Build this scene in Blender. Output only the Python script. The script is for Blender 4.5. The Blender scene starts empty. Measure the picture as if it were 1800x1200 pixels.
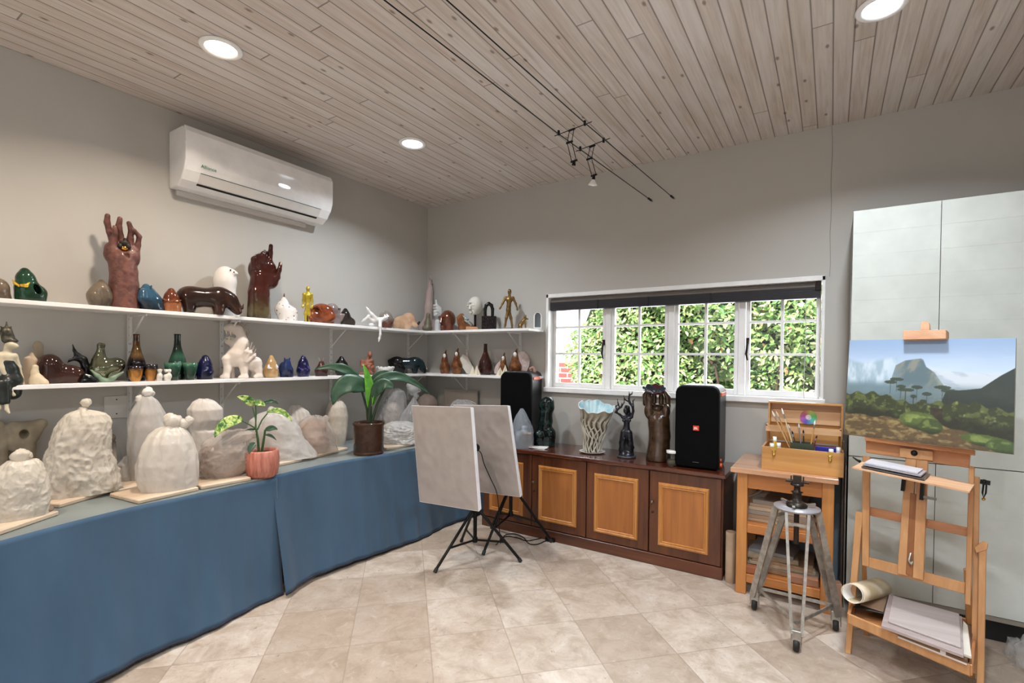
import bpy, math, random
import numpy as np
from mathutils import Vector, Matrix, Euler, noise as MN
SC = bpy.context.scene
COL = SC.collection
PI = math.pi
# ------------------------------------------------------------------ camera
CAMLOC = np.array([3.6172, -3.9223, 1.45])
YAW, PITCH, ROLL, FPX, PX0, PY0 = 0.5643, -0.0152, 0.0103, 871.44, 909.42, 643.39
_cy, _sy, _cp, _sp = math.cos(YAW), math.sin(YAW), math.cos(PITCH), math.sin(PITCH)
FW = np.array([-_sy*_cp, _cy*_cp, _sp]); _r = np.array([_cy, _sy, 0.0]); _u = np.cross(_r, FW)
RT = _r*math.cos(ROLL)+_u*math.sin(ROLL); UP = -_r*math.sin(ROLL)+_u*math.cos(ROLL)
cd = bpy.data.cameras.new('camera'); cam = bpy.data.objects.new('camera', cd); COL.objects.link(cam)
m = Matrix(((RT[0], UP[0], -FW[0], CAMLOC[0]), (RT[1], UP[1], -FW[1], CAMLOC[1]), (RT[2], UP[2], -FW[2], CAMLOC[2]), (0, 0, 0, 1)))
cam.matrix_world = m
cd.sensor_width = 36; cd.lens = 36*FPX/1800; cd.shift_x = -(PX0-900)/1800; cd.shift_y = (PY0-600)/1800
cd.clip_start = .05; cd.clip_end = 100
SC.camera = cam
# ------------------------------------------------------------------ look
SC.view_settings.view_transform = 'Standard'; SC.view_settings.look = 'None'
SC.view_settings.exposure = 0.0; SC.view_settings.gamma = 1.0; SC.view_settings.use_curve_mapping = False
# ------------------------------------------------------------------ world, sun, lamps
W = bpy.data.worlds.new('sky'); SC.world = W; W.use_nodes = True
_b = W.node_tree.nodes['Background']; _b.inputs[0].default_value = (.9, .95, 1, 1); _b.inputs[1].default_value = 4.2
sd = bpy.data.lights.new('sun', 'SUN'); sd.energy = 8; sd.angle = .03; sd.color = (1, .95, .86)
so = bpy.data.objects.new('sun', sd); COL.objects.link(so); so.rotation_euler = (math.radians(38), 0, math.radians(-25))
H = 3.0238      # ceiling height
def area(name, loc, size, power, col, rot=(0, 0, 0), shape='DISK', size_y=None, spread=None):
    d = bpy.data.lights.new(name, 'AREA'); d.shape = shape; d.size = size; d.energy = power; d.color = col
    if size_y: d.size_y = size_y
    if spread: d.spread = spread
    o = bpy.data.objects.new(name, d); COL.objects.link(o); o.location = loc; o.rotation_euler = rot; return o
WARM = (1, .85, .70); COOL = (.86, .93, 1)
LAMPS = [(.955, -2.58, WARM, 20), (.995, -1.25, COOL, 24), (3.78, -1.20, COOL, 26),
         (3.78, -2.58, COOL, 30), (1.0, -3.95, WARM, 18), (3.78, -3.95, COOL, 30), (2.4, -5.2, COOL, 30), (4.9, -5.2, COOL, 30)]
for _i, (x, y, c, p) in enumerate(LAMPS):
    area('downlight_glow', (x, y, H-.022), .13, p, c, spread=math.radians(142))
# daylight of the garden entering through the panes, and an added fill light at the camera's end of the room
area('window_daylight', (2.5, .42, 1.6), 2.1, 42, (.92, .97, 1), (math.radians(-90), 0, 0), 'RECTANGLE', .85)
area('rear_fill_light', (3.0, -6.3, 1.5), 3.4, 22, (.95, .98, 1), (math.radians(90), 0, 0), 'RECTANGLE', 2.2)
# ------------------------------------------------------------------ pixel helpers (a point of the photograph -> a point in the room)
def ray(px, py): return FW*FPX+RT*(px-PX0)-UP*(py-PY0)
def at(px, py, ax, v):
    d = ray(px, py); t = (v-CAMLOC[ax])/d[ax]; return CAMLOC+d*t
def depth(p): return float((np.array(p)-CAMLOC) @ FW)
def P3(px, py, Z): # point at depth Z
    return CAMLOC+ray(px, py)*(Z/FPX)
# ------------------------------------------------------------------ mesh building
class MB:
    def __init__(s): s.v = []; s.f = []; s.sm = []; s.mi = []; s.uv = None
    def add(s, vs, fs, smooth=False, mi=0, M=None):
        o = len(s.v)
        if M is not None: vs = [tuple(M @ Vector(v)) for v in vs]
        s.v += [tuple(v) for v in vs]; s.f += [tuple(i+o for i in f) for f in fs]
        s.sm += [smooth]*len(fs); s.mi += [mi]*len(fs); return s
    def box(s, a, b, M=None, bev=0, mi=0):
        x0, y0, z0 = [min(p, q) for p, q in zip(a, b)]; x1, y1, z1 = [max(p, q) for p, q in zip(a, b)]
        if bev <= 0:
            vs = [(x0, y0, z0), (x1, y0, z0), (x1, y1, z0), (x0, y1, z0), (x0, y0, z1), (x1, y0, z1), (x1, y1, z1), (x0, y1, z1)]
            fs = [(0, 3, 2, 1), (4, 5, 6, 7), (0, 1, 5, 4), (1, 2, 6, 5), (2, 3, 7, 6), (3, 0, 4, 7)]
            return s.add(vs, fs, False, mi, M)
        b_ = min(bev, (x1-x0)*.49, (y1-y0)*.49, (z1-z0)*.49)
        vs = []; ix = {}
        for i, X in enumerate((x0, x1)):
            for j, Y in enumerate((y0, y1)):
                for k, Z in enumerate((z0, z1)):
                    sx, sy, sz = (1, -1)[i], (1, -1)[j], (1, -1)[k]
                    ix[i, j, k, 0] = len(vs); vs.append((X, Y+sy*b_, Z+sz*b_))
                    ix[i, j, k, 1] = len(vs); vs.append((X+sx*b_, Y, Z+sz*b_))
                    ix[i, j, k, 2] = len(vs); vs.append((X+sx*b_, Y+sy*b_, Z))
        I = ix; fs = []
        for a_ in (0, 1):
            q = [(a_, 0, 0), (a_, 1, 0), (a_, 1, 1), (a_, 0, 1)]; fs.append([I[t+(0,)] for t in q])
            q = [(0, a_, 0), (1, a_, 0), (1, a_, 1), (0, a_, 1)]; fs.append([I[t+(1,)] for t in q])
            q = [(0, 0, a_), (1, 0, a_), (1, 1, a_), (0, 1, a_)]; fs.append([I[t+(2,)] for t in q])
            for b2 in (0, 1):
                fs.append([I[0, a_, b2, 1], I[1, a_, b2, 1], I[1, a_, b2, 2], I[0, a_, b2, 2]])
                fs.append([I[a_, 0, b2, 0], I[a_, 1, b2, 0], I[a_, 1, b2, 2], I[a_, 0, b2, 2]])
                fs.append([I[a_, b2, 0, 0], I[a_, b2, 1, 0], I[a_, b2, 1, 1], I[a_, b2, 0, 1]])
        for i in (0, 1):
            for j in (0, 1):
                for k in (0, 1): fs.append([I[i, j, k, 0], I[i, j, k, 1], I[i, j, k, 2]])
        c = Vector(((x0+x1)/2, (y0+y1)/2, (z0+z1)/2)); out = []
        for f in fs:
            p = [Vector(vs[t]) for t in f]; n = (p[1]-p[0]).cross(p[2]-p[0]); mid = sum(p, Vector())/len(p)
            out.append(f if n.dot(mid-c) > 0 else f[::-1])
        return s.add(vs, out, False, mi, M)
    def tube(s, pts, r, n=8, M=None, mi=0, caps=True, flat=1.0):
        pts = [Vector(p) for p in pts]; k = len(pts)
        rs = r if isinstance(r, (list, tuple)) else [r]*k
        T = [(pts[min(i+1, k-1)]-pts[max(i-1, 0)]).normalized() for i in range(k)]
        a = T[0].orthogonal().normalized(); vs = []
        for i in range(k):
            a = (a-T[i]*a.dot(T[i])).normalized(); b = T[i].cross(a)
            for j in range(n):
                t = 2*PI*j/n; vs.append(pts[i]+(a*math.cos(t)+b*math.sin(t)*flat)*rs[i])
        fs = [(i*n+j, i*n+(j+1) % n, (i+1)*n+(j+1) % n, (i+1)*n+j) for i in range(k-1) for j in range(n)]
        s.add(vs, fs, True, mi, M)
        if caps: s.add([vs[j] for j in range(n)], [tuple(range(n))[::-1]], False, mi, M); s.add([vs[(k-1)*n+j] for j in range(n)], [tuple(range(n))], False, mi, M)
        return s
    def bar(s, p, q, w, h, up=(0, 0, 1), M=None, mi=0, bev=0):
        p = Vector(p); q = Vector(q); d = q-p; L = d.length; d.normalize(); u = Vector(up)
        if abs(d.dot(u)) > .98: u = Vector((0, 1, 0))
        x = d.cross(u).normalized(); u = x.cross(d)
        R = Matrix(((x[0], d[0], u[0], p[0]), (x[1], d[1], u[1], p[1]), (x[2], d[2], u[2], p[2]), (0, 0, 0, 1)))
        if M is not None: R = M @ R
        return s.box((-w/2, 0, -h/2), (w/2, L, h/2), R, bev, mi)
    def lathe(s, prof, n=24, M=None, mi=0, c=(0, 0), fn=None, smooth=True, caps=True):
        vs = []; k = len(prof)
        for i, (r, z) in enumerate(prof):
            for j in range(n):
                t = 2*PI*j/n; rr = r if fn is None else fn(r, z, t, i)
                if isinstance(rr, tuple): rr, zz = rr
                else: zz = z
                vs.append((c[0]+rr*math.cos(t), c[1]+rr*math.sin(t), zz))
        fs = [(i*n+j, i*n+(j+1) % n, (i+1)*n+(j+1) % n, (i+1)*n+j) for i in range(k-1) for j in range(n)]
        s.add(vs, fs, smooth, mi, M)
        if caps and prof[0][0] > 1e-5: s.add([vs[j] for j in range(n)], [tuple(range(n))[::-1]], False, mi, M)
        if caps and prof[-1][0] > 1e-5: s.add([vs[(k-1)*n+j] for j in range(n)], [tuple(range(n))], False, mi, M)
        return s
    def prism(s, poly, d0, d1, axis='y', M=None, mi=0, smooth=False):
        # polygon in (x,z) extruded along y, or in (x,y) along z, or in (y,z) along x
        n = len(poly)
        def pt(p, d): return (p[0], d, p[1]) if axis == 'y' else ((p[0], p[1], d) if axis == 'z' else (d, p[0], p[1]))
        vs = [pt(p, d0) for p in poly]+[pt(p, d1) for p in poly]
        area_ = sum(poly[i][0]*poly[(i+1) % n][1]-poly[(i+1) % n][0]*poly[i][1] for i in range(n))
        fl = (area_ > 0) != (axis == 'y')
        fs = [tuple(range(n))[::-1], tuple(range(n, 2*n))]+[(i, (i+1) % n, n+(i+1) % n, n+i) for i in range(n)]
        if not fl: fs = [f[::-1] for f in fs]
        if d1 < d0: fs = [f[::-1] for f in fs]
        s.add(vs, fs, False, mi, M)
        if smooth:
            for q in range(len(s.sm)-n, len(s.sm)): s.sm[q] = True
        return s
    def quadgrid(s, fn, nu, nv, M=None, mi=0, smooth=True, closed=False):
        vs = [fn(i/nu, j/nv) for j in range(nv+1) for i in range(nu+1)]
        fs = [(j*(nu+1)+i, j*(nu+1)+i+1, (j+1)*(nu+1)+i+1, (j+1)*(nu+1)+i) for j in range(nv) for i in range(nu)]
        return s.add(vs, fs, smooth, mi, M)
    def ball(s, c, r, n=12, M=None, mi=0, sc=(1, 1, 1)):
        k = max(6, n//2+1)
        prof = [(math.sin(PI*i/k)*1.0, -math.cos(PI*i/k)) for i in range(k+1)]
        vs = []; fs = []
        for i, (rr, z) in enumerate(prof):
            for j in range(n):
                t = 2*PI*j/n; vs.append((c[0]+rr*math.cos(t)*r*sc[0], c[1]+rr*math.sin(t)*r*sc[1], c[2]+z*r*sc[2]))
        fs = [(i*n+j, i*n+(j+1) % n, (i+1)*n+(j+1) % n, (i+1)*n+j) for i in range(k) for j in range(n)]
        return s.add(vs, fs, True, mi, M)
    def mesh(s, name):
        me = bpy.data.meshes.new(name); me.from_pydata(s.v, [], s.f); me.polygons.foreach_set('use_smooth', s.sm)
        me.polygons.foreach_set('material_index', s.mi); me.update(); return me
def link(name, me, mat=None, parent=None, loc=None, rz=None):
    if isinstance(me, MB): me = me.mesh(name)
    if mat is not None:
        for mm in (mat if isinstance(mat, (list, tuple)) else [mat]): me.materials.append(mm)
    o = bpy.data.objects.new(name, me); COL.objects.link(o)
    if parent is not None: o.parent = parent
    if loc is not None: o.location = loc
    if rz is not None: o.rotation_euler = (0, 0, rz)
    return o
def thing(name, label, cat, loc=(0, 0, 0), rz=0, group=None):
    o = bpy.data.objects.new(name, None); COL.objects.link(o); o.location = tuple(loc); o.rotation_euler = (0, 0, rz)
    o.empty_display_size = .05
    o['label'] = label; o['category'] = cat
    if group: o['group'] = group
    return o
def tag(o, label, cat, group=None):
    o['label'] = label; o['category'] = cat
    if group: o['group'] = group
    return o
def struct(name, mb, mat, parent=None):
    o = link(name, mb, mat, parent)
    if parent is None: o['kind'] = 'structure'
    return o
def bevel(o, w, seg=2, ang=35):
    b = o.modifiers.new('bevel', 'BEVEL'); b.width = w; b.segments = seg; b.limit_method = 'ANGLE'; b.angle_limit = math.radians(ang); return o
# ------------------------------------------------------------------ smooth sculpted bodies: distance field -> surface nets
def _cone(Pn, a, b, ra, rb):
    a = np.array(a, np.float32); b = np.array(b, np.float32); ab = b-a; L = float(ab @ ab)+1e-12
    t = np.clip(((Pn-a) @ ab)/L, 0, 1).astype(np.float32)
    d = np.linalg.norm(Pn-(a+t[..., None]*ab), axis=-1)
    return d-(ra+(rb-ra)*t)
def _ell(Pn, c, r, R=None):
    q = Pn-np.array(c, np.float32)
    if R is not None: q = q @ R
    q = q/np.array(r, np.float32); k = np.linalg.norm(q, axis=-1)
    return (k-1)*min(r)*np.where(k > 1, 1, 1) if max(r)/min(r) < 1.05 else k*(k-1)/np.maximum(np.linalg.norm(q/np.array(r, np.float32), axis=-1), 1e-6)
def _smin(a, b, k):
    h = np.maximum(k-np.abs(a-b), 0)/k; return np.minimum(a, b)-h*h*k*.25
def sdf_mesh(name, prims, k, cells=60, noise_amp=0, noise_sc=20, floor=None):
    lo = np.full(3, 1e9); hi = -lo
    for p in prims:
        if p[0] == 'c':
            for c, r in ((p[1], p[3]), (p[2], p[4])):
                lo = np.minimum(lo, np.array(c)-r); hi = np.maximum(hi, np.array(c)+r)
        elif p[0] in ('e', 'b'):
            m_ = max(p[2]) if p[3] is not None else np.array(p[2])
            lo = np.minimum(lo, np.array(p[1])-m_); hi = np.maximum(hi, np.array(p[1])+m_)
    h = float((hi-lo).max())/cells; lo = lo-2.5*h; hi = hi+2.5*h
    if floor is not None: lo[2] = max(lo[2], floor-2*h)
    n = np.ceil((hi-lo)/h).astype(int)+1
    ax = [lo[i]+h*np.arange(n[i]) for i in range(3)]
    G = np.stack(np.meshgrid(*ax, indexing='ij'), -1).astype(np.float32)
    D = np.full(G.shape[:3], 10, np.float32)
    for p in prims:
        kk = p[-1] if len(p) > 5 and p[0] == 'c' else k
        if p[0] == 'c': d = _cone(G, p[1], p[2], p[3], p[4]); D = _smin(D, d, kk)
        elif p[0] == 'e': D = _smin(D, _ell(G, p[1], p[2], p[3]), k)
        elif p[0] == 'b':
            q = G-np.array(p[1], np.float32)
            if p[3] is not None: q = q @ p[3]
            q = np.abs(q)-(np.array(p[2], np.float32)-h)
            D = _smin(D, np.linalg.norm(np.maximum(q, 0), axis=-1)+np.minimum(q.max(-1), 0)-h, k)
        elif p[0] == '-e': D = -_smin(-D, _ell(G, p[1], p[2], p[3]), k*.5)
        elif p[0] == '-c': D = -_smin(-D, _cone(G, p[1], p[2], p[3], p[4]), k*.5)
        elif p[0] == '|e': D = np.minimum(D, _ell(G, p[1], p[2], p[3]))
    if noise_amp:
        s_ = noise_sc
        D += noise_amp*(np.sin(G[..., 0]*s_+1.3*np.sin(G[..., 2]*s_*.7))*np.sin(G[..., 1]*s_*1.1+.7)*np.sin(G[..., 2]*s_*.9+1.1*np.sin(G[..., 0]*s_*.6)))
    if floor is not None: D = np.maximum(D, floor-G[..., 2])
    D[0] = D[-1] = 1; D[:, 0] = D[:, -1] = 1; D[:, :, 0] = D[:, :, -1] = 1
    S = D < 0
    c8 = [(i, j, k_) for i in (0, 1) for j in (0, 1) for k_ in (0, 1)]
    nx, ny, nz = S.shape
    cnt = sum(S[i:nx-1+i, j:ny-1+j, q:nz-1+q].astype(np.int8) for i, j, q in c8)
    act = (cnt > 0) & (cnt < 8); idx = -np.ones(act.shape, np.int64); A = np.argwhere(act); idx[act] = np.arange(len(A))
    acc = np.zeros((len(A), 3)); w = np.zeros(len(A))
    for i, j, q in c8:
        for d_ in range(3):
            e = [i, j, q]
            if e[d_]: continue
            e2 = list(e); e2[d_] = 1
            v0 = D[A[:, 0]+e[0], A[:, 1]+e[1], A[:, 2]+e[2]]; v1 = D[A[:, 0]+e2[0], A[:, 1]+e2[1], A[:, 2]+e2[2]]
            cr = (v0 < 0) != (v1 < 0); t = np.where(cr, v0/np.where(cr, v0-v1, 1), 0)
            pt = np.array(e, float)[None, :]+0*acc; pt[:, d_] += t
            acc[cr] += pt[cr]; w[cr] += 1
    V = lo+(A+acc/w[:, None])*h
    F = []
    for d_ in range(3):
        sl0 = [slice(None)]*3; sl1 = [slice(None)]*3; sl0[d_] = slice(0, -1); sl1[d_] = slice(1, None)
        a_ = S[tuple(sl0)]; b_ = S[tuple(sl1)]
        E = np.argwhere(a_ != b_); u_, v_ = (d_+1) % 3, (d_+2) % 3
        E = E[(E[:, u_] > 0) & (E[:, v_] > 0)]
        def cell(du, dv):
            q = E.copy(); q[:, u_] -= du; q[:, v_] -= dv; return idx[q[:, 0], q[:, 1], q[:, 2]]
        Q = np.stack([cell(1, 1), cell(0, 1), cell(0, 0), cell(1, 0)], 1)
        fl = ~a_[E[:, 0], E[:, 1], E[:, 2]]; Q[fl] = Q[fl][:, ::-1]; F.append(Q)
    F = np.concatenate(F); F = F[(F >= 0).all(1)]
    me = bpy.data.meshes.new(name); me.from_pydata(V.tolist(), [], F.tolist())
    me.polygons.foreach_set('use_smooth', [True]*len(me.polygons)); me.update(); return me
class Frame:
    """A spot in the room at which the thing stands. L(px,py,d) = local metres; d = metres away from the camera (+) or towards (-)."""
    def __init__(s, px, ax, v, z, turn=0):
        lo, hi = 0., 1200.
        # vertical line over the pixel column: find the point with height z in the plane
        p = at(px, 600, ax, v)
        for _ in range(6):
            q = np.array([p[0], p[1], z]); dd = q-CAMLOC; Z = dd @ FW; py = PY0-FPX*(dd @ UP)/Z; p = at(px, py, ax, v)
        s.p = np.array([p[0], p[1], z]); s.Z = depth(s.p); s.mpp = s.Z/FPX
        dd = s.p-CAMLOC; s.base = PY0-FPX*(dd @ UP)/s.Z; s.px = px
        th = math.atan((px-PX0)/FPX); s.cos = math.cos(th); s.rz = YAW-th; s.z = z
    def L(s, px, py, d=0.0): return ((px-s.px)*s.mpp*s.cos, d, (s.base-py)*s.mpp)
    def r(s, rp): return rp*s.mpp
    def C(s, a, b, kk=None):       # cone prim from (px,py,d_px,r_px)
        t = ('c', s.L(a[0], a[1], a[2]*s.mpp), s.L(b[0], b[1], b[2]*s.mpp), a[3]*s.mpp, b[3]*s.mpp)
        return t+(kk*s.mpp,) if kk else t
    def line(s, pts, kk=None): return [s.C(pts[i], pts[i+1], kk) for i in range(len(pts)-1)]
    def E(s, px, py, d, rx, rz_, ry=None, tilt=0, op='e'):
        ry = ry if ry else rx
        R = None
        if tilt:
            a = math.radians(tilt); R = np.array([[math.cos(a), 0, -math.sin(a)], [0, 1, 0], [math.sin(a), 0, math.cos(a)]], np.float32)
        return (op, s.L(px, py, d*s.mpp), (rx*s.mpp*s.cos**.5, ry*s.mpp, rz_*s.mpp), R)
    def thing(s, name, label, cat, group=None): return thing(name, label, cat, s.p, s.rz, group)
# ------------------------------------------------------------------ materials
class NT:
    def __init__(s, name):
        s.m = bpy.data.materials.new(name); s.m.use_nodes = True; s.t = s.m.node_tree; s.b = s.t.nodes['Principled BSDF']; s.co = None
    def n(s, kind, **kw):
        nd = s.t.nodes.new('ShaderNode'+kind)
        for k, v in kw.items():
            if k in nd.inputs: s.set(nd.inputs[k], v)
            else: setattr(nd, k, v)
        return nd
    def set(s, inp, v):
        if isinstance(v, bpy.types.NodeSocket): s.t.links.new(v, inp)
        elif isinstance(v, bpy.types.Node): s.t.links.new(v.outputs[0], inp)
        else:
            if hasattr(inp.default_value, '__len__') and len(inp.default_value) == 4 and len(v) == 3: v = (*v, 1)
            inp.default_value = v
    def math(s, op, a, b=None, c=None):
        nd = s.t.nodes.new('ShaderNodeMath'); nd.operation = op; s.set(nd.inputs[0], a)
        if b is not None: s.set(nd.inputs[1], b)
        if c is not None: s.set(nd.inputs[2], c)
        return nd.outputs[0]
    def coord(s, which='Object', sc=None, rot=None):
        if s.co is None: s.co = s.t.nodes.new('ShaderNodeTexCoord')
        o = s.co.outputs[which]
        if sc is not None or rot is not None:
            mp = s.t.nodes.new('ShaderNodeMapping'); s.t.links.new(o, mp.inputs[0])
            if sc is not None: mp.inputs['Scale'].default_value = sc
            if rot is not None: mp.inputs['Rotation'].default_value = rot
            o = mp.outputs[0]
        return o
    def ramp(s, fac, stops, interp='LINEAR'):
        nd = s.t.nodes.new('ShaderNodeValToRGB'); s.set(nd.inputs[0], fac); e = nd.color_ramp.elements; nd.color_ramp.interpolation = interp
        while len(e) < len(stops): e.new(.5)
        for el, (p, c) in zip(e, stops): el.position = p; el.color = (*c, 1) if len(c) == 3 else c
        return nd.outputs[0]
    def noise(s, vec, scale=5, detail=3, rough=.5, dist=0):
        nd = s.t.nodes.new('ShaderNodeTexNoise'); s.set(nd.inputs['Vector'], vec); nd.inputs['Scale'].default_value = scale
        nd.inputs['Detail'].default_value = detail; nd.inputs['Roughness'].default_value = rough; nd.inputs['Distortion'].default_value = dist; return nd
    def mix(s, fac, a, b, mode='MIX'):
        nd = s.t.nodes.new('ShaderNodeMix'); nd.data_type = 'RGBA'; nd.blend_type = mode
        s.set(nd.inputs[0], fac); s.set(nd.inputs[6], a); s.set(nd.inputs[7], b); return nd.outputs[2]
    def bump(s, h, strength=.3, dist=.01):
        nd = s.t.nodes.new('ShaderNodeBump'); s.set(nd.inputs['Height'], h); nd.inputs['Strength'].default_value = strength; nd.inputs['Distance'].default_value = dist
        s.t.links.new(nd.outputs[0], s.b.inputs['Normal']); return nd.outputs[0]
    def base(s, c): s.set(s.b.inputs['Base Color'], c)
def srgb(h):
    if isinstance(h, str): h = h.lstrip('#'); h = tuple(int(h[i:i+2], 16)/255 for i in (0, 2, 4))
    return tuple(c/12.92 if c <= .04045 else ((c+.055)/1.055)**2.4 for c in h)
_mc = {}
def mat(name, col, rough=.5, metal=0, col2=None, nsc=8, coat=0, bump=0, bsc=None, spec=.5, emit=None, tr=0, alpha=1, sss=0, thr=(.4, .6)):
    if name in _mc: return _mc[name]
    t = NT(name); c = srgb(col); t.base(c); b = t.b
    b.inputs['Roughness'].default_value = rough; b.inputs['Metallic'].default_value = metal; b.inputs['Coat Weight'].default_value = coat
    b.inputs['Coat Roughness'].default_value = .06; b.inputs['Specular IOR Level'].default_value = spec
    if tr: b.inputs['Transmission Weight'].default_value = tr
    if alpha < 1: b.inputs['Alpha'].default_value = alpha
    nn = t.noise(t.coord(), nsc, 4, .55)
    if col2: t.base(t.ramp(nn.outputs[0], [(thr[0], c), (thr[1], srgb(col2))]))
    else: t.base(t.ramp(nn.outputs[0], [(.3, tuple(x*.93 for x in c)), (.7, tuple(min(1, x*1.05) for x in c))]))
    if bump: t.bump(t.noise(t.coord(), bsc or nsc*3, 3).outputs[0], bump, .004)
    if emit: b.inputs['Emission Color'].default_value = (*srgb(emit[0]), 1); b.inputs['Emission Strength'].default_value = emit[1]
    _mc[name] = t.m; return t.m
def wood(name, dark, light, rough=.4, axis=0, sc=1.0, coat=0, knots=False):
    if name in _mc: return _mc[name]
    t = NT(name); s_ = [26*sc, 26*sc, 26*sc]; s_[axis] = 1.6*sc
    nn = t.noise(t.coord('Object', tuple(s_)), 1.0, 5, .6, .6); n2 = t.noise(t.coord('Object', tuple(x*.18 for x in s_)), 1.0, 2, .5, .4)
    f = t.math('ADD', t.math('MULTIPLY', nn.outputs[0], .6), t.math('MULTIPLY', n2.outputs[0], .4))
    d, l = srgb(dark), srgb(light)
    t.base(t.ramp(f, [(.36, d), (.5, tuple((a+b)/2 for a, b in zip(d, l))), (.62, l)]))
    t.b.inputs['Roughness'].default_value = rough; t.b.inputs['Coat Weight'].default_value = coat; t.b.inputs['Coat Roughness'].default_value = .12
    t.bump(nn.outputs[0], .12, .002); _mc[name] = t.m; return t.m
def mat_wall(name, col):
    t = NT(name); c = srgb(col); n1 = t.noise(t.coord(), 1.3, 3); t.base(t.ramp(n1.outputs[0], [(.3, tuple(x*.96 for x in c)), (.7, tuple(x*1.03 for x in c))]))
    t.b.inputs['Roughness'].default_value = .62; t.bump(t.noise(t.coord(), 160, 2).outputs[0], .05, .002); return t.m
def mat_ceiling():
    t = NT('whitewashed_pine'); g = t.n('SeparateXYZ', Vector=t.coord()); X, Y = g.outputs[0], g.outputs[1]
    u = t.math('DIVIDE', X, BOARD); iu = t.math('FLOOR', u); fu = t.math('FRACT', u)
    rn = t.n('TexWhiteNoise', noise_dimensions='1D'); t.set(rn.inputs['W'], iu)
    ysh = t.math('ADD', t.math('DIVIDE', Y, 3.1), t.math('MULTIPLY', rn.outputs[0], 7.0)); iy = t.math('FLOOR', ysh); fy = t.math('FRACT', ysh)
    rn2 = t.n('TexWhiteNoise', noise_dimensions='2D'); cv = t.n('CombineXYZ'); t.set(cv.inputs[0], iu); t.set(cv.inputs[1], iy); t.set(rn2.inputs['Vector'], cv.outputs[0])
    v = t.n('CombineXYZ'); t.set(v.inputs[0], t.math('MULTIPLY', X, 55)); t.set(v.inputs[1], t.math('MULTIPLY', Y, 2.2)); t.set(v.inputs[2], t.math('MULTIPLY', rn2.outputs[0], 40))
    gr = t.noise(v.outputs[0], 1, 5, .65, .5)
    v2 = t.n('CombineXYZ'); t.set(v2.inputs[0], t.math('MULTIPLY', X, 9)); t.set(v2.inputs[1], t.math('MULTIPLY', Y, 1.4)); t.set(v2.inputs[2], t.math('MULTIPLY', rn2.outputs[0], 90))
    ws = t.noise(v2.outputs[0], 1, 4, .6, .3)
    c = t.ramp(gr.outputs[0], [(.28, srgb('#b3a79e')), (.5, srgb('#cec3ba')), (.7, srgb('#e0d8d1'))])
    c = t.mix(t.ramp(ws.outputs[0], [(.42, (0, 0, 0)), (.62, (.6, .6, .6))]), c, srgb('#dedad7'))
    c = t.mix(t.math('MULTIPLY', rn2.outputs[0], .30), c, srgb('#b5a193'))
    # knots
    vk = t.n('CombineXYZ'); t.set(vk.inputs[0], t.math('MULTIPLY', X, 9.0)); t.set(vk.inputs[1], t.math('MULTIPLY', Y, 4.2))
    vo = t.n('TexVoronoi', voronoi_dimensions='2D', Scale=1.0); t.set(vo.inputs['Vector'], vk.outputs[0])
    keep = t.n('SeparateXYZ', Vector=vo.outputs['Color']).outputs[0]
    kn = t.math('MULTIPLY', t.math('LESS_THAN', keep, .22), t.ramp(vo.outputs['Distance'], [(.04, (1, 1, 1)), (.10, (0, 0, 0))]))
    c = t.mix(t.math('MULTIPLY', kn, .75), c, srgb('#6b4f3d'))
    edge = t.math('MINIMUM', fu, t.math('SUBTRACT', 1.0, fu)); gv = t.ramp(edge, [(.0, (1, 1, 1)), (.022, (1, 1, 1)), (.045, (0, 0, 0))])
    jn = t.math('LESS_THAN', t.math('MINIMUM', fy, t.math('SUBTRACT', 1.0, fy)), .0011)
    gm = t.math('MAXIMUM', gv, jn)
    c = t.mix(t.math('MULTIPLY', gm, .62), c, srgb('#3b2d24')); t.base(c)
    t.b.inputs['Roughness'].default_value = .55
    t.bump(t.math('SUBTRACT', t.math('MULTIPLY', gr.outputs[0], .15), gm), .5, .004); return t.m
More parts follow.
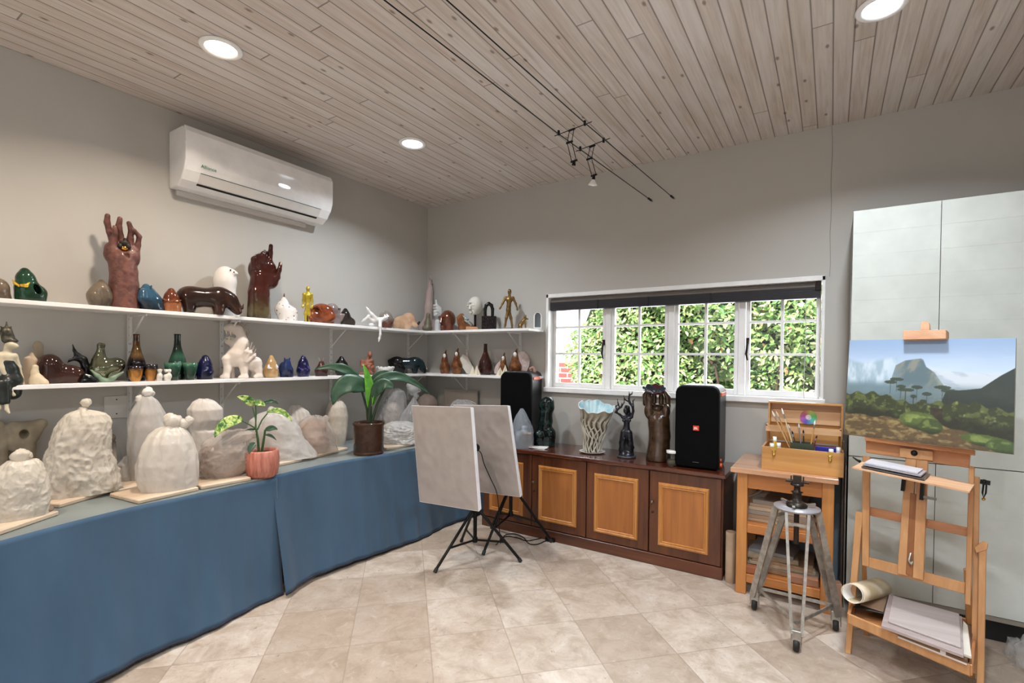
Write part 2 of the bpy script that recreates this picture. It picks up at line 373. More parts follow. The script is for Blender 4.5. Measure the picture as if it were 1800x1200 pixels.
def mat_floor():
    t = NT('travertine_tiles'); g = t.n('SeparateXYZ', Vector=t.coord()); X, Y = g.outputs[0], g.outputs[1]; k = 1/(math.sqrt(2)*.3965)
    A = t.math('ADD', t.math('MULTIPLY', t.math('ADD', X, Y), k), 1.2171+20); B = t.math('ADD', t.math('MULTIPLY', t.math('SUBTRACT', Y, X), k), 7.9133+20)
    ia, ib, fa, fb = t.math('FLOOR', A), t.math('FLOOR', B), t.math('FRACT', A), t.math('FRACT', B)
    cv = t.n('CombineXYZ'); t.set(cv.inputs[0], ia); t.set(cv.inputs[1], ib)
    rn = t.n('TexWhiteNoise', noise_dimensions='2D'); t.set(rn.inputs['Vector'], cv.outputs[0])
    off = t.n('VectorMath', operation='MULTIPLY'); t.set(off.inputs[0], rn.outputs['Color']); off.inputs[1].default_value = (30, 30, 30)
    vv = t.n('VectorMath', operation='ADD'); t.set(vv.inputs[0], t.coord()); t.set(vv.inputs[1], off.outputs[0])
    n1 = t.noise(vv.outputs[0], 6, 6, .68, .5); n2 = t.noise(vv.outputs[0], 34, 4, .65, .4); n3 = t.noise(vv.outputs[0], 1.6, 2)
    c = t.ramp(n1.outputs[0], [(.34, srgb('#a89786')), (.5, srgb('#c3b4a5')), (.68, srgb('#d6cbbf'))])
    c = t.mix(t.ramp(rn.outputs[0], [(.22, (.5, .5, .5)), (.42, (.18, .18, .18)), (.7, (0, 0, 0))]), c, srgb('#9a8673'))
    c = t.mix(t.ramp(n3.outputs[0], [(.5, (0, 0, 0)), (.75, (.35, .35, .35))]), c, srgb('#b09a86'))
    n4 = t.noise(vv.outputs[0], 17, 5, .7, .9); c = t.mix(t.ramp(n4.outputs[0], [(.34, (.38, .38, .38)), (.46, (0, 0, 0))]), c, srgb('#9a8a7a')); c = t.mix(t.ramp(n4.outputs[0], [(.56, (0, 0, 0)), (.70, (.28, .28, .28))]), c, srgb('#e2d9cf'))
    pit = t.math('MULTIPLY', t.ramp(n2.outputs[0], [(.30, (1, 1, 1)), (.37, (0, 0, 0))]), t.ramp(n1.outputs[0], [(.42, (0, 0, 0)), (.5, (1, 1, 1))]))
    c = t.mix(t.math('MULTIPLY', pit, .7), c, srgb('#8b7766'))
    ed = t.math('MINIMUM', t.math('MINIMUM', fa, t.math('SUBTRACT', 1.0, fa)), t.math('MINIMUM', fb, t.math('SUBTRACT', 1.0, fb)))
    gr = t.ramp(ed, [(.004, (1, 1, 1)), (.009, (0, 0, 0))])
    c = t.mix(t.math('MULTIPLY', gr, .5), c, srgb('#8d7b6a')); t.base(c)
    t.set(t.b.inputs['Roughness'], t.ramp(n1.outputs[0], [(.3, (.42, .42, .42)), (.7, (.28, .28, .28))]))
    t.bump(t.math('SUBTRACT', t.math('MULTIPLY', n2.outputs[0], .1), t.math('MAXIMUM', gr, pit)), .25, .003); return t.m
BOARD = .0857
M_WALL = mat_wall('grey_paint', '#b9b6b0')
M_WHITE = mat('white_paint', '#f3f2f1', .35)
M_SHELF = mat('white_shelf_board', '#eeeceb', .35)
M_BLACK = mat('black_plastic', '#0c0c0e', .45, spec=.25)
M_BLKMET = mat('black_metal', '#0f0f0e', .35, .3, spec=.3)
M_CHROME = mat('brushed_metal', '#b9b7b2', .3, .95)
M_BRASS = mat('brass', '#c9a553', .25, 1)
# ------------------------------------------------------------------ the room
RX, RY = 6.2, -6.6
struct('floor', MB().box((-.25, RY-.25, -.12), (RX+.25, .25, 0)), mat_floor())
struct('ceiling', MB().box((-.25, RY-.25, H), (RX+.25, .25, H+.2)), mat_ceiling())
struct('wall_left', MB().box((-.25, RY-.25, 0), (0, .25, H)), M_WALL)
WX0, WX1, WZ0, WZ1 = 1.4402, 3.5765, 1.1667, 2.0184
mb = MB()
mb.box((0, 0, 0), (WX0, .25, H)); mb.box((WX1, 0, 0), (RX+.25, .25, H)); mb.box((WX0, 0, 0), (WX1, .25, WZ0)); mb.box((WX0, 0, WZ1), (WX1, .25, H))
struct('wall_back', mb, M_WALL)
struct('wall_right', MB().box((RX, RY-.25, 0), (RX+.25, 0, H)), M_WALL)
struct('wall_front', MB().box((0, RY-.25, 0), (RX, RY, H)), M_WALL)
# hairline crack over the window corner
mb = MB(); mb.tube([(3.5984+.003*math.sin(i*1.7), -.0005, 2.02+i*.1) for i in range(11)], .0018, 4); struct('trim_1', mb, mat('crack_grey', '#8d8986', .8))
# window
win = bpy.data.objects.new('window_1', None); COL.objects.link(win); win['kind'] = 'structure'
def wl(name, mb, m): return link(name, mb, m, win)
T = .045
mb = MB()
mb.box((WX0, -.012, WZ0-.01), (WX0+T*.55, .2, WZ1+.01), bev=.003); mb.box((WX1-T*.45, -.012, WZ0-.01), (WX1, .2, WZ1+.01), bev=.003)
mb.box((WX0, -.012, WZ1-.022), (WX1, .2, WZ1+.012), bev=.003)
wl('frame', mb, M_WHITE)
wl('sill', MB().box((WX0-.01, -.03, WZ0-.012), (WX1+.01, .2, WZ0+.03), bev=.004), M_WHITE)
M_GLASS = NT('window_glass'); _t = M_GLASS.t; _t.nodes.remove(M_GLASS.b)
_g = _t.nodes.new('ShaderNodeBsdfGlossy'); _g.inputs['Roughness'].default_value = .02; _tr = _t.nodes.new('ShaderNodeBsdfTransparent'); _mx = _t.nodes.new('ShaderNodeMixShader')
_fr = _t.nodes.new('ShaderNodeFresnel'); _fr.inputs[0].default_value = 1.35
_t.links.new(_fr.outputs[0], _mx.inputs[0]); _t.links.new(_tr.outputs[0], _mx.inputs[1]); _t.links.new(_g.outputs[0], _mx.inputs[2]); _t.links.new(_mx.outputs[0], _t.nodes['Material Output'].inputs[0]); M_GLASS = M_GLASS.m
yf = .10
zb, zt = WZ0+.03, WZ1-.022
xs = [at(q, 600, 1, yf)[0] for q in (966, 1071, 1181, 1305, 1448)]
xs[0] = WX0+T*.55; xs[4] = WX1-T*.45
for i in range(4):
    a, b = xs[i]+.0, xs[i+1]-.0
    mul = .022
    fr = MB()
    L0, L1 = a+(.0 if i == 0 else mul), b-(.0 if i == 3 else mul)
    S = .028
    fr.box((L0+.004, yf-.02, zb), (L0+S+.004, yf+.02, zt), bev=.003); fr.box((L1-S-.004, yf-.02, zb), (L1-.004, yf+.02, zt), bev=.003)
    fr.box((L0+S+.004, yf-.02, zb), (L1-S-.004, yf+.02, zb+.04), bev=.003); fr.box((L0+S+.004, yf-.02, zt-.03), (L1-S-.004, yf+.02, zt), bev=.003)
    xa, xb, za, zc = L0+S+.004, L1-S-.004, zb+.04, zt-.03
    xm = (xa+xb)/2; fr.box((xm-.010, yf-.012, za), (xm+.010, yf+.012, zc), bev=.002)
    ze = (za-.0, zc)
    hh = [.36, .685]
    for q in hh:
        zz = za+(zc-za)*q; fr.box((xa, yf-.0125, zz-.009), (xb, yf+.0125, zz+.009), bev=.002)
    cs = wl('casement', fr, M_WHITE)
    link('pane', MB().box((xa, yf-.002, za), (xb, yf+.002, zc)), M_GLASS, cs)
    if i in (0, 3):
        hx = L1-S/2-.004 if i == 0 else L0+S/2+.004
        hb = MB(); hb.tube([(hx, yf-.03, 1.60), (hx+.004, yf-.055, 1.59), (hx-.006, yf-.05, 1.50), (hx+.003, yf-.045, 1.455)], [.007, .009, .008, .005], 8)
        hb.box((hx-.010, yf-.03, 1.575), (hx+.010, yf-.018, 1.62)); link('handle', hb, mat('dark_iron', '#2c2522', .4, .7), cs)
for i in (1, 2, 3):
    wl('mullion', MB().box((xs[i]-.022, yf-.035, zb), (xs[i]+.022, yf+.03, zt), bev=.003), M_WHITE)
# blind rolled up under the lintel
bl = thing('window_blind', 'dark slatted blind pulled up tight under the top of the window', 'blind', (2.5, .02, WZ1-.08))
hx0, hx1 = WX0+.032-2.5, WX1-.028-2.5
link('headrail', MB().box((hx0, .0, .018), (hx1, .045, .052), bev=.003), mat('taupe_metal', '#6b625c', .45), bl)
mb = MB()
for i in range(8): mb.box((hx0, -.008+.0015*(i % 2), -.042+i*.0075), (hx1, .046, -.042+i*.0075+.0074), bev=.001)
mb.box((hx0, -.010, -.056), (hx1, .048, -.042), bev=.003)
sl = link('slat_stack', mb, mat('dark_slat', '#2c2b30', .4), bl); sl['label'] = 'bundle of dark slats'
for q in (.22, .43, .66):
    x_ = hx0+(hx1-hx0)*q; link('ladder_tape', MB().box((x_-.006, -.012, -.057), (x_+.006, -.009, .02)), mat('tape_dark', '#1d1c20', .7), bl)
link('end_bracket', MB().box((hx1-.03, -.018, -.005), (hx1+.002, .05, .058), bev=.002), mat('dark_iron', '#2c2522', .4, .7), bl)
mb = MB(); x_ = hx1-.085; mb.tube([(x_, -.004, -.05), (x_+.003, -.008, -.35), (x_-.004, -.012, -.70), (x_+.002, -.012, -.765)], .0022, 6); mb.ball((x_+.002, -.012, -.78), .008, 8, sc=(1, 1, 1.8))
link('pull_cord', mb, mat('cord_white', '#c9c6c2', .6), bl)
# ------------------------------------------------------------------ garden outside
rng = np.random.default_rng(4)
def leaf_mesh(name, pts, nrm, size):
    # folded leaf: six vertices each
    n = len(pts); nrm = nrm/np.linalg.norm(nrm, axis=1)[:, None]
    a = np.cross(nrm, rng.normal(size=(n, 3))); a /= np.linalg.norm(a, axis=1)[:, None]; b = np.cross(nrm, a)
    s = (size*(.6+.8*rng.random(n)))[:, None]
    V = np.stack([pts-a*s, pts-a*s*.1+b*s*.45+nrm*s*.15, pts+a*s*.6+b*s*.3+nrm*s*.1, pts+a*s*1.05, pts+a*s*.6-b*s*.3+nrm*s*.1, pts-a*s*.1-b*s*.45+nrm*s*.15], 1).reshape(-1, 3)
    i = np.arange(n)[:, None]*6
    F = np.concatenate([i+np.array([[0, 3, 2, 1]]), i+np.array([[0, 5, 4, 3]])], 1).reshape(-1, 4)
    me = bpy.data.meshes.new(name); me.from_pydata(V.tolist(), [], F.tolist()); me.update()
    c = me.attributes.new('tint', 'FLOAT', 'POINT'); c.data.foreach_set('value', np.repeat(rng.random(n), 6).astype(np.float32)); return me
t = NT('hedge_leaf'); at_ = t.n('Attribute', attribute_name='tint')
t.base(t.ramp(at_.outputs['Fac'], [(0, srgb('#4d7a3c')), (.45, srgb('#83aa58')), (.8, srgb('#b9cf84')), (.97, srgb('#e6ebb8')), (1, srgb('#e0906a'))]))
t.b.inputs['Roughness'].default_value = .45; t.b.inputs['Transmission Weight'].default_value = 0
M_LEAF = t.m
def hedge_surf(x, z): return 2.3+.18*np.sin(x*2.3+1)+.14*np.sin(z*3.1+x*1.7)+.10*np.sin(x*6.1+z*4.7)+.05*np.sin(x*13+z*11)
N = 30000
hx = rng.uniform(.25, 5.6, N); hz = rng.uniform(.5, 3.6, N)
keep = (hz > .95+.22*np.sin(hx*2.1)+.12*np.sin(hx*5.3)) & ((hx > .75+.25*np.sin(hz*3)) )
hx, hz = hx[keep], hz[keep]; hy = hedge_surf(hx, hz)+rng.normal(0, .07, len(hx))
nr = np.stack([rng.normal(0, .5, len(hx)), -np.ones(len(hx)), .7+rng.normal(0, .5, len(hx))], 1)
hd = thing('hedge', 'tall dense green hedge with glossy leaves filling the view outside the window', 'hedge', (2.9, 2.4, 0))
me = leaf_mesh('foliage', np.stack([hx-2.9, hy-2.4, hz], 1), nr, np.full(len(hx), .036))
o = link('foliage', me, M_LEAF, hd); o['kind'] = 'stuff'
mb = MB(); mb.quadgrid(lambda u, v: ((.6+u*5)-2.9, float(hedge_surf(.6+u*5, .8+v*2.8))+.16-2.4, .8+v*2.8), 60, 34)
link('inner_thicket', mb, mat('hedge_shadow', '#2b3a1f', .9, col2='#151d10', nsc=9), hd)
mb = MB(); random.seed(3)
for i in range(9):
    x = 1.0+i*.5+random.uniform(-.1, .1); mb.tube([(x-2.9, .1, .02), (x-2.9+random.uniform(-.12, .12), .05, .7), (x-2.9+random.uniform(-.2, .2), -.02, 1.4)], [.03, .022, .012], 7)
link('stems', mb, mat('bark', '#5b4739', .9, bump=.4), hd)
tag(link('garden_bed', MB().box((-1.5, .26, -.35), (7.5, 9, -.025)), mat('soil', '#6a5447', .95, col2='#463629', nsc=12)), 'brown soil of the garden bed below the hedge', 'soil')
def brick(name, c1, c2):
    t = NT(name); bt = t.n('TexBrick', Scale=1.0); t.set(bt.inputs['Vector'], t.coord('Object', (1, 1, 1), (math.radians(90), 0, 0)))
    bt.inputs['Color1'].default_value = (*srgb(c1), 1); bt.inputs['Color2'].default_value = (*srgb(c2), 1); bt.inputs['Mortar'].default_value = (*srgb('#d9cfca'), 1)
    bt.inputs['Brick Width'].default_value = .23; bt.inputs['Row Height'].default_value = .078; bt.inputs['Mortar Size'].default_value = .009
    t.base(bt.outputs['Color']); t.b.inputs['Roughness'].default_value = .85; t.bump(bt.outputs['Fac'], -.4, .01); return t.m
tag(link('brick_wall', MB().box((-1.3, 2.62, -.02), (1.75, 2.85, 1.42)), brick('red_brick', '#c4635c', '#b25650')), 'low red brick wall outside, seen through the left casement', 'wall')
tag(link('brown_wall', MB().box((3.0, 2.75, -.02), (6.2, 2.95, 1.25)), brick('brown_brick', '#6b4a3f', '#5b3d35')), 'dark brown brick wall low behind the hedge on the right', 'wall')
# ------------------------------------------------------------------ downlights
M_LAMPW = mat('lamp_warm', '#ffffff', .4, emit=('#ffe2c0', 9)); M_LAMPC = mat('lamp_cool', '#ffffff', .4, emit=('#e6f2ff', 9))
labs = ['warm white round downlight in the ceiling above the air conditioner', 'cool white round downlight in the ceiling nearest the room corner', 'cool white round downlight cut by the top edge of the photo, above the tall cupboard']
for i, (x, y, c, p) in enumerate(LAMPS):
    t_ = thing('ceiling_downlight', labs[i] if i < 3 else 'round downlight in the ceiling behind the camera', 'ceiling light', (x, y, H), 0, None if i < 3 else 'downlights behind the camera')
    mb = MB(); mb.lathe([(.072, -.001), (.098, -.001), (.100, -.006), (.094, -.012), (.076, -.012), (.072, -.006)], 40)
    link('trim_ring', mb, M_WHITE, t_)
    link('lens', MB().lathe([(.0, -.0075), (.04, -.0085), (.072, -.0065), (.072, -.004)], 32), M_LAMPW if c == WARM else M_LAMPC, t_)
# ------------------------------------------------------------------ air conditioner on the left wall
ac = thing('air_conditioner', 'white split air conditioner high on the left wall', 'air conditioner', (0, -1.885, 2.52))
prof = [(0, 0), (.11, 0), (.165, .035), (.205, .09), (.222, .15), (.222, .30), (.21, .345), (.17, .365), (0, .365)]
link('body', MB().prism(prof[:], -.535, .535, 'y', M=None) if False else MB().prism([(p[0], p[1]) for p in prof], -.535, .535, 'y'), mat('ac_white', '#f0efee', .28, coat=.3), ac); bevel(ac.children[0], .012, 3)
o = link('front_panel', MB().prism([(.20, .082), (.2235, .15), (.2265, .25), (.2245, .325), (.205, .362), (.20, .355), (.215, .30), (.212, .15)], -.535, .535, 'y'), mat('ac_panel', '#f5f4f4', .18, coat=.5), ac); bevel(o, .003, 2, 50)
def ac_face(z): # outward x of the lower face
    return np.interp(z, [0, .035, .09, .15], [.11, .165, .205, .222])
o = link('outlet_gap', MB().prism([(ac_face(.022)-.004, .022), (ac_face(.022)+.003, .022), (ac_face(.031)+.003, .031), (ac_face(.031)-.004, .031)], -.44, .44, 'y'), mat('vent_black', '#0a0a0a', .7), ac)
mb = MB().prism([(ac_face(.033), .033), (ac_face(.033)+.006, .033), (ac_face(.085)+.006, .085), (ac_face(.085), .085)], -.44, .44, 'y')
link('louvre', mb, mat('ac_louvre', '#dedbd7', .35), ac); bevel(ac.children[-1], .002)
link('louvre_edge', MB().prism([(ac_face(.086), .086), (ac_face(.086)+.005, .086), (ac_face(.089)+.005, .089), (ac_face(.089), .089)], -.44, .44, 'y'), mat('edge_teal', '#3c5352', .4), ac)
mb = MB(); M_ = Matrix.Translation((.224, .12, .17))
mb.add([(0.0025, .045*math.cos(a), .011*math.sin(a)) for a in np.linspace(0, 2*PI, 24, endpoint=False)], [tuple(range(24))], False, 0, M_)
link('display', mb, mat('display_lit', '#ffffff', .3, emit=('#eef3ff', 2.2)), ac)
def text(name, body, size, mat_, parent, M, ext=.0006, shear=0):
    cu = bpy.data.curves.new(name, 'FONT'); cu.body = body; cu.size = size; cu.extrude = ext; cu.align_x = 'CENTER'; cu.align_y = 'CENTER'; cu.shear = shear
    o = bpy.data.objects.new(name, cu); COL.objects.link(o); dg = bpy.context.evaluated_depsgraph_get()
    me = bpy.data.meshes.new_from_object(o.evaluated_get(dg)); bpy.data.objects.remove(o); me.transform(M); return link(name, me, mat_, parent)
text('lettering', 'Alliance', .030, mat('logo_green', '#3b8a6e', .5), ac, Matrix.Translation((.2245, -.40, .128)) @ Euler((PI/2, 0, PI/2)).to_matrix().to_4x4())
link('back_plate', MB().box((0, -.5, -.035), (.03, .43, .0), bev=.004), mat('ac_plate', '#cfc9c4', .5), ac)
# ------------------------------------------------------------------ shelves and brackets
SD = .26; UZ, LZ = 1.714, 1.2946; ST = .022; SDR = .28
def shelf(name, a, b, label): return tag(link(name, MB().box(a, b, bev=.002), M_SHELF), label, 'shelf')
shelf('wall_shelf', (.012, -4.3, UZ-ST), (SD, -.001, UZ), 'long white upper shelf on the left wall, crowded with sculptures')
shelf('wall_shelf', (.012, -4.3, LZ-ST), (SD, -.001, LZ), 'long white lower shelf on the left wall, crowded with sculptures')
shelf('wall_shelf', (SD+.002, -SDR, UZ-ST), (1.42, -.012, UZ), 'short white upper shelf on the window wall, left of the window')
shelf('wall_shelf', (SD+.002, -SDR, LZ-ST), (1.42, -.012, LZ), 'short white lower shelf on the window wall, left of the window')
M_BR = mat('bracket_white', '#d9d6d3', .45)
def bracket_set(x, y, rz, label, zlo=1.02):
    t_ = thing('shelf_upright', label, 'bracket', (x, y, zlo), rz)   # local +x leaves the wall
    hgt = UZ-ST-zlo; mb = MB().box((0, -.0125, 0), (.011, .0125, hgt), bev=.001); z = .04
    while z < hgt-.02:
        for s_ in (-.004, .004): mb.box((.0108, s_-.0012, z), (.0118, s_+.0012, z+.012), mi=1)
        z += .05
    link('slotted_rail', mb, [M_BR, mat('slot_dark', '#5a5552', .8)], t_)
    for top in (UZ-ST-zlo, LZ-ST-zlo):
        b_ = MB(); b_.box((.011, -.004, top-.014), (.24, .004, top-.001), bev=.001); b_.box((.011, -.004, top-.16), (.016, .004, top-.01))
        b_.bar((.014, .0, top-.155), (.20, .0, top-.012), .005, .009, (0, 1, 0)); link('bracket', b_, M_BR, t_)
for k, (y, lb) in enumerate([(-2.634, 'white slotted upright behind the brown and gold bottle'), (-2.094, 'white slotted upright behind the white lion'), (-1.196, 'white slotted upright above the white bottle-shaped bag'), (-.28, 'white slotted upright nearest the corner, on the left wall')]): bracket_set(0, y, 0, lb)
bracket_set(.543, 0, -PI/2, 'white slotted upright on the window wall behind the copper birds')
bracket_set(1.167, 0, -PI/2, 'white slotted upright on the window wall, next to the window')
# electrical plate
ep = thing('blank_wall_plate', 'square blank white electrical plate on the left wall under the lower shelf', 'wall plate', at(204, 715, 0, 0.0), 0)
link('plate', MB().box((0, -.06, -.067), (.008, .06, .067), bev=.002), mat('plate_white', '#cfcbc6', .45), ep)
for zz in (-.04, .045): link('screw', MB().lathe([(0, .0), (.004, 0)], 10, Matrix.Translation((.0085, 0, zz)) @ Euler((0, PI/2, 0)).to_matrix().to_4x4()), mat('dark_iron', '#2c2522', .4, .7), ep)
# ------------------------------------------------------------------ long table with the blue skirt
TZ = .714
def tfx(y): return float(np.interp(y, [-4.3, -3.376, -3.134, -2.86, -2.28, -1.66, -.97, 0], [.98, .895, .84, .785, .748, .742, .765, .79]))
tb = thing('table', 'long trestle table with grey vinyl top along the left wall', 'table', (.4, -2.2, 0))
ys = np.linspace(-4.3, -.02, 40); poly = [(.02-.4, ys[0]+2.2)]+[(tfx(y)-.4, y+2.2) for y in ys]+[(.02-.4, ys[-1]+2.2)]
link('tabletop', MB().prism(poly, TZ-.03, TZ, 'z'), mat('grey_vinyl', '#727c7d', .3, col2='#7f8887', nsc=3), tb)
for y in (-4.2, -2.9, -2.75, -1.4, -1.25, -.1):
    for x in (.1, .62): link('leg', MB().tube([(x-.4, y+2.2, 0), (x-.4, y+2.2, TZ-.03)], .016, 10), M_CHROME, tb)
t = NT('blue_cloth'); nn = t.noise(t.coord('Object', (1, 1, .35)), 3.5, 4, .6); t.base(t.ramp(nn.outputs[0], [(.3, srgb('#324e67')), (.7, srgb('#3d5c77'))]))
t.b.inputs['Roughness'].default_value = .85; t.b.inputs['Sheen Weight'].default_value = .25; w = t.n('TexWave', Scale=260.); t.bump(t.noise(t.coord(), 420, 2).outputs[0], .12, .001); M_CLOTH = t.m
def skirt(ya, yb, off, label, seed):
    r_ = random.Random(seed); ph = [r_.uniform(0, 6) for _ in range(6)]
    bot = lambda y: tfx(y)+.095+.018*math.sin(y*5.2+ph[0])+.012*math.sin(y*11+ph[1])
    def f(u, v):
        y = ya+(yb-ya)*u; z = .022+.012*math.sin(y*3+ph[2])+(TZ+.002-.022)*v
        k = 1-v; x = tfx(y)+.006+off+(bot(y)-tfx(y))*k**1.3+.030*k**.8*math.sin(y*9.5+ph[3]+1.4*math.sin(y*3.1)+z*1.5)*(.45+.55*math.sin(y*2.1+ph[4]))+.005*k*math.sin(y*41+ph[5])
        x += .004*math.sin(8*z+y*9)*k
        return (x, y, z)
    mb = MB().quadgrid(f, int(abs(yb-ya)*60), 30); o = link('table_skirt', mb, M_CLOTH); s_ = o.modifiers.new('thick', 'SOLIDIFY'); s_.thickness = .003; s_.offset = 0
    tag(o, label, 'tablecloth'); hem = MB().tube([(f(i/60, 0)[0], f(i/60, 0)[1], f(i/60, 0)[2]) for i in range(61)], .007, 6)
    link('hem', hem, mat('hem_navy', '#262b3a', .9), o); return o
skirt(-4.3, -2.15, .012, 'blue cloth skirt on the left stretch of the long table', 5)
skirt(-2.17, -.03, .0, 'blue cloth skirt on the right stretch of the long table, towards the corner', 8)
# ------------------------------------------------------------------ sideboard
SBZ = .705
M_MAH = wood('dark_mahogany', '#3f2013', '#653720', .32, 0, 1.0, .3); M_MAHV = wood('dark_mahogany_upright', '#42210f', '#6d3c20', .35, 2, 1.0, .25)
M_OAK = wood('honey_panel', '#945826', '#b37036', .38, 2, .8, .25); M_OAKT = wood('honey_moulding', '#a86a30', '#c98a46', .3, 2, 1.0, .4)
sb = thing('sideboard', 'long low dark wood sideboard with four honey-coloured panelled doors under the window', 'sideboard', (2.05, -.24, 0))
X0, X1, YF = 1.072-2.05, 3.03-2.05, -.445+.24
mb = MB(); mb.box((X0, YF+.02, .0), (X1, .22, SBZ-.03), bev=.003); link('carcass', mb, M_MAHV, sb)
link('top', MB().box((X0-.012, YF-.03, SBZ-.03), (X1+.022, .235, SBZ), bev=.006), wood('mahogany_top', '#3c1a12', '#5e2c1c', .16, 0, 1.0, .8), sb)
link('plinth', MB().box((X0-.002, YF-.008, 0), (X1+.004, YF+.03, .082), bev=.004), M_MAH, sb)
def ring(mb, a, b, w0, w1, y0, y1): # picture-frame moulding between rect a (x0,z0,x1,z1)
    x0, z0, x1, z1 = a
    pr = [(0, 0), (.006, -.012), (.016, -.014), (.024, -.009), (.030, -.012), (.036, -.004), (.036, 0)]
    n = len(pr)
    cs = [(x0, z0, 1, 1), (x1, z0, -1, 1), (x1, z1, -1, -1), (x0, z1, 1, -1)]
    vs = [(cx+sx*p[0], y0+p[1], cz+sz*p[0]) for cx, cz, sx, sz in cs for p in pr]
    fs = [(i*n+j, ((i+1) % 4)*n+j, ((i+1) % 4)*n+j+1, i*n+j+1) for i in range(4) for j in range(n-1)]
    mb.add(vs, fs, False)
for i in range(4):
    a = X0+.012+i*.486; b = a+.478
    d = link('door', MB().box((a, YF-.004, .088), (b, YF+.018, SBZ-.036), bev=.003), M_MAHV, sb)
    mb = MB(); ring(mb, (a+.062, .148, b-.075, .592), None, 0, 0, YF-.004, 0); link('moulding', mb, M_OAKT, d)
    link('panel', MB().box((a+.097, YF-.008, .183), (b-.110, YF+.0, .557)), M_OAK, d)
    kx = a+.012 if i in (1, 3) else None
    if kx:
        mb = MB(); M_ = Matrix.Translation((kx+.012, YF-.004, .452)) @ Euler((PI/2, 0, 0)).to_matrix().to_4x4(); mb.lathe([(.005, 0), (.005, .012), (.011, .018), (.012, .024), (.007, .030), (0, .031)], 16, M_)
        link('knob', mb, mat('pewter', '#8a8178', .3, .9), d)
        mb = MB(); M_ = Matrix.Translation((kx+.012, YF-.004, .376)) @ Euler((PI/2, 0, 0)).to_matrix().to_4x4(); mb.lathe([(.009, 0), (.009, .003), (.005, .004), (0, .003)], 14, M_)
        link('keyhole', mb, mat('keyhole_dark', '#2c130c', .5), d)
# ------------------------------------------------------------------ white cupboard
M_LAC = mat('white_lacquer', '#c9cdc7', .16, coat=.2); M_LACE = mat('cupboard_side', '#8a8681', .5)
cb = thing('cupboard', 'tall glossy white cupboard filling the right side behind the easel', 'cupboard', (4.4, -.24, 0))
cx0 = 3.712-4.4; yf_ = -.45+.24
link('carcass', MB().box((cx0+.001, yf_+.022, .12), (5.3-4.4, .225, 2.318)), M_LACE, cb)
link('plinth', MB().box((cx0+.03, yf_+.05, 0), (5.3-4.4, .2, .12)), mat('plinth_black', '#0d0d0e', .5), cb)
ZS = .905
for i in range(4):
    a = cx0+i*.3935; b = a+.3905
    if i == 3: b = .9
    u = MB(); zs = [ZS+.002]+[q for q in (2.322-.129*k for k in range(8, 0, -1))]+[2.322]
    for k in range(len(zs)-1): u.box((a, yf_, zs[k]), (b, yf_+.02, zs[k+1]), bev=.0007)
    u.box((a+.002, yf_+.003, ZS+.01), (b-.002, yf_+.019, 2.31)); link('door', u, M_LAC, cb)['label'] = 'upper door with fine horizontal grooves'
    zs = [.14+.005]+[ZS-.129*k for k in range(5, 0, -1)]+[ZS-.003]
    u = MB()
    for k in range(len(zs)-1): u.box((a, yf_, zs[k]), (b, yf_+.02, zs[k+1]), bev=.0004)
    u.box((a+.002, yf_+.003, .15), (b-.002, yf_+.019, ZS-.01)); link('door', u, M_LAC, cb)['label'] = 'lower door'
link('bottom_rail', MB().box((cx0, yf_+.003, .118), (.9, yf_+.022, .142)), mat('rail_grey', '#8b8378', .5), cb)
# ------------------------------------------------------------------ side table in pine
M_PINE = wood('orange_pine', '#b06a32', '#d08c4c', .42, 0, .7, .1); M_PINEV = wood('orange_pine_upright', '#ae6a34', '#d2924f', .42, 2, .7, .1)
STZ = .787
st = thing('side_table', 'orange pine side table with two open shelves right of the sideboard', 'table', (3.38, -.31, 0))
xa, xb, ya_, yb_ = 3.132-3.38, 3.645-3.38, -.57+.31, .27
link('tabletop', MB().box((xa-.035, ya_-.035, STZ-.03), (xb+.02, yb_+.01, STZ), bev=.003), wood('bleached_pine', '#b98560', '#d9ab88', .22, 0, .8, .5), st)
for (x, y) in ((xa, ya_), (xb-.06, ya_), (xa, yb_-.06), (xb-.06, yb_-.06)): link('leg', MB().box((x, y, 0), (x+.06, y+.06, STZ-.03), bev=.003), M_PINEV, st)
link('apron', MB().box((xa+.06, ya_+.008, STZ-.125), (xb-.06, ya_+.03, STZ-.03), bev=.001), M_PINE, st)
link('side_apron', MB().box((xb-.035, ya_+.06, STZ-.125), (xb-.01, yb_-.06, STZ-.03)), M_PINE, st)
for z in (.425, .115):
    link('shelf', MB().box((xa+.01, ya_+.02, z), (xb-.01, yb_, z+.018)), M_PINE, st); link('rail', MB().box((xa+.06, ya_+.006, z-.04), (xb-.06, ya_+.028, z+.012), bev=.002), M_PINE, st)
# stacked boards and books on its shelves
def plank(name, x, y, z, w, d, h, rz, m, label, cat, group=None):
    mb = MB().box((-w/2, -d/2, 0), (w/2, d/2, h), bev=min(.002, h/4)); o = link(name, mb, m, None, (x, y, z), rz); return tag(o, label, cat, group)
M_BD = [wood('board_pale', '#a58e75', '#c9b497', .6, 0, .8), wood('board_tan', '#8d7158', '#b5977a', .6, 0, .8), wood('board_grey', '#84786c', '#a69a8c', .6, 0, .8)]
z = .443; hs = [.016, .022, .026, .022, .018, .024]
for i, h in enumerate(hs): plank('wooden_board', 3.355+.01*math.sin(i*3), -.32+.004*i, z, .39-.018*i, .34, h, .02*math.sin(i*2), M_BD[i % 3], 'flat wooden work board in the stack on the upper shelf of the side table', 'board', 'boards on the upper shelf of the side table'); z += h+.0006
mb = MB().tube([(-.09, 0, .004), (-.03, .0, .008), (.02, .01, .03), (.05, .02, .055)], [.005, .006, .009, .008], 8); tag(link('wire_tool', mb, M_CHROME, None, (3.22, -.43, z+.002), .3), 'bent grey metal modelling tool lying on the board stack', 'tool')
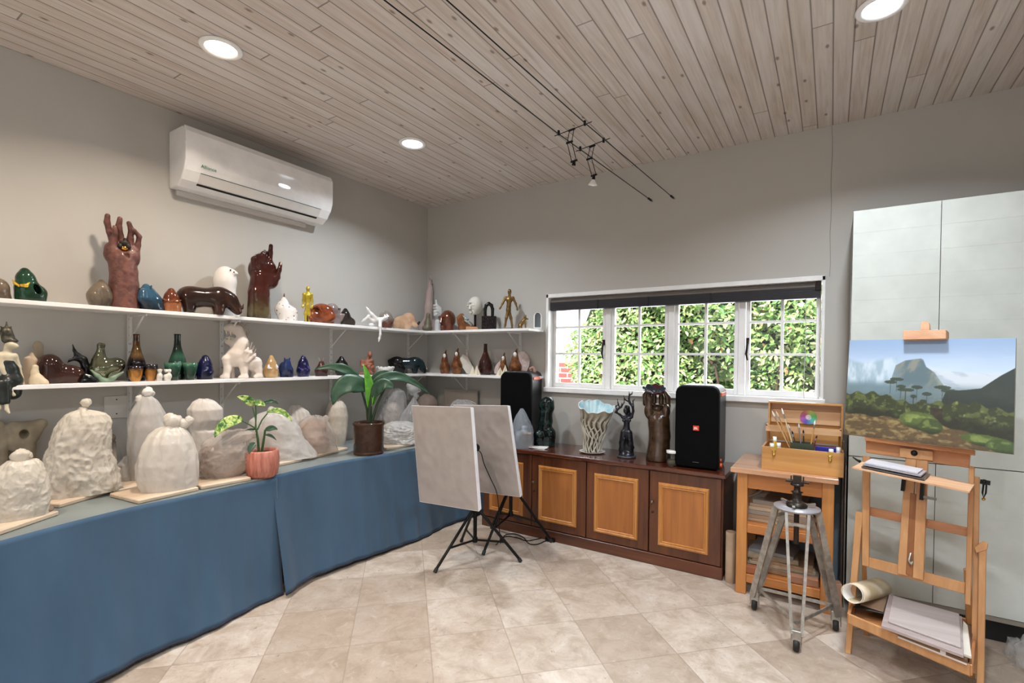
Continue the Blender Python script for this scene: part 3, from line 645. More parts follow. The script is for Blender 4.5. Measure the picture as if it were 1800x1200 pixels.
z = .133; labs = [('terracotta_slab', .045, '#a0623f', 'reddish slab at the left end of the lower shelf'), ]
bz = .133
for i, (w_, h, mi, rz) in enumerate([(.38, .02, 1, .03), (.40, .016, 2, -.04), (.36, .02, 0, .06), (.33, .016, 1, -.02)]):
    plank('wooden_board', 3.37+.012*(i % 2), -.32, bz, w_, .33, h, rz, M_BD[mi], 'flat wooden work board in the stack on the lower shelf of the side table', 'board', 'boards on the lower shelf of the side table'); bz += h+.0006
for i, (x, w_, col, lb) in enumerate([(3.235, .13, '#9c5a3a', 'reddish brown block in front at the left of the lower shelf'), (3.50, .15, '#a8765a', 'pinkish block in front at the right of the lower shelf')]):
    plank('clay_block', x, -.533, .1335, w_, .05, .04, .05, mat('block%d' % i, col, .7), lb, 'block')
plank('book', 3.32, -.35, bz, .28, .26, .03, .08, mat('book_cream', '#b7a68c', .6, col2='#8d7a66'), 'thick cream book in a plastic cover on the lower shelf stack', 'book'); 
plank('book', 3.33, -.35, bz+.0305, .25, .24, .022, -.1, mat('book_grey', '#8b8b8d', .4), 'grey book topmost on the lower shelf stack', 'book')
def crumple(name, cx, cy, cz, rx, ry, rz, seed, m, label, cat='bag'):
    r_ = np.random.default_rng(seed); o_ = r_.uniform(0, 50, 3); mb = MB()
    def fn(u, v):
        th = u*2*PI; ph = v*PI/2; d = Vector((math.cos(th)*math.cos(ph), math.sin(th)*math.cos(ph), math.sin(ph)))
        n_ = MN.noise(d*2.1+Vector(o_))*.35+MN.noise(d*5+Vector(o_))*.22+abs(MN.noise(d*9+Vector(o_)))*.12
        k = 1+n_; return (d.x*rx*k, d.y*ry*k, max(0, d.z*rz*k))
    mb.quadgrid(fn, 40, 14); return tag(link(name, mb, m, None, (cx, cy, cz)), label, cat)
# ------------------------------------------------------------------ cardboard tube
mb = MB(); tp = at(1283, 1023, 2, 0); mb.lathe([(.033, 0), (.033, .33), (.029, .33), (.029, .01), (0, .01)], 28)
tag(link('cardboard_tube', mb, mat('kraft', '#b3987d', .75, col2='#a3886e'), None, (3.082, -.43, 0)), 'upright cardboard tube between the sideboard and the side table', 'tube')
# ------------------------------------------------------------------ paint box
pb = thing('paint_box', 'open wooden paint box with brass clasps on the pine side table', 'box', (3.476, -.39, STZ))
M_BX = wood('box_beech', '#b27a3d', '#cf9a58', .38, 0, .8, .3); M_BXL = wood('box_beech_light', '#c9986a', '#e0b88e', .45, 0, .8)
bx0, bx1, by0, by1, bh = -.212, .212, -.145, .125, .14
mb = MB(); tk = .011
mb.box((bx0, by0, 0), (bx1, by0+tk, bh), bev=.001); mb.box((bx0, by1-tk, 0), (bx1, by1, bh), bev=.001); mb.box((bx0, by0+tk, 0), (bx0+tk, by1-tk, bh), bev=.001); mb.box((bx1-tk, by0+tk, 0), (bx1, by1-tk, bh), bev=.001); mb.box((bx0+tk, by0+tk, 0), (bx1-tk, by1-tk, .008))
link('case', mb, M_BX, pb)
lid = MB(); lz0, lz1, ly = bh+.004, bh+.262, by1
lid.box((bx0+.01, ly+.03, lz0), (bx1-.004, ly+.04, lz1)); lid.box((bx0+.01, ly-.03, lz1-.011), (bx1-.004, ly+.03, lz1), bev=.001); lid.box((bx0+.01, ly-.03, lz0), (bx0+.02, ly+.03, lz1-.011)); lid.box((bx1-.014, ly-.03, lz0), (bx1-.004, ly+.03, lz1-.011))
ld = link('lid', lid, M_BX, pb); link('palette_panel', MB().box((bx0+.022, ly+.02, lz0+.12), (bx1-.016, ly+.029, lz1-.055)), M_BXL, ld)
link('tray', MB().box((bx0+.004, by1-.10, bh+.075), (bx1-.012, by1-.092, bh+.115)).box((bx0+.004, by1-.10, bh+.108), (bx0+.012, by1-.03, bh+.115)).box((bx1-.02, by1-.10, bh+.108), (bx1-.012, by1-.03, bh+.115)).box((bx0+.004, by1-.092, bh+.075), (bx1-.012, by1-.03, bh+.08)), M_BXL, pb)
for x in (bx0+.01, bx1-.02): link('hinge_arm', MB().bar((x, by1-.02, bh-.01), (x, by1-.06, bh+.09), .008, .012, (1, 0, 0)), M_BX, pb)
for x in (-.145, .145):
    mb = MB(); mb.box((x-.014, by0-.003, bh-.02), (x+.014, by0, bh+.002)); mb.box((x-.007, by0-.008, bh-.055), (x+.007, by0-.002, bh-.018), bev=.002); mb.ball((x, by0-.006, bh-.048), .009, 10); link('clasp', mb, M_BRASS, pb)
# colour disc in the lid
def disc_colour(parent=None):
    nA, nR = 48, 10; vs = []; fs = []; cols = []
    for j in range(nR+1):
        rr = .010+(.046-.010)*j/nR
        for i in range(nA):
            a = 2*PI*i/nA; vs.append((rr*math.cos(a), 0, rr*math.sin(a)))
            h_ = (i/nA); import colorsys
            r0 = (.18*0+ .5)
            c = colorsys.hsv_to_rgb((.36-h_*1.0) % 1, .62*min(1, j/3), .62 if j > 1 else .9); cols.append((*[q**1.6 for q in c], 1))
    for j in range(nR):
        for i in range(nA): fs.append((j*nA+i, j*nA+(i+1) % nA, (j+1)*nA+(i+1) % nA, (j+1)*nA+i))
    me = bpy.data.meshes.new('disc'); me.from_pydata(vs, [], fs); ca = me.color_attributes.new('col', 'FLOAT_COLOR', 'POINT')
    ca.data.foreach_set('color', np.array(cols, np.float32).ravel()); me.update(); return me
t = NT('printed_disc'); a_ = t.n('Attribute', attribute_name='col'); t.base(a_.outputs['Color']); t.b.inputs['Roughness'].default_value = .3; M_VCOL = t.m
p = at(1421, 733, 1, -.39+ly+.015); dc = thing('colour_disc', 'round rainbow colour wheel disc pinned inside the paint box lid', 'disc', p)
me = disc_colour(); o = link('disc', me, M_VCOL, dc); s_ = o.modifiers.new('t', 'SOLIDIFY'); s_.thickness = .0012
link('centre', MB().lathe([(0, .002), (.010, .002), (.011, 0)], 20, Euler((PI/2, 0, 0)).to_matrix().to_4x4()), M_WHITE, dc)
# jars, tubes and brushes in the box
def small_jar(px, py, r, h, col, label, top='#e8e6e2', y=-.50):
    p = at(px, py, 1, y); z0 = STZ+.0085; hh = max(h, p[2]-z0); t_ = thing('paint_bottle', label, 'bottle', (p[0], y, z0))
    link('bottle', MB().lathe([(r, 0), (r, hh*.82), (r*.6, hh*.88)], 18), mat('paint_'+col, col, .35), t_); link('cap', MB().lathe([(r*.92, hh*.86), (r*.92, hh), (0, hh)], 18), mat('cap_'+top, top, .4), t_)
small_jar(1362, 767, .012, .10, '#c9a62e', 'yellow paint bottle with white cap at the left in the paint box', y=-.46)
small_jar(1357, 779, .013, .10, '#d8d4cf', 'white capped paint bottle in the front left corner of the paint box', y=-.505)
small_jar(1369, 778, .013, .10, '#cfcac4', 'white capped paint bottle just right of the front left one in the paint box', y=-.485)
small_jar(1461, 789, .013, .10, '#d9d6d3', 'white capped paint bottle in the right corner of the paint box', y=-.50)
small_jar(1474, 786, .012, .10, '#d0ccd0', 'white capped paint bottle at the far right side of the paint box', y=-.48)
tin = thing('brush_pot', 'square green tin holding brushes in the middle of the paint box', 'pot', (3.475, -.40, STZ+.009))
mb = MB(); w_ = .062; mb.box((-w_, -.04, 0), (w_, -.036, .155)); mb.box((-w_, .036, 0), (w_, .04, .155)); mb.box((-w_, -.036, 0), (-w_+.004, .036, .155)); mb.box((w_-.004, -.036, 0), (w_, .036, .155)); mb.box((-w_, -.04, 0), (w_, .04, .004))
link('tin', mb, mat('tin_green', '#46503f', .45, .3), tin)
tp_ = plank('blue_tube', 3.60, -.40, STZ+.115, .11, .034, .034, -.12, mat('tube_blue', '#2a2f96', .35), 'dark blue paint tube lying across the right of the paint box', 'tube')
plank('red_pencil_case', 3.605, -.47, STZ+.0095, .12, .08, .10, 0, mat('case_brown', '#5c3f35', .5), 'brown case under the blue tube in the paint box', 'case')
def brush(px, py, px2, py2, r, colh, colt, label, ferr=True, base=(0, 0)):
    b = np.array([3.475+base[0], -.40+base[1], STZ+.07]); yb = at(px, py, 1, -.40)  # tip position in the plane over the tin
    tip = Vector(yb); b = Vector(b); L = (tip-b).length; t_ = thing('paint_brush', label, 'brush', tuple(b))
    d = (tip-b)
    link('shaft', MB().tube([(0, 0, 0), tuple(d*.45), tuple(d*.78)], [r*.6, r, r*.85], 8), mat('brush_'+colh, colh, .4), t_)
    link('ferrule', MB().tube([tuple(d*.78), tuple(d*.88)], [r*.9, r*1.05], 8), M_CHROME, t_)
    link('bristles', MB().tube([tuple(d*.88), tuple(d*.94), tuple(d)], [r*1.1, r*1.2, r*.3], 8), mat('bristle_'+colt, colt, .9), t_)
for i, (px, py, c1, c2, lb, dx, dy) in enumerate([
    (1357, 722, '#d0a870', '#e8e0d4', 'pale wooden brush leaning furthest left in the green tin', -.045, 0), (1364, 722, '#c89658', '#d8c8b0', 'tan wooden brush second from the left in the green tin', -.035, .01),
    (1374, 717, '#dcc8a0', '#f0ece4', 'cream brush standing tallest in the green tin', -.03, -.01), (1385, 745, '#9c9c9c', '#cfc9c4', 'short grey brush left of centre in the green tin', -.01, .0),
    (1404, 744, '#8c8c94', '#d8d4da', 'broad pale palette knife-like brush in the middle of the green tin', .0, .01), (1433, 738, '#d8a058', '#eef0f4', 'orange handled brush with white tip leaning right in the green tin', .035, 0),
    (1392, 757, '#3a2b24', '#1c1714', 'dark brush left of the middle in the green tin', -.015, -.015), (1412, 755, '#2c2521', '#171412', 'dark brush right of the middle in the green tin', .012, -.012), (1436, 765, '#7a2b30', '#50201f', 'dark red brush at the right edge of the green tin', .045, -.01)]):
    brush(px, py, 0, 0, .0042, c1, c2, lb, base=(dx, dy))
# things between side table and cupboard
def leaning(name, px0, px1, z0, z1, y, m, label, th=.015):
    a = at(px0, 900, 1, y); b = at(px1, 900, 1, y); o = link(name, MB().box((a[0]-.22, y, z0), (b[0], y+th, z1), bev=.001), m); return tag(o, label, 'board')
leaning('canvas_board', 1460, 1482, .0, .80, -.16, mat('bluegrey_canvas', '#72808a', .7), 'blue grey canvas board stood behind the right end of the side table')
o = tag(link('picture_frame', MB().box((3.682, -.40, 0), (3.694, -.06, .98), bev=.002), mat('frame_dark', '#4a4038', .5)), 'dark framed picture stored on edge beside the cupboard', 'picture frame')
o = tag(link('picture_frame', MB().box((3.697, -.43, 0), (3.705, -.08, .84), bev=.002), mat('frame_steel', '#8f8a85', .35, .6)), 'grey metal picture frame stored on edge against the cupboard side', 'picture frame')
plank('wood_offcut', 3.672, -.47, 0, .03, .06, .16, .2, mat('offcut', '#c79a80', .6), 'small pale wood offcut on the floor beside the cupboard', 'offcut')
# ------------------------------------------------------------------ aluminium tripod with castors
M_ALU = mat('worn_aluminium', '#b5afa6', .4, .6, col2='#9a948b', nsc=30); M_RUB = mat('rubber_black', '#1b1a19', .6)
TC = Vector((3.473, -.858, 0)); dz = .667
tr = thing('rolling_tripod', 'grey aluminium camera tripod on castors in front of the side table', 'tripod', TC)
link('platform', MB().lathe([(.0, dz-.012), (.108, dz-.012), (.112, dz-.006), (.112, dz), (0, dz)], 40), mat('platform_grey', '#a9a6ab', .35, .3), tr)
feet = [Vector((3.262, -.745, 0))-TC, Vector((3.493, -1.085, 0))-TC, Vector((3.662, -.745, 0))-TC]
for i, f in enumerate(feet):
    d = f.normalized(); s_ = Vector((-d.y, d.x, 0)); legs = MB()
    ft = f+Vector((0, 0, .085))
    for q in (-1, 1):
        top = d*.085+s_*q*.052+Vector((0, 0, dz-.014)); legs.bar(top, ft+s_*q*(.022)-d*.0, .014, .032, tuple(d))
    legs.bar(d*.098+s_*-.052+Vector((0, 0, dz-.07)), d*.098+s_*.052+Vector((0, 0, dz-.07)), .01, .016, (0, 0, 1)); link('leg', legs, M_ALU, tr)
    c = thing('castor', '', ''); del c['label']; del c['category']; c.parent = tr; c.location = f; c.scale = (1.25, 1.25, 1.25)
    link('fork', MB().box((-.018, -.012, .045), (.018, .012, .085), bev=.002).box((-.02, -.006, .02), (-.016, .006, .06)).box((.016, -.006, .02), (.020, .006, .06)), M_ALU, c)
    link('wheel', MB().lathe([(.0, -.011), (.022, -.011), (.026, -.006), (.026, .006), (.022, .011), (0, .011)], 24, Matrix.Translation((0, 0, .026)) @ Euler((0, PI/2, 0)).to_matrix().to_4x4()), M_RUB, c)
for a, b in ((0, 1), (1, 2), (2, 0)):
    pa = feet[a]*.93+Vector((0, 0, .135)); pb_ = feet[b]*.93+Vector((0, 0, .135)); mid = (pa+pb_)*.5
    link('spreader', MB().bar(pa, pb_, .006, .018, (0, 0, 1)), M_ALU, tr)
link('column', MB().tube([(0, 0, dz-.20), (0, 0, dz+.02)], .013, 14), mat('dark_steel', '#3a332d', .4, .7), tr)
hd_ = MB().lathe([(.05, dz), (.052, dz+.012), (.03, dz+.03), (.022, dz+.03), (.022, dz+.075), (.03, dz+.08), (.016, dz+.085), (.016, dz+.11), (.03, dz+.115), (.03, dz+.125), (0, dz+.125)], 24)
hd_.box((-.032, -.006, dz+.115), (-.026, .006, dz+.165)); hd_.box((.026, -.006, dz+.115), (.032, .006, dz+.165)); hd_.box((-.02, -.012, dz+.12), (.02, .012, dz+.168)); hd_.tube([(-.055, 0, dz+.135), (.055, 0, dz+.135)], .007, 8)
link('pan_head', hd_, mat('dark_steel', '#3a332d', .4, .7), tr)
for a in (2.6, .3, 4.6): link('clamp_lever', MB().bar((.055*math.cos(a), .055*math.sin(a), dz+.014), (.09*math.cos(a), .09*math.sin(a), dz+.02), .014, .010), M_CHROME, tr)
# ------------------------------------------------------------------ easel
EA = np.array([3.71, -.978, 0.]); EB = np.array([4.167, -1.092, 0.]); EC = P3(1522, 768, 2.59)
EN = np.cross(EB-EA, EC-EA); EN /= np.linalg.norm(EN)
if EN @ (CAMLOC-EA) < 0: EN = -EN
def E(px, py, off=0.0):
    d = ray(px, py); t_ = ((EA+EN*off-CAMLOC) @ EN)/(d @ EN); return Vector(CAMLOC+d*t_)
es = thing('easel', 'large wooden studio easel in front of the white cupboard, holding a landscape painting', 'easel', (3.94, -1.0, 0))
O = Vector((3.94, -1.0, 0)); M_ES = wood('easel_beech', '#b27c4a', '#cf9b68', .42, 2, .8, .15); M_ESH = wood('easel_beech_flat', '#a8693c', '#c68a58', .42, 0, .8, .15)
upE = Vector(EN)
def ebar(name, a, b, w, th, off=0.0, m=None, parent=None, **kw):
    p = E(*a, off)-O; q = E(*b, off)-O; mb = MB().bar(p, q, w, th, tuple(upE), bev=.002); return link(name, mb, m or M_ES, parent or es)
def epoly(name, pts, off, th, m=None, parent=None, bev=.002):
    a = [E(*p, off)-O for p in pts]; b = [v-upE*th for v in a]; n = len(a)
    vs = [tuple(v) for v in a+b]; fs = [tuple(range(n)), tuple(range(2*n-1, n-1, -1))]+[(i, n+i, n+(i+1) % n, (i+1) % n) for i in range(n)]
    nrm = (a[1]-a[0]).cross(a[2]-a[1])
    if nrm.dot(upE) < 0: fs = [f[::-1] for f in fs]
    o = link(name, MB().add(vs, fs), m or M_ES, parent or es); bevel(o, bev, 1); return o
epoly('tray_ledge', [(1520, 764), (1713, 788), (1713, 799), (1520, 774)], .055, .06, M_ESH)
epoly('tray_board', [(1522, 772), (1706, 795), (1704, 822), (1522, 795)], .0, .022, M_ESH)
kb = epoly('slide_block', [(1581, 786), (1640, 793), (1640, 810), (1581, 803)], .02, .02)
c_ = E(1607, 796, .022)-O; link('knob', MB().ball(tuple(c_), .014, 12), M_BLACK, kb)
epoly('upright', [(1516, 800), (1529, 802), (1527, 996), (1515, 993)], -.002, .022)
epoly('upright', [(1703, 818), (1713, 820), (1706, 1064), (1696, 1061)], -.002, .022)
epoly('upright', [(1711, 836), (1722, 838), (1717, 1186), (1707, 1180)], -.026, .022)
epoly('leg', [(1504, 898), (1517, 900), (1495, 1150), (1485, 1147)], -.004, .024)
epoly('leg', [(1721, 953), (1734, 955), (1729, 1240), (1716, 1236)], -.004, .024)
epoly('lower_frame', [(1712, 962), (1728, 950), (1737, 955), (1735, 966), (1716, 972)], .0, .02)
for (a, b) in (((1516, 915), (1523, 1115)), ((1700, 1000), (1708, 1190))):
    p = E(*a, -.04)-O; q = Vector(at(b[0], b[1], 2, 0))-O+Vector((0, .0, .0)); link('back_leg', MB().bar(p, q, .022, .022, (1, 0, 0), bev=.002), M_ES, es)
epoly('cross_rail', [(1520, 889), (1702, 927), (1701, 943), (1520, 904)], -.024, .018, M_ESH)
epoly('cross_rail', [(1518, 976), (1697, 1024), (1696, 1044), (1517, 994)], -.010, .018, M_ES)
m1 = epoly('mast', [(1592, 803), (1611, 806), (1596, 1012), (1577, 1008)], .012, .03)
m2 = epoly('mast', [(1611, 806), (1631, 808), (1623, 1020), (1604, 1015)], .012, .03)
epoly('mast_groove', [(1600, 866), (1611, 868), (1604, 1012), (1592, 1009)], .014, .012, wood('easel_dark', '#7f4a24', '#9c6234', .5, 2))
link('hook', MB().tube([E(1601, 972, .016)-O, E(1598, 985, .03)-O, E(1601, 992, .026)-O, E(1604, 986, .022)-O], .006, 8), M_CHROME, m1)
# mast continues behind the painting to the top clamp
PC = {'TL': P3(1494, 598, 2.68), 'TR': P3(1786, 594, 2.17), 'BR': P3(1784, 798, 2.11), 'BL': P3(1484, 763, 2.62)}
PC = {k: Vector(v) for k, v in PC.items()}; PC['BR'] = PC['BL']+PC['TR']-PC['TL']+(PC['TR']-PC['TL'])*.0
pu = (PC['TR']-PC['TL']).normalized(); pn = (PC['BL']-PC['TL']).cross(PC['TR']-PC['TL']).normalized()
if pn.dot(Vector(CAMLOC)-PC['TL']) < 0: pn = -pn
def PP(px, py, off=0.0):
    d = Vector(ray(px, py)); t_ = (PC['TL']+pn*off-Vector(CAMLOC)).dot(pn)/d.dot(pn); return Vector(CAMLOC)+d*t_
def ppoly(name, pts, off, th, m, parent, org):
    a = [PP(*p, off)-org for p in pts]; b = [v-pn*th for v in a]; n = len(a)
    vs = [tuple(v) for v in a+b]; fs = [tuple(range(n)), tuple(range(2*n-1, n-1, -1))]+[(i, n+i, n+(i+1) % n, (i+1) % n) for i in range(n)]
    if (a[1]-a[0]).cross(a[2]-a[1]).dot(pn) < 0: fs = [f[::-1] for f in fs]
    o = link(name, MB().add(vs, fs), m, parent); bevel(o, .0015, 1); return o
link('mast', MB().bar(E(1605, 815, -.025)-O, PP(1626, 582, -.045)-O, .05, .022, tuple(upE), bev=.002), M_ES, es)['label'] = 'upper mast behind the painting'
tc = ppoly('top_clamp', [(1587, 581), (1663, 579), (1663, 595), (1587, 597)], .035, .055, wood('clamp_beech', '#c08c68', '#d5a684', .5, 0), es, O)
arc = [(1618, 580), (1618, 571)]+[(1626-8*math.cos(a), 570-6*math.sin(a)) for a in np.linspace(.3, PI-.3, 6)]+[(1634, 571), (1634, 580)]
ppoly('clamp_tongue', arc, .0, .016, wood('clamp_beech', '#c08c68', '#d5a684', .5, 0), es, O)
# palette shelf with papers
sh = epoly('palette_shelf', [(1505, 813), (1528, 812), (1712, 851), (1708, 858), (1505, 818)], .10, .11, wood('shelf_pale', '#c79670', '#e0b893', .45, 0)) if False else None
a_, b_ = E(1507, 817, .11)-O, E(1709, 858, .11)-O
link('palette_shelf', MB().bar(a_, b_, .20, .007, (0, 0, 1)), wood('shelf_pale', '#c79670', '#e0b893', .45, 0), es)
for q, r_ in ((.13, .24), (.6, .76)):
    p = a_.lerp(b_, q)-Vector((0, 0, .010)); r2 = a_.lerp(b_, r_)-Vector((0, 0, .010)); link('shelf_batten', MB().bar(p, r2, .02, .012, (0, 0, 1)), M_ESH, es)
for px, py, q in ((1589, 842, 862), (1622, 846, 878)): link('shelf_bracket', MB().bar(E(px, py, .03)-O, E(px-2, q, .02)-O, .014, .03, tuple(upE)), M_BLKMET, es)
link('shelf_clamp', MB().bar(E(1624, 873, .03)-O, E(1645, 877, .05)-O, .012, .012, (0, 0, 1)), M_CHROME, es)
link('side_knob', MB().tube([E(1512, 811, .0)-O, E(1506, 808, .01)-O, E(1499, 803, .01)-O], [.008, .005, .003], 8), M_BLACK, es)
for i, (da, c_) in enumerate(((.010, '#55504c'), (.022, '#a7a5ac'), (.030, '#c8c7ce'))):
    p = a_.lerp(b_, .08+.01*i)+O; r2 = a_.lerp(b_, .64-.03*i)+O; mid = (p+r2)/2+Vector((0, 0, da)); L_ = (r2-p).length
    mb = MB().bar((p-mid)+Vector((0, 0, da)), (r2-mid)+Vector((0, 0, da)), .16-.012*i, .006, (0, 0, 1)); o = link('sketch_pad' if i else 'clipboard', mb, mat('pad%d' % i, c_, .4), None, mid)
    tag(o, ['dark clipboard lying lowest on the narrow palette shelf of the easel', 'grey sketch pad on the dark clipboard on the palette shelf', 'white sheets of paper topmost on the palette shelf of the easel'][i], 'paper')
bc = thing('binder_clip', 'black binder clips with a brass end hanging at the right upright of the easel', 'clip', E(1733, 846, .0))
O2 = Vector(bc.location)
link('clip_body', MB().bar(E(1723, 846)-O2, E(1741, 849)-O2, .02, .02, tuple(upE)).ball(tuple(E(1730, 847)-O2), .013, 10), M_BLKMET, bc)
link('wire', MB().tube([E(1729, 850)-O2, E(1727, 866)-O2, E(1729, 875)-O2, E(1733, 866)-O2, E(1734, 851)-O2], .0035, 6), M_BLKMET, bc)
link('tip', MB().ball(tuple(E(1729, 877)-O2), .007, 8), M_BRASS, bc)
# bottom box of the easel and what lies on it
zt_ = .235
def T(px, py, z): return Vector(at(px, py, 2, z))
q = [T(1492, 1078, zt_), T(1706, 1168, zt_), T(1716, 1092, zt_), T(1508, 1034, zt_)]
def slab(name, pts, z0, z1, m, parent, org):
    n = len(pts); vs = [(p.x-org.x, p.y-org.y, z0-org.z) for p in pts]+[(p.x-org.x, p.y-org.y, z1-org.z) for p in pts]
    fs = [tuple(range(n))[::-1], tuple(range(n, 2*n))]+[(i, (i+1) % n, n+(i+1) % n, n+i) for i in range(n)]
    if (pts[1]-pts[0]).cross(pts[2]-pts[1]).z < 0: fs = [f[::-1] for f in fs]
    o = link(name, MB().add(vs, fs), m, parent); bevel(o, .0015, 1); return o
slab('storage_tray', q, zt_-.05, zt_-.045, M_ESH, es, O)
link('tray_front', MB().bar(q[0]-O+Vector((0, 0, -.022)), q[1]-O+Vector((0, 0, -.022)), .014, .045, (0, 0, 1), bev=.002), M_ES, es)
link('tray_back', MB().bar(q[3]-O+Vector((0, 0, -.022)), q[2]-O+Vector((0, 0, -.022)), .014, .045, (0, 0, 1), bev=.002), M_ESH, es)
for a, b in ((0, 3), (1, 2)): link('tray_end', MB().bar(q[a]-O+Vector((0, 0, -.022)), q[b]-O+Vector((0, 0, -.022)), .014, .045, (0, 0, 1), bev=.002), M_ESH, es)
fl = [T(1508, 1097, .19), T(1707, 1176, .15)]
link('foot_rail', MB().bar(T(1510, 1098, .15)-O, T(1706, 1178, .15)-O, .03, .02, (0, 0, 1), bev=.002), M_ES, es)
z0 = zt_+.002
def flat(name, pts, z, th, m, label, cat):
    ps = [T(a, b, z+th) for a, b in pts]; c = sum(ps, Vector())/len(ps); c.z = z; o = slab(name, ps, z, z+th, m, None, c); o.location = c; return tag(o, label, cat)
flat('woven_mat', [(1578, 1112), (1700, 1160), (1712, 1098), (1590, 1060)], z0, .022, brick('wicker_brown', '#6b4a33', '#8a6748'), 'brown woven mat under the drawing boards on the easel tray', 'mat')
flat('portfolio', [(1500, 1066), (1556, 1078), (1572, 1046), (1530, 1036)], z0, .006, mat('portfolio_black', '#23201e', .4), 'thin black portfolio on the left of the easel tray', 'portfolio')
flat('brown_paper', [(1512, 1062), (1553, 1075), (1562, 1042), (1540, 1036)], z0+.007, .003, mat('paper_brown', '#a4866c', .7), 'brown paper sheet on the black portfolio under the rolled paper', 'paper')
flat('drawing_board', [(1549, 1098), (1694, 1151), (1691, 1083), (1563, 1043)], z0+.028, .014, wood('board_mauve', '#968583', '#b3a5a1', .5, 0, .5), 'large grey-pink drawing board on the easel tray', 'board')
flat('drawing_board', [(1561, 1091), (1690, 1137), (1686, 1078), (1570, 1046)], z0+.043, .008, wood('board_mauve_light', '#a59896', '#bdb2ae', .5, 0, .5), 'smaller lighter drawing board topmost on the easel tray', 'board')
flat('white_cloth', [(1690, 1147), (1708, 1153), (1701, 1098), (1693, 1090)], z0+.023, .012, mat('rag_white', '#d6cfc2', .8), 'white rag at the right end of the easel tray', 'cloth')
flat('wood_strip', [(1510, 1090), (1632, 1136), (1634, 1140), (1508, 1097)], .17, .008, wood('shelf_pale', '#c79670', '#e0b893', .45, 0), 'narrow pale wood strip along the front of the easel tray', 'strip') if False else None
# roll of paper
pa = Vector(P3(1499, 1043, 2.42)); pb_ = Vector(P3(1546, 1032, 2.62)); c = (pa+pb_)/2
rp = thing('paper_roll', 'thick roll of cream paper lying on the left end of the easel tray', 'paper roll', c)
ax_ = (pb_-pa); L_ = ax_.length; zax = ax_.normalized(); q_ = zax.to_track_quat('Z', 'Y').to_matrix().to_4x4()
Ms = Matrix.Translation(pa-c) @ q_
def spiral(u, v):
    a = u*2*PI*2.6; r_ = .047+.0022*u*2.6; return (r_*math.cos(a), r_*math.sin(a)*.86, v*(L_+.02*math.sin(u*3)))
mb = MB().quadgrid(spiral, 90, 4, Ms); o = link('sheet', mb, mat('paper_cream', '#dccdb4', .6, col2='#cdb992', nsc=9), rp); s_ = o.modifiers.new('t', 'SOLIDIFY'); s_.thickness = .0016
mb = MB().lathe([(.044, -.003), (.044, L_+.012), (.042, L_+.012), (.042, -.003), (.044, -.003)], 30, Ms, caps=False); link('inner_sheet', mb, mat('paper_white', '#e9e6e2', .6), rp)
# ------------------------------------------------------------------ the landscape painting
nx_, ny_ = 280, 190
uu, vv = np.meshgrid(np.linspace(0, 1, nx_), np.linspace(0, 1, ny_)); r8 = np.random.default_rng(8)
def fbm(x, y, sc, oc=4, seed=0):
    o = np.zeros_like(x); a = 1.; rr = np.random.default_rng(seed)
    for k in range(oc):
        gN = rr.random((64, 64)); X = x*sc; Y = y*sc; xi = np.floor(X).astype(int); yi = np.floor(Y).astype(int); fx = X-xi; fy = Y-yi; fx = fx*fx*(3-2*fx); fy = fy*fy*(3-2*fy)
        g = lambda i, j: gN[(yi+j) % 64, (xi+i) % 64]
        o += a*((g(0, 0)*(1-fx)+g(1, 0)*fx)*(1-fy)+(g(0, 1)*(1-fx)+g(1, 1)*fx)*fy); a *= .5; sc *= 2
    return o/2
def hx3(h): return np.array([int(h[i:i+2], 16) for i in (1, 3, 5)])/255.
Cc = np.zeros((ny_, nx_, 3)); v0 = 1-vv  # v0: 0 top, 1 bottom
def blend(mask, col):
    m = np.clip(mask, 0, 1)[..., None]; Cc[:] = Cc*(1-m)+np.array(col)*m
def ss(a, b, x): t = np.clip((x-a)/(b-a), 0, 1); return t*t*(3-2*t)
A = 1.3
Cc[:] = hx3('#8ea6c6')*(1-ss(0, .45, v0))[..., None]+hx3('#c3d3e4')*ss(0, .45, v0)[..., None]
blend(.4*fbm(uu*A, v0*3, 4, 4, 1)*ss(0, .3, v0), hx3('#dbe4ee'))
# cloud pouring on the left
n1 = fbm(uu*A*2, v0*1.2, 5, 5, 2); top = .17+.03*np.sin(uu*14)+.03*n1
cl = ss(top, top+.05, v0)*(1-ss(.30, .42, uu+.06*n1))
blend(cl, hx3('#a5b9c6')); blend(cl*ss(.5, .75, fbm(uu*A*3, v0*1.3, 6, 4, 3))*(1-ss(.25, .45, v0)), hx3('#d8e2ea')); blend(cl*ss(.36, .52, v0), hx3('#6d8796')); q_ = fbm(uu*A*1.6, v0*.55+.05*np.sin(uu*9), 11, 4, 21); blend(cl*ss(.40, .66, q_)*(1-ss(.40, .5, v0))*.8, hx3('#c9d6df')); blend(cl*(1-ss(.30, .50, q_))*.45, hx3('#8ba2b0'))
# centre mountain
def tri(xs_, ys_): return np.interp(uu, xs_, ys_)
mtn = tri([.0, .28, .33, .39, .485, .50, .52, .57, .63, .70, 1], [.7, .52, .26, .21, .19, .2, .27, .32, .45, .58, .9])
mm = ss(0, .008, v0-mtn+.004)
blend(mm*(1-cl*.6), hx3('#5c6f76')); sh_ = fbm(uu*A*2+v0, v0-uu*.6, 7, 4, 4); blend(mm*ss(.45, .7, sh_)*(1-cl), hx3('#84867c')); blend(mm*ss(.5, .62, uu)*.5, hx3('#8a8e76'))
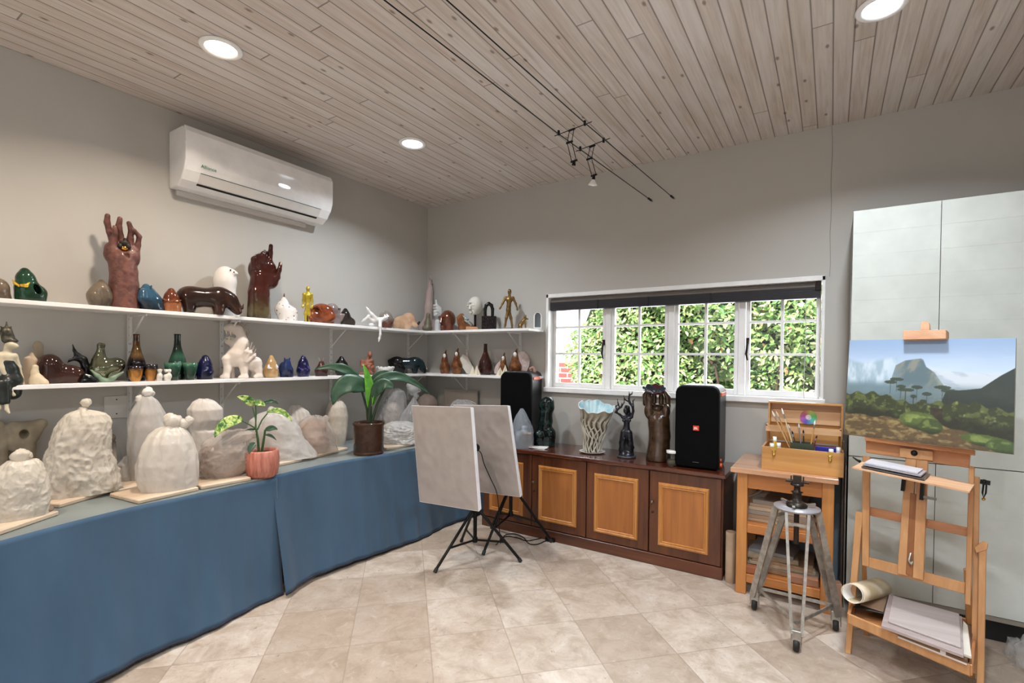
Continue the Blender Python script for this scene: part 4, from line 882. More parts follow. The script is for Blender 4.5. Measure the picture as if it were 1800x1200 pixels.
# cloud on the right
top2 = tri([0, .52, .6, .8, 1], [.9, .24, .28, .31, .30]); c2 = ss(0, .03, v0-top2)*ss(0, .03, uu-tri([0, 1], [0, 0])-.5-(v0-.22)*.42)
blend(c2*(1-mm*(uu < .66)), hx3('#c6ced6')); blend(c2*.5*ss(.45, .7, fbm(uu*2-v0*2, v0*3, 8, 4, 5))*(uu > .55), hx3('#93a3b3'))
blend(ss(.4, .5, v0)*.75, hx3('#6c8086'))
# dark right hill
hl = tri([0, .6, .64, .75, .83, .93, 1], [.9, .66, .49, .47, .45, .33, .26]); blend(ss(0, .006, v0-hl), hx3('#343b36')); blend(ss(0, .006, v0-hl)*ss(.45, .75, fbm(uu*A, v0, 9, 3, 6))*.4, hx3('#4a4a3a'))
# flat topped trees
for (tx, ty, tw) in ((.30, .43, .04), (.34, .40, .045), (.40, .50, .055), (.47, .47, .035), (.53, .53, .03), (.45, .56, .02), (.62, .46, .05), (.66, .49, .05), (.51, .60, .02), (.37, .47, .03)):
    blend((((uu-tx)/tw)**2+((v0-ty-.15*(uu-tx)**2)/.018)**2 < 1)*.85, hx3('#353e30')); blend((abs(uu-tx) < .0022)*(v0 > ty)*(v0 < ty+.12)*.8, hx3('#3a4034'))
# bushes
bt_ = tri([0, .08, .2, .3, .42, .55, .62, .8, .9, 1], [.56, .55, .54, .57, .62, .60, .60, .58, .62, .64])+.015*np.sin(uu*60)
fb = fbm(uu*A, v0, 20, 4, 7); bsh = ss(0, .01, v0-bt_); blend(bsh, hx3('#3d4527')); blend(bsh*ss(.45, .62, fb), hx3('#66713a')); blend(bsh*ss(.5, .7, fbm(uu*A, v0, 34, 2, 8))*(1-ss(.12, .22, v0-bt_)), hx3('#8a9256'))
dk = ss(.1, .2, v0-bt_); blend(bsh*dk*.8, hx3('#2c2c1e')); blend((abs(uu-.59) < .035)*(v0 > .66)*(v0 < .8)*.8, hx3('#3c2c24'))
gr_ = tri([0, .2, .4, .6, .8, 1], [.76, .78, .77, .80, .86, .90])+.008*np.sin(uu*40); g_ = ss(0, .012, v0-gr_); ff = fbm(uu*A, v0*2, 22, 4, 9)
blend(g_, hx3('#6a5334')); blend(g_*ss(.42, .6, ff), hx3('#93794a')); blend(g_*ss(.58, .7, ff), hx3('#a8915c')); blend(g_*ss(.95, 1.03, v0+.0*uu)*.6, hx3('#3a2c1e'))
for (bx_, by_, rx_, ry_, c1, c2) in ((.49, .79, .12, .085, '#5e7034', '#8fa04e'), (.56, .83, .07, .07, '#4b5a2c', '#7a8c42'), (.86, .91, .13, .05, '#56692f', '#86984a'), (.95, .95, .09, .06, '#4c6230', '#7d9148')):
    e = ((uu-bx_)/rx_)**2+((v0-by_-.1*(uu-bx_))/ry_)**2; e2 = e+.5*(fbm(uu*A, v0, 26, 3, 10)-.5); blend(1-ss(.9, 1.05, e2), hx3(c1)); blend((1-ss(.3, .9, e2))*ss(.4, .6, fb)*(v0 < by_+.02), hx3(c2)); blend((1-ss(.9, 1.05, e2))*ss(by_+.01, by_+ry_, v0)*.7, hx3('#26291a'))
pt = thing('painting', 'unframed landscape painting of a cloud-covered mountain over green bushes on the easel', 'painting', (PC['TL']+PC['BR'])/2)
Op = Vector(pt.location); vs = []
for j in range(ny_):
    for i in range(nx_):
        u_, v_ = i/(nx_-1), j/(ny_-1); p = PC['BL'].lerp(PC['BR'], u_).lerp(PC['TL'].lerp(PC['TR'], u_), v_)-Op; vs.append(tuple(p+pn*.0025))
fs = [(j*nx_+i, j*nx_+i+1, (j+1)*nx_+i+1, (j+1)*nx_+i) for j in range(ny_-1) for i in range(nx_-1)]
me = bpy.data.meshes.new('canvas'); me.from_pydata(vs, [], fs); ca = me.color_attributes.new('col', 'FLOAT_COLOR', 'POINT')
dk_ = ss(.5, .62, v0)[..., None]; g1_ = Cc.mean(-1, keepdims=True); Cc = Cc*(1-dk_)+(Cc*.80+g1_*.10)*dk_; Cc = np.clip(Cc*(1+.10*dk_*(fbm(uu*A, v0, 60, 2, 12)[..., None]-.5)*2), 0, 1)
lin = np.where(Cc <= .04045, Cc/12.92, ((Cc+.055)/1.055)**2.4); ca.data.foreach_set('color', np.concatenate([lin.reshape(-1, 3), np.ones((nx_*ny_, 1))], 1).astype(np.float32).ravel()); me.update()
t = NT('oil_paint'); a_ = t.n('Attribute', attribute_name='col'); t.base(a_.outputs['Color']); t.b.inputs['Roughness'].default_value = .5; t.bump(t.noise(t.coord(), 190, 3).outputs[0], .15, .001)
link('paint_surface', me, t.m, pt)
cs_ = [PC[k]-Op for k in ('BL', 'BR', 'TR', 'TL')]; vs = [tuple(v+pn*.0015) for v in cs_]+[tuple(v-pn*.016) for v in cs_]
link('stretcher', MB().add(vs, [(0, 1, 2, 3), (7, 6, 5, 4), (0, 4, 5, 1), (1, 5, 6, 2), (2, 6, 7, 3), (3, 7, 4, 0)]), mat('canvas_edge', '#cfc8bb', .8), pt)
# ------------------------------------------------------------------ sculptures on the shelves
def glz(name, col, col2=None, rough=.14, metal=0, nsc=12, coat=.7, bump=0, thr=(.4, .6)):
    return mat(name, col, rough, metal, col2, nsc, coat*.7, bump, thr=thr, spec=.15)
def zgrad(name, stops, rough=.15, metal=0, coat=.6, nz=.03):
    if name in _mc: return _mc[name]
    t = NT(name); g = t.n('SeparateXYZ', Vector=t.coord()); nn = t.noise(t.coord(), 22, 4)
    f = t.math('ADD', g.outputs[2], t.math('MULTIPLY', t.math('SUBTRACT', nn.outputs[0], .5), nz*2)); z0, z1 = stops[0][0], stops[-1][0]
    f = t.math('DIVIDE', t.math('SUBTRACT', f, z0), z1-z0); t.base(t.ramp(f, [((z-z0)/(z1-z0), srgb(c)) for z, c in stops]))
    t.b.inputs['Roughness'].default_value = rough; t.b.inputs['Metallic'].default_value = metal; t.b.inputs['Coat Weight'].default_value = coat*.7; t.b.inputs['Specular IOR Level'].default_value = .15; t.b.inputs['Coat Roughness'].default_value = .05
    _mc[name] = t.m; return t.m
def prims(F, spec):
    out = []
    for p in spec:
        k = p[0]
        if k == 'L': out += F.line(list(p[1:]))
        elif k == 'E': out.append(F.E(*p[1:]))
        elif k == 'N': out.append(F.E(*p[1:], op='-e') if len(p) < 8 else F.E(*p[1:8], op='-e'))
        elif k == 'NL': out += [('-c',)+c[1:] for c in F.line(list(p[1:]))]
    return out
def sculpt(name, label, cat, px, xs, z, body, m, parts=(), k=6, cells=56, ax=0, bname='body', clip=True, group=None, noise=0, nsc=60, single=False):
    F = Frame(px, ax, xs, z); fl = 0.0 if clip else None
    me = sdf_mesh(name, prims(F, body), k*F.mpp, cells, noise*F.mpp, nsc, fl)
    v = np.array([q.co[2] for q in me.vertices]) if len(me.vertices) else np.zeros(1); dz_ = 0
    if clip and v.min() > .0005: dz_ = -v.min(); me.transform(Matrix.Translation((0, 0, dz_)))
    if not parts or single:
        o = link(name, me, m, None, F.p, F.rz); tag(o, label, cat, group); root = o
        if parts: pass
        else: return F, root
    else:
        root = thing(name, label, cat, F.p, F.rz, group); link(bname, me, m, root)
    for pn_, spec, pm, *rest in parts:
        kk = rest[0] if rest else k*.5; cc = rest[1] if len(rest) > 1 else 30
        if callable(spec): mm = spec(F)
        else: mm = sdf_mesh(pn_, prims(F, spec), kk*F.mpp, cc, 0, 20, 0.0 if clip else None)
        if dz_ and not isinstance(mm, MB): mm.transform(Matrix.Translation((0, 0, dz_)))
        o = link(pn_, mm, pm, root)
        if dz_ and isinstance(mm, MB): o.location.z = dz_
    return F, root
G_GREEN = glz('glaze_green', '#23432f', '#182e22'); G_GOLDY = mat('yellow_gold', '#e0b53c', .25, .6); G_BRNST = glz('stone_glaze', '#6f6153', '#54483c', .3)
sculpt('clay_boulder', 'brown rounded ceramic cut by the left edge of the photo on the upper shelf', 'sculpture', 0, .15, UZ, [('E', -3, 508, 0, 18, 19, 16), ('L', (-6, 520, 0, 16), (4, 524, 0, 12))], G_BRNST, ax=0)
sculpt('mammoth_figurine', 'green glazed domed animal figurine with yellow tusks on the upper shelf', 'figurine', 50, .15, UZ,
    [('L', (44, 477, 0, 6), (45, 488, 0, 12), (48, 506, 0, 16), (50, 522, 0, 17), (50, 534, 0, 15)), ('L', (52, 512, 0, 13), (66, 514, 0, 12), (67, 530, 0, 11)), ('N', 66, 508, -10, 5, 9, 12, 20), ('N', 53, 534, -12, 5, 5, 8)],
    G_GREEN, [('tusk', [('L', (23, 495, -6, 1), (27, 501, -12, 1.8), (34, 505, -15, 2.2))], G_GOLDY), ('tusk', [('L', (38, 504, -17, 2.4), (46, 504, -19, 2.6), (51, 499, -18, 1.4))], G_GOLDY)])
sculpt('clay_mole_figurine', 'grey brown pointed figurine left of the red brown hand on the upper shelf', 'figurine', 177, .14, UZ,
    [('L', (178, 494, 0, 3), (178, 506, 0, 10), (176, 520, 0, 17), (177, 546, 0, 14)), ('E', 168, 524, -6, 9, 13), ('N', 184, 522, -16, 6, 14, 5, 10)], glz('stone_glaze2', '#6d6152', '#3f372f', .3), k=8)
M_RED = mat('oxide_red', '#54302a', .5, 0, '#70463c', 30, bump=.6, bsc=70, coat=.12); G_GOLD = mat('polished_gold', '#d9a53c', .15, 1)
sculpt('hand_sculpture', 'large red brown raised hand sculpture with a gold eye set in the palm', 'sculpture', 217, .13, UZ,
    [('E', 214, 450, 0, 28, 21, 13), ('E', 200, 442, -2, 15, 15, 11), ('E', 232, 450, 0, 14, 20, 12), ('L', (214, 456, 0, 20), (218, 478, 0, 20), (218, 500, 0, 21), (218, 560, 0, 25)),
     ('L', (190, 385, -6, 4), (189, 396, -2, 4.6), (194, 411, 2, 5), (200, 434, 0, 6)), ('L', (202, 404, -14, 3), (203, 415, -12, 4), (200, 434, -6, 6)),
     ('L', (211, 387, -6, 4), (209, 401, -3, 4.8), (212, 416, 0, 5), (213, 436, 0, 5.5)), ('L', (227, 394, -14, 3.6), (231, 403, -9, 4.3), (229, 420, -2, 5), (230, 438, 0, 5.5)),
     ('L', (237, 405, -12, 3.3), (245, 414, -6, 3.8), (243, 428, -2, 4.3), (240, 445, 0, 5)), ('N', 219, 436, -15, 10, 9, 8), ('N', 222, 451, -15, 5, 6, 3)], M_RED,
    [('gold_eye', [('E', 219, 438, -10, 6, 4.5, 4)], G_GOLD), ('petals', [('E', 219, 429, -12, 8, 4, 3), ('E', 226, 434, -12, 4, 5, 3, 30), ('E', 211, 435, -12, 4, 4, 3), ('E', 220, 424, -11, 3, 4, 3)], mat('burnt_black', '#1c1210', .6))], k=2.2, cells=120, bname='hand', noise=.5)
sculpt('elephant_figurine', 'blue glazed figurine with drooping snout fading to dark on the upper shelf', 'figurine', 264, .17, UZ,
    [('L', (257, 504, 0, 5), (259, 516, 0, 12), (264, 530, 0, 17), (266, 560, 0, 17)), ('L', (264, 530, 0, 14), (277, 541, 0, 11)), ('L', (251, 516, -12, 6), (251, 527, -15, 8))],
    zgrad('glaze_blue_dark', [(.0, '#14191e'), (.04, '#23323e'), (.08, '#294a60'), (.2, '#3b6077')]), [('ear', [('L', (246, 509, -6, 1.4), (249, 513, -6, 2))], glz('glaze_ear', '#27465a')), ('ear', [('L', (266, 503, -6, 1.4), (263, 509, -8, 2))], glz('glaze_ear', '#27465a'))])
G_COP = glz('glaze_copper', '#6e3c26', '#905636', .16, .2)
sculpt('copper_figurine', 'small copper brown egg-shaped figurine with curled tusks, left of the dark rhinoceros', 'figurine', 301, .19, UZ,
    [('L', (301, 511, 0, 5), (301, 522, 0, 10), (301, 536, 0, 13.5), (302, 560, 0, 13))], zgrad('copper_two', [(0, '#9c6440'), (.06, '#8d5636'), (.075, '#5e3020'), (.2, '#683824')]),
    [('tusk', [('L', (287, 526, -4, 1.2), (291, 530, -12, 1.6), (299, 531, -14, 1.8))], G_COP), ('tusk', [('L', (303, 531, -14, 1.8), (312, 530, -11, 1.6), (318, 527, -4, 1.2))], G_COP)])
def rhino(name, label, m, px, xs, z, X, flip=1, ax=0, s=1., horn=None, cells=90):
    # X(x,y) maps a template (0..120 wide, 0..50 high up) to pixels
    q = lambda x, y, d, r: (X(x, y)[0], X(x, y)[1], d*s, r*s)
    body = [('E', *X(43, 29), 0, 36*s, 17*s, 19*s), ('E', *X(22, 27), 0, 20*s, 19*s, 17*s, -8), ('E', *X(72, 30), 0, 20*s, 19*s, 17*s, 0), ('L', q(80, 31, 0, 15), q(95, 26, 0, 10.5), q(104, 14, 0, 7.5), q(109, 7, 0, 6)), ('E', *X(88, 34), 0, 9*s, 7*s, 9*s)]
    for x, d in ((20, -9), (20, 9), (72, -9), (72, 9)): body.append(('L', q(x, 22, d, 9), q(x+2, 8, d, 6.5), q(x+1, -6, d, 6.5)))
    return sculpt(name, label, 'figurine', px, xs, z, body, m, [('horn', [('L', q(108, 11, 0, 3.2), q(116, 14, 0, 2), q(119, 21, 0, .6))], horn or m), ('horn', [('L', q(103, 18, 0, 2.5), q(110, 21, 0, .6))], horn or m),
        ('ear', [('L', q(96, 34, -5, 2.6), q(95, 41, -7, .8))], m), ('ear', [('L', q(99, 34, 5, 2.6), q(103, 39, 7, .8))], m), ('tail', [('L', q(2, 32, 0, 1.6), q(-1, 22, 0, 1.4), q(1, 15, 0, 1.8))], m)], k=9*s, cells=cells, ax=ax)
rhino('rhinoceros_figurine', 'dark brown glazed rhinoceros between the white bird head and the copper figurine', glz('glaze_umber', '#2a1c17', '#4a2a1e', .16, nsc=8, thr=(.5, .75)), 366, .19, UZ, lambda x, y: (311+x, 552-y*1.0))
sculpt('white_bird_sculpture', 'smooth white owl-like sculpture standing behind the dark rhinoceros', 'sculpture', 396, .09, UZ,
    [('E', 396, 491, 0, 19, 23, 17), ('L', (395, 500, 0, 17), (395, 525, 0, 17), (400, 560, 0, 20)), ('L', (410, 479, -8, 5), (416, 481, -12, 2.5))], mat('bisque_white', '#dfdad6', .55),
    [('eye', [('E', 405, 476, -14, 1.4, 1.4, 2)], M_BLACK), ('nostril', [('E', 411, 479, -13, 1.2, 1.2, 2)], M_BLACK)])
G_DKH = zgrad('hand_glaze', [(0, '#4a4330'), (.06, '#5d533a'), (.12, '#452e20'), (.2, '#4a211b'), (.5, '#351512')], .1, .15, 1, .08)
sculpt('hand_sculpture', 'glossy dark brown hand sculpture with folded fingers and a raised forefinger and thumb', 'sculpture', 458, .13, UZ,
    [('E', 461, 474, 0, 24, 24, 13), ('E', 474, 490, 0, 14, 16, 11, 30), ('L', (458, 488, 0, 16), (455, 515, 0, 17), (455, 575, 0, 20)), ('L', (476, 431, -2, 3.6), (475, 443, 0, 4), (473, 462, 2, 6)),
     ('L', (465, 441, 4, 3.5), (463, 448, -8, 4.3), (464, 462, -10, 5)), ('L', (458, 446, 4, 3.6), (455, 453, -9, 4.4), (456, 468, -10, 5)), ('L', (450, 450, 4, 3.6), (446, 458, -8, 4.4), (447, 474, -8, 5)),
     ('L', (493, 461, -6, 3), (491, 473, -7, 3.8), (487, 486, -5, 5), (476, 497, 0, 9))], G_DKH,
    [('thumbnail', [('E', 494, 462, -9, 1.6, 2.6, 1)], mat('nail', '#c9b7a8', .2))], k=2.6, cells=120, bname='hand', noise=.5)
t = NT('speckled_white'); vo = t.n('TexVoronoi', Scale=52.); t.set(vo.inputs['Vector'], t.coord()); kp = t.n('SeparateXYZ', Vector=vo.outputs['Color']).outputs[0]
t.base(t.mix(t.math('MULTIPLY', t.math('LESS_THAN', kp, .45), t.ramp(vo.outputs['Distance'], [(.25, (1, 1, 1)), (.4, (0, 0, 0))])), srgb('#dcd8d4'), srgb('#7a4335'))); t.b.inputs['Roughness'].default_value = .15; t.b.inputs['Coat Weight'].default_value = .6; M_SPK = t.m
sculpt('bird_vase', 'white bird-shaped vase speckled with reddish brown spots right of the dark hand', 'figurine', 501, .15, UZ,
    [('L', (499, 524, 0, 2.5), (499, 532, 0, 6), (497, 543, 0, 12), (504, 556, 0, 13), (505, 575, 0, 12)), ('L', (500, 545, 0, 11), (513, 548, 0, 8), (514, 575, 0, 8))], M_SPK, [('beak', [('L', (499.5, 516, 0, .6), (499, 525, 0, 2.2))], glz('beak_red', '#6a3a33'))])
def human(name, label, px, xs, z, m, J, parts=(), k=3, cells=100, ax=0, clip=True, s=1., cat='figurine'):
    """J: joints in pixels: head, neck, chest, waist, hip, shoulders, elbows, hands, knees, feet (x,y,d)."""
    b = []; g = lambda n, r: (*J[n], r*s) if len(J[n]) == 3 else (*J[n], 0, r*s)
    hx_, hy_, hd = (*J['head'], 0)[:3]; hr = J.get('hr', 4)
    b.append(('E', hx_, hy_, hd, hr*.8, hr*1.15, hr*.95)); b.append(('L', g('neck', hr*.55/s), (hx_, hy_+hr*.5, hd, hr*.55)))
    b.append(('E', hx_+J.get('fx', 0)*hr*.8, hy_+hr*.1, hd-hr*.85, hr*.2, hr*.35, hr*.3))
    b += [('L', g('sl', 3.0), g('chest', 4.3), g('sr', 3.0)), ('L', g('neck', 2.2), g('chest', 4.6), g('waist', 3.7), g('hip', 4.2))]
    for q in 'lr':
        b += [('L', g('s'+q, 2.6), g('e'+q, 1.9), g('h'+q, 1.4)), ('L', g('hip', 3.6), g('k'+q, 2.6), g('a'+q, 1.7), g('f'+q, 1.6))]
        ex, ey = J['e'+q][:2]; hx2, hy2 = J['h'+q][:2]; hd2 = (*J['h'+q], 0)[2]; l = math.hypot(hx2-ex, hy2-ey)+1e-6; ux, uy = (hx2-ex)/l, (hy2-ey)/l
        b.append(('E', hx2+ux*1.4*s, hy2+uy*1.4*s, hd2, 1.4*s, 2.2*s, 1.1*s))
    return sculpt(name, label, cat, px, xs, z, b, m, parts, k=k, cells=cells, ax=ax, clip=clip)
M_YEL = mat('gold_yellow', '#bfa737', .35, .5)
human('male_figurine', 'yellow gold standing male figurine on the upper shelf, arms at his sides', 540, .17, UZ, M_YEL, dict(head=(541, 508), hr=4.2, neck=(541, 513), chest=(540.5, 520), waist=(540.5, 528), hip=(540.5, 536), sl=(534, 517), sr=(547, 517),
    el=(532.5, 529, 1), hl=(532, 539, -1), er=(548.5, 529, 1), hr2=(549, 540), kl=(537.5, 550, -2), kr=(543.5, 550, 0), al=(537, 566, 0), ar=(543.5, 566, 1), fl=(537, 574, -4), fr=(544, 574, -3)) | {'hr': 4.2} if False else dict(head=(541, 508), neck=(541, 513), chest=(540.5, 520), waist=(540.5, 528), hip=(540.5, 536), sl=(534, 517), sr=(547, 517),
    el=(532.5, 529, 1), er=(548.5, 529, 1), hl=(532, 539, -1), hr=4.2, kl=(537.5, 550, -2), kr=(543.5, 550, 0), al=(537, 566, 0), ar=(543.5, 566, 1), fl=(537, 574, -4), fr=(544, 574, -3))) if False else None
def human2(name, label, px, xs, z, m, hr, head, neck, chest, waist, hip, S, Eb, Hn, K, A, Ft, fx=0, **kw):
    s = kw.pop('s', 1.); parts = kw.pop('parts', ()); ax = kw.pop('ax', 0); clip = kw.pop('clip', True); cat = kw.pop('cat', 'figurine'); th = kw.pop('th', 1.)
    e = lambda p, r: (p[0], p[1], p[2] if len(p) > 2 else 0, r*s*th)
    h3 = e(head, 1)
    b = [('E', h3[0], h3[1], h3[2], hr*.8, hr*1.15, hr*.95), ('L', e(neck, 1.9), (h3[0], h3[1]+hr*.5, h3[2], hr*.5)), ('E', h3[0]+fx*hr*.75, h3[1]+hr*.15, h3[2]-hr*.85*(1-abs(fx)*.8), hr*.2, hr*.32, hr*.3),
         ('L', e(S[0], 2.7), e(chest, 4.2), e(S[1], 2.7)), ('L', e(neck, 2.0), e(chest, 4.6), e(waist, 3.6), e(hip, 4.1))]
    for q in (0, 1):
        b += [('L', e(S[q], 2.5), e(Eb[q], 1.8), e(Hn[q], 1.3)), ('L', e(hip, 3.4), e(K[q], 2.5), e(A[q], 1.6), e(Ft[q], 1.5))]
        ux, uy = Hn[q][0]-Eb[q][0], Hn[q][1]-Eb[q][1]; l = math.hypot(ux, uy)+1e-6; p = e(Hn[q], 1)
        nx2, ny2 = -uy/l, ux/l
        for w_ in (-.8, -.25, .3, .8): b.append(('L', (p[0]+ux/l*s, p[1]+uy/l*s, p[2], .6*s), (p[0]+ux/l*3.2*s+nx2*w_*s, p[1]+uy/l*3.2*s+ny2*w_*s, p[2]-.5, .42*s)))
        b.append(('L', (p[0], p[1], p[2], .6*s), (p[0]+ux/l*1.2*s+nx2*1.5*s, p[1]+uy/l*1.2*s+ny2*1.5*s, p[2]-1.2, .42*s)))
    return sculpt(name, label, cat, px, xs, z, b, m, parts, k=kw.get('k', 2.2)*s, cells=kw.get('cells', 110), ax=ax, clip=clip)
human2('male_figurine', 'yellow gold standing male figurine with arms at his sides on the upper shelf', 540, .17, UZ, M_YEL, 4, (541, 507), (541, 513), (540.5, 520), (540.5, 529), (540.5, 537), ((534.5, 517), (547, 517)), ((533, 528, 1), (548.5, 528, 1)),
    ((532.5, 538, -1), (548.5, 538, -1)), ((537, 552, -1), (544, 552, 0)), ((537, 566, 1), (543.5, 566, 1)), ((536.5, 576, -3), (544, 576, -3)), fx=.4)
G_OR = glz('glaze_orange', '#66301c', '#8c4a2c', .12)
sculpt('bull_figurine', 'orange brown glazed bull figurine with lowered curled horns', 'figurine', 563, .17, UZ,
    [('E', 565, 550, 0, 20, 17, 14), ('L', (551, 556, -6, 12), (548, 566, -6, 8)), ('L', (575, 556, 0, 12), (580, 575, 0, 8)), ('L', (556, 558, 0, 12), (556, 578, 0, 9)), ('N', 560, 545, -17, 6, 5, 4, 20), ('L', (577, 545, -2, 6), (584, 556, -8, 4), (576, 562, -12, 3))], G_OR,
    [('horn', [('L', (552, 543, -10, 2.5), (560, 540, -16, 2.4), (565, 548, -18, 1.2))], G_OR), ('horn', [('L', (543, 552, -12, 2.4), (546, 561, -17, 2), (553, 562, -18, 1))], G_OR)], k=7)
G_GRY = glz('glaze_grey_mauve', '#6a5c5a', '#8d7f7b', .18)
sculpt('bull_figurine', 'grey mauve glazed bull figurine with thin dark-tipped horns behind the orange one', 'figurine', 588, .12, UZ,
    [('E', 583, 548, 0, 13, 15, 12), ('L', (586, 556, 0, 11), (583, 580, 0, 9)), ('L', (590, 552, 0, 8), (596, 560, -3, 5), (603, 554, -5, 3)), ('L', (592, 560, 0, 7), (588, 578, 0, 6))], G_GRY,
    [('horn', [('L', (592, 548, -5, 2.2), (596, 542, -6, .7))], M_BLACK), ('horn', [('L', (596, 549, 3, 2.2), (598, 541, 3, .7))], M_BLACK)], k=6)
G_DK = glz('glaze_near_black', '#26211f', '#3a332e', .12)
sculpt('snail_figurine', 'small dark pointed figurine at the right of the grey bull on the upper shelf', 'figurine', 610, .17, UZ, [('L', (607, 545, 0, 3.5), (607, 554, 0, 7), (609, 580, 0, 10)), ('L', (608, 564, 0, 8), (617, 566, 0, 6), (617, 580, 0, 6))], G_DK)
M_PORC = mat('white_porcelain', '#e3e1df', .3, coat=.3)
sculpt('acrobat_figurine', 'white reclining acrobat figurine with one leg dangling over the upper shelf edge', 'figurine', 662, .235, UZ,
    [('L', (658, 563, 0, 4.5), (668, 562, 0, 4.2), (675, 560, -1, 3.6)), ('E', 678, 558, -3, 4, 3.6, 3.6), ('L', (664, 562, -2, 3.4), (654, 553, -4, 2.6), (647, 545, -4, 1.8), (644, 541, -4, 1)), ('L', (655, 563, 0, 3), (648, 556, -2, 2.2), (640, 563, -3, 1.6), (636, 566, -3, 1)),
     ('L', (668, 563, -4, 3.4), (668, 574, -8, 2.6), (668.5, 588, -8, 1.8), (667, 595, -8, 1.7), (666, 600, -9, 1)), ('E', 653, 571, 0, 5, 3, 4)], M_PORC, k=2.5, cells=110, clip=False)
sculpt('bird_figurine', 'brown and silver glossy egg-shaped bird figurine right of the white acrobat', 'figurine', 678, .12, UZ, [('L', (677, 556, 0, 10), (679, 568, 0, 11), (678, 585, 0, 7)), ('L', (684, 560, -4, 7), (690, 562, -6, 2.5))],
    zgrad('silver_brown', [(0, '#4c2a22'), (.05, '#6b3d2e'), (.08, '#8f8880'), (.15, '#a8a39a')], .1, .5, 1, .05))
G_BEI = glz('glaze_beige', '#b89476', '#cbaa8c', .2)
sculpt('elephant_figurine', 'beige glazed elephant figurine with dark-tipped trunk near the corner of the upper shelf', 'figurine', 712, .12, UZ,
    [('E', 707, 567, 0, 16, 12, 11), ('E', 718, 560, 0, 11, 11, 10), ('L', (724, 563, -2, 6), (729, 571, -4, 3.6), (733, 571, -5, 2.6)), ('L', (696, 572, -4, 5), (695, 590, -4, 5)), ('L', (700, 572, 5, 5), (700, 590, 5, 5)), ('L', (716, 572, -4, 5), (717, 590, -4, 5)), ('L', (712, 572, 5, 5), (712, 590, 5, 5))], G_BEI,
    [('trunk_tip', [('L', (733, 571, -5, 2.5), (737, 566, -6, 1.8))], G_DK)], k=5)
M_PINK = mat('pink_clay', '#b09c97', .75)
sculpt('rocket_sculpture', 'tall pinkish clay rocket sculpture standing in the corner of the upper shelf', 'sculpture', 754, .13, UZ,
    [('L', (756, 497, 0, 3.5), (754.5, 515, 0, 5.6), (753, 540, 0, 7.2), (752, 565, 0, 7.6), (752, 600, 0, 7))], M_PINK,
    [('nose_ball', [('E', 756, 488, 0, 3.4, 4.2)], M_PINK), ('figure', [('L', (758, 494, -4, 1.6), (759, 499, -4, 2))], mat('pink_clay_dark', '#8d7a76', .8)), ('fin', [('L', (745, 563, 0, 2.2), (739, 574, 0, 2.6), (738, 600, 0, 2.4)), ('L', (745, 570, 0, 2), (744, 590, 0, 2.5))], M_PINK, 4),
     ('fin', [('L', (760, 563, 0, 2.2), (765, 574, 0, 2.6), (766, 600, 0, 2.4)), ('L', (760, 570, 0, 2), (761, 590, 0, 2.5))], M_PINK, 4)], k=3)
sculpt('olive_figurine', 'small olive green upright figurine in front of the pink rocket', 'figurine', 752, .215, UZ, [('L', (752.5, 553, 0, 3.8), (752, 568, 0, 4.4), (751, 590, 0, 5)), ('E', 751, 577, -2, 9, 4.5, 6)], mat('olive_clay', '#6b6450', .45, col2='#575140'))
# window wall part of the upper shelf (plane y = const)
sculpt('hand_sculpture', 'small white plaster hand with curled fingers and raised forefinger in the corner', 'sculpture', 769, -.13, UZ,
    [('L', (769, 566, 0, 5), (768, 600, 0, 6)), ('E', 769, 550, 0, 7.5, 9, 5), ('L', (766, 528, 0, 1.4), (767, 535, 0, 1.8), (769, 545, 0, 2.6)), ('L', (762, 537, -2, 1.5), (768, 537, -5, 1.9), (774, 542, -3, 2)), ('L', (762, 542, -2, 1.5), (768, 542, -6, 1.9), (775, 547, -3, 2)), ('L', (763, 547, -2, 1.5), (769, 547, -6, 1.9), (775, 552, -3, 2)), ('L', (763, 555, -4, 1.5), (767, 553, -6, 2))], mat('plaster', '#cfd0d0', .7), k=1.8, ax=1, cells=90)
G_BRZ = glz('bronze_glaze', '#5a3325', '#7a4a35', .22, .3)
sculpt('head_sculpture', 'brown bronze-like bald male head with heavy brow on the upper shelf', 'sculpture', 786, -.17, UZ,
    [('E', 787, 562, 0, 14, 17, 15), ('L', (786, 572, 0, 11), (785, 600, 0, 12)), ('L', (776, 561, -13, 1.8), (775, 568, -15, 2.4)), ('L', (772, 558, -10, 2), (781, 557, -14, 2)), ('E', 778, 573.5, -12, 4.5, 1.3, 2.4), ('E', 779, 577, -11, 5, 3, 4), ('N', 772, 561, -13, 2.2, 1.6, 2), ('N', 780, 561, -14.5, 2.6, 1.6, 2), ('E', 784, 568, -11, 4, 4, 3), ('N', 778, 571.8, -15, 4, .8, 1.5)], G_BRZ,
    [('ear', [('E', 798, 565, -2, 1.8, 4.2, 2.5)], G_BRZ)], k=2.2, ax=1, cells=100, bname='head')
sculpt('bird_figurine', 'small brown bird figurine with blue and white glazed wing left of the mask head', 'figurine', 816, -.17, UZ, [('L', (812, 554, 0, 3.4), (811, 562, -2, 6), (814, 590, 0, 8)), ('L', (814, 566, 0, 8), (826, 572, 0, 4.5), (830, 574, 0, 3)), ('L', (808, 556, -3, 2), (804, 558, -4, 1))], glz('bird_brown', '#6f4226', '#8d5c36'),
    [('wing', [('L', (814, 556, -4, 2.6), (820, 563, -7, 3.6), (828, 572, -5, 2))], glz('wing_white', '#c4c6be', '#3c5a60', nsc=40))], ax=1)
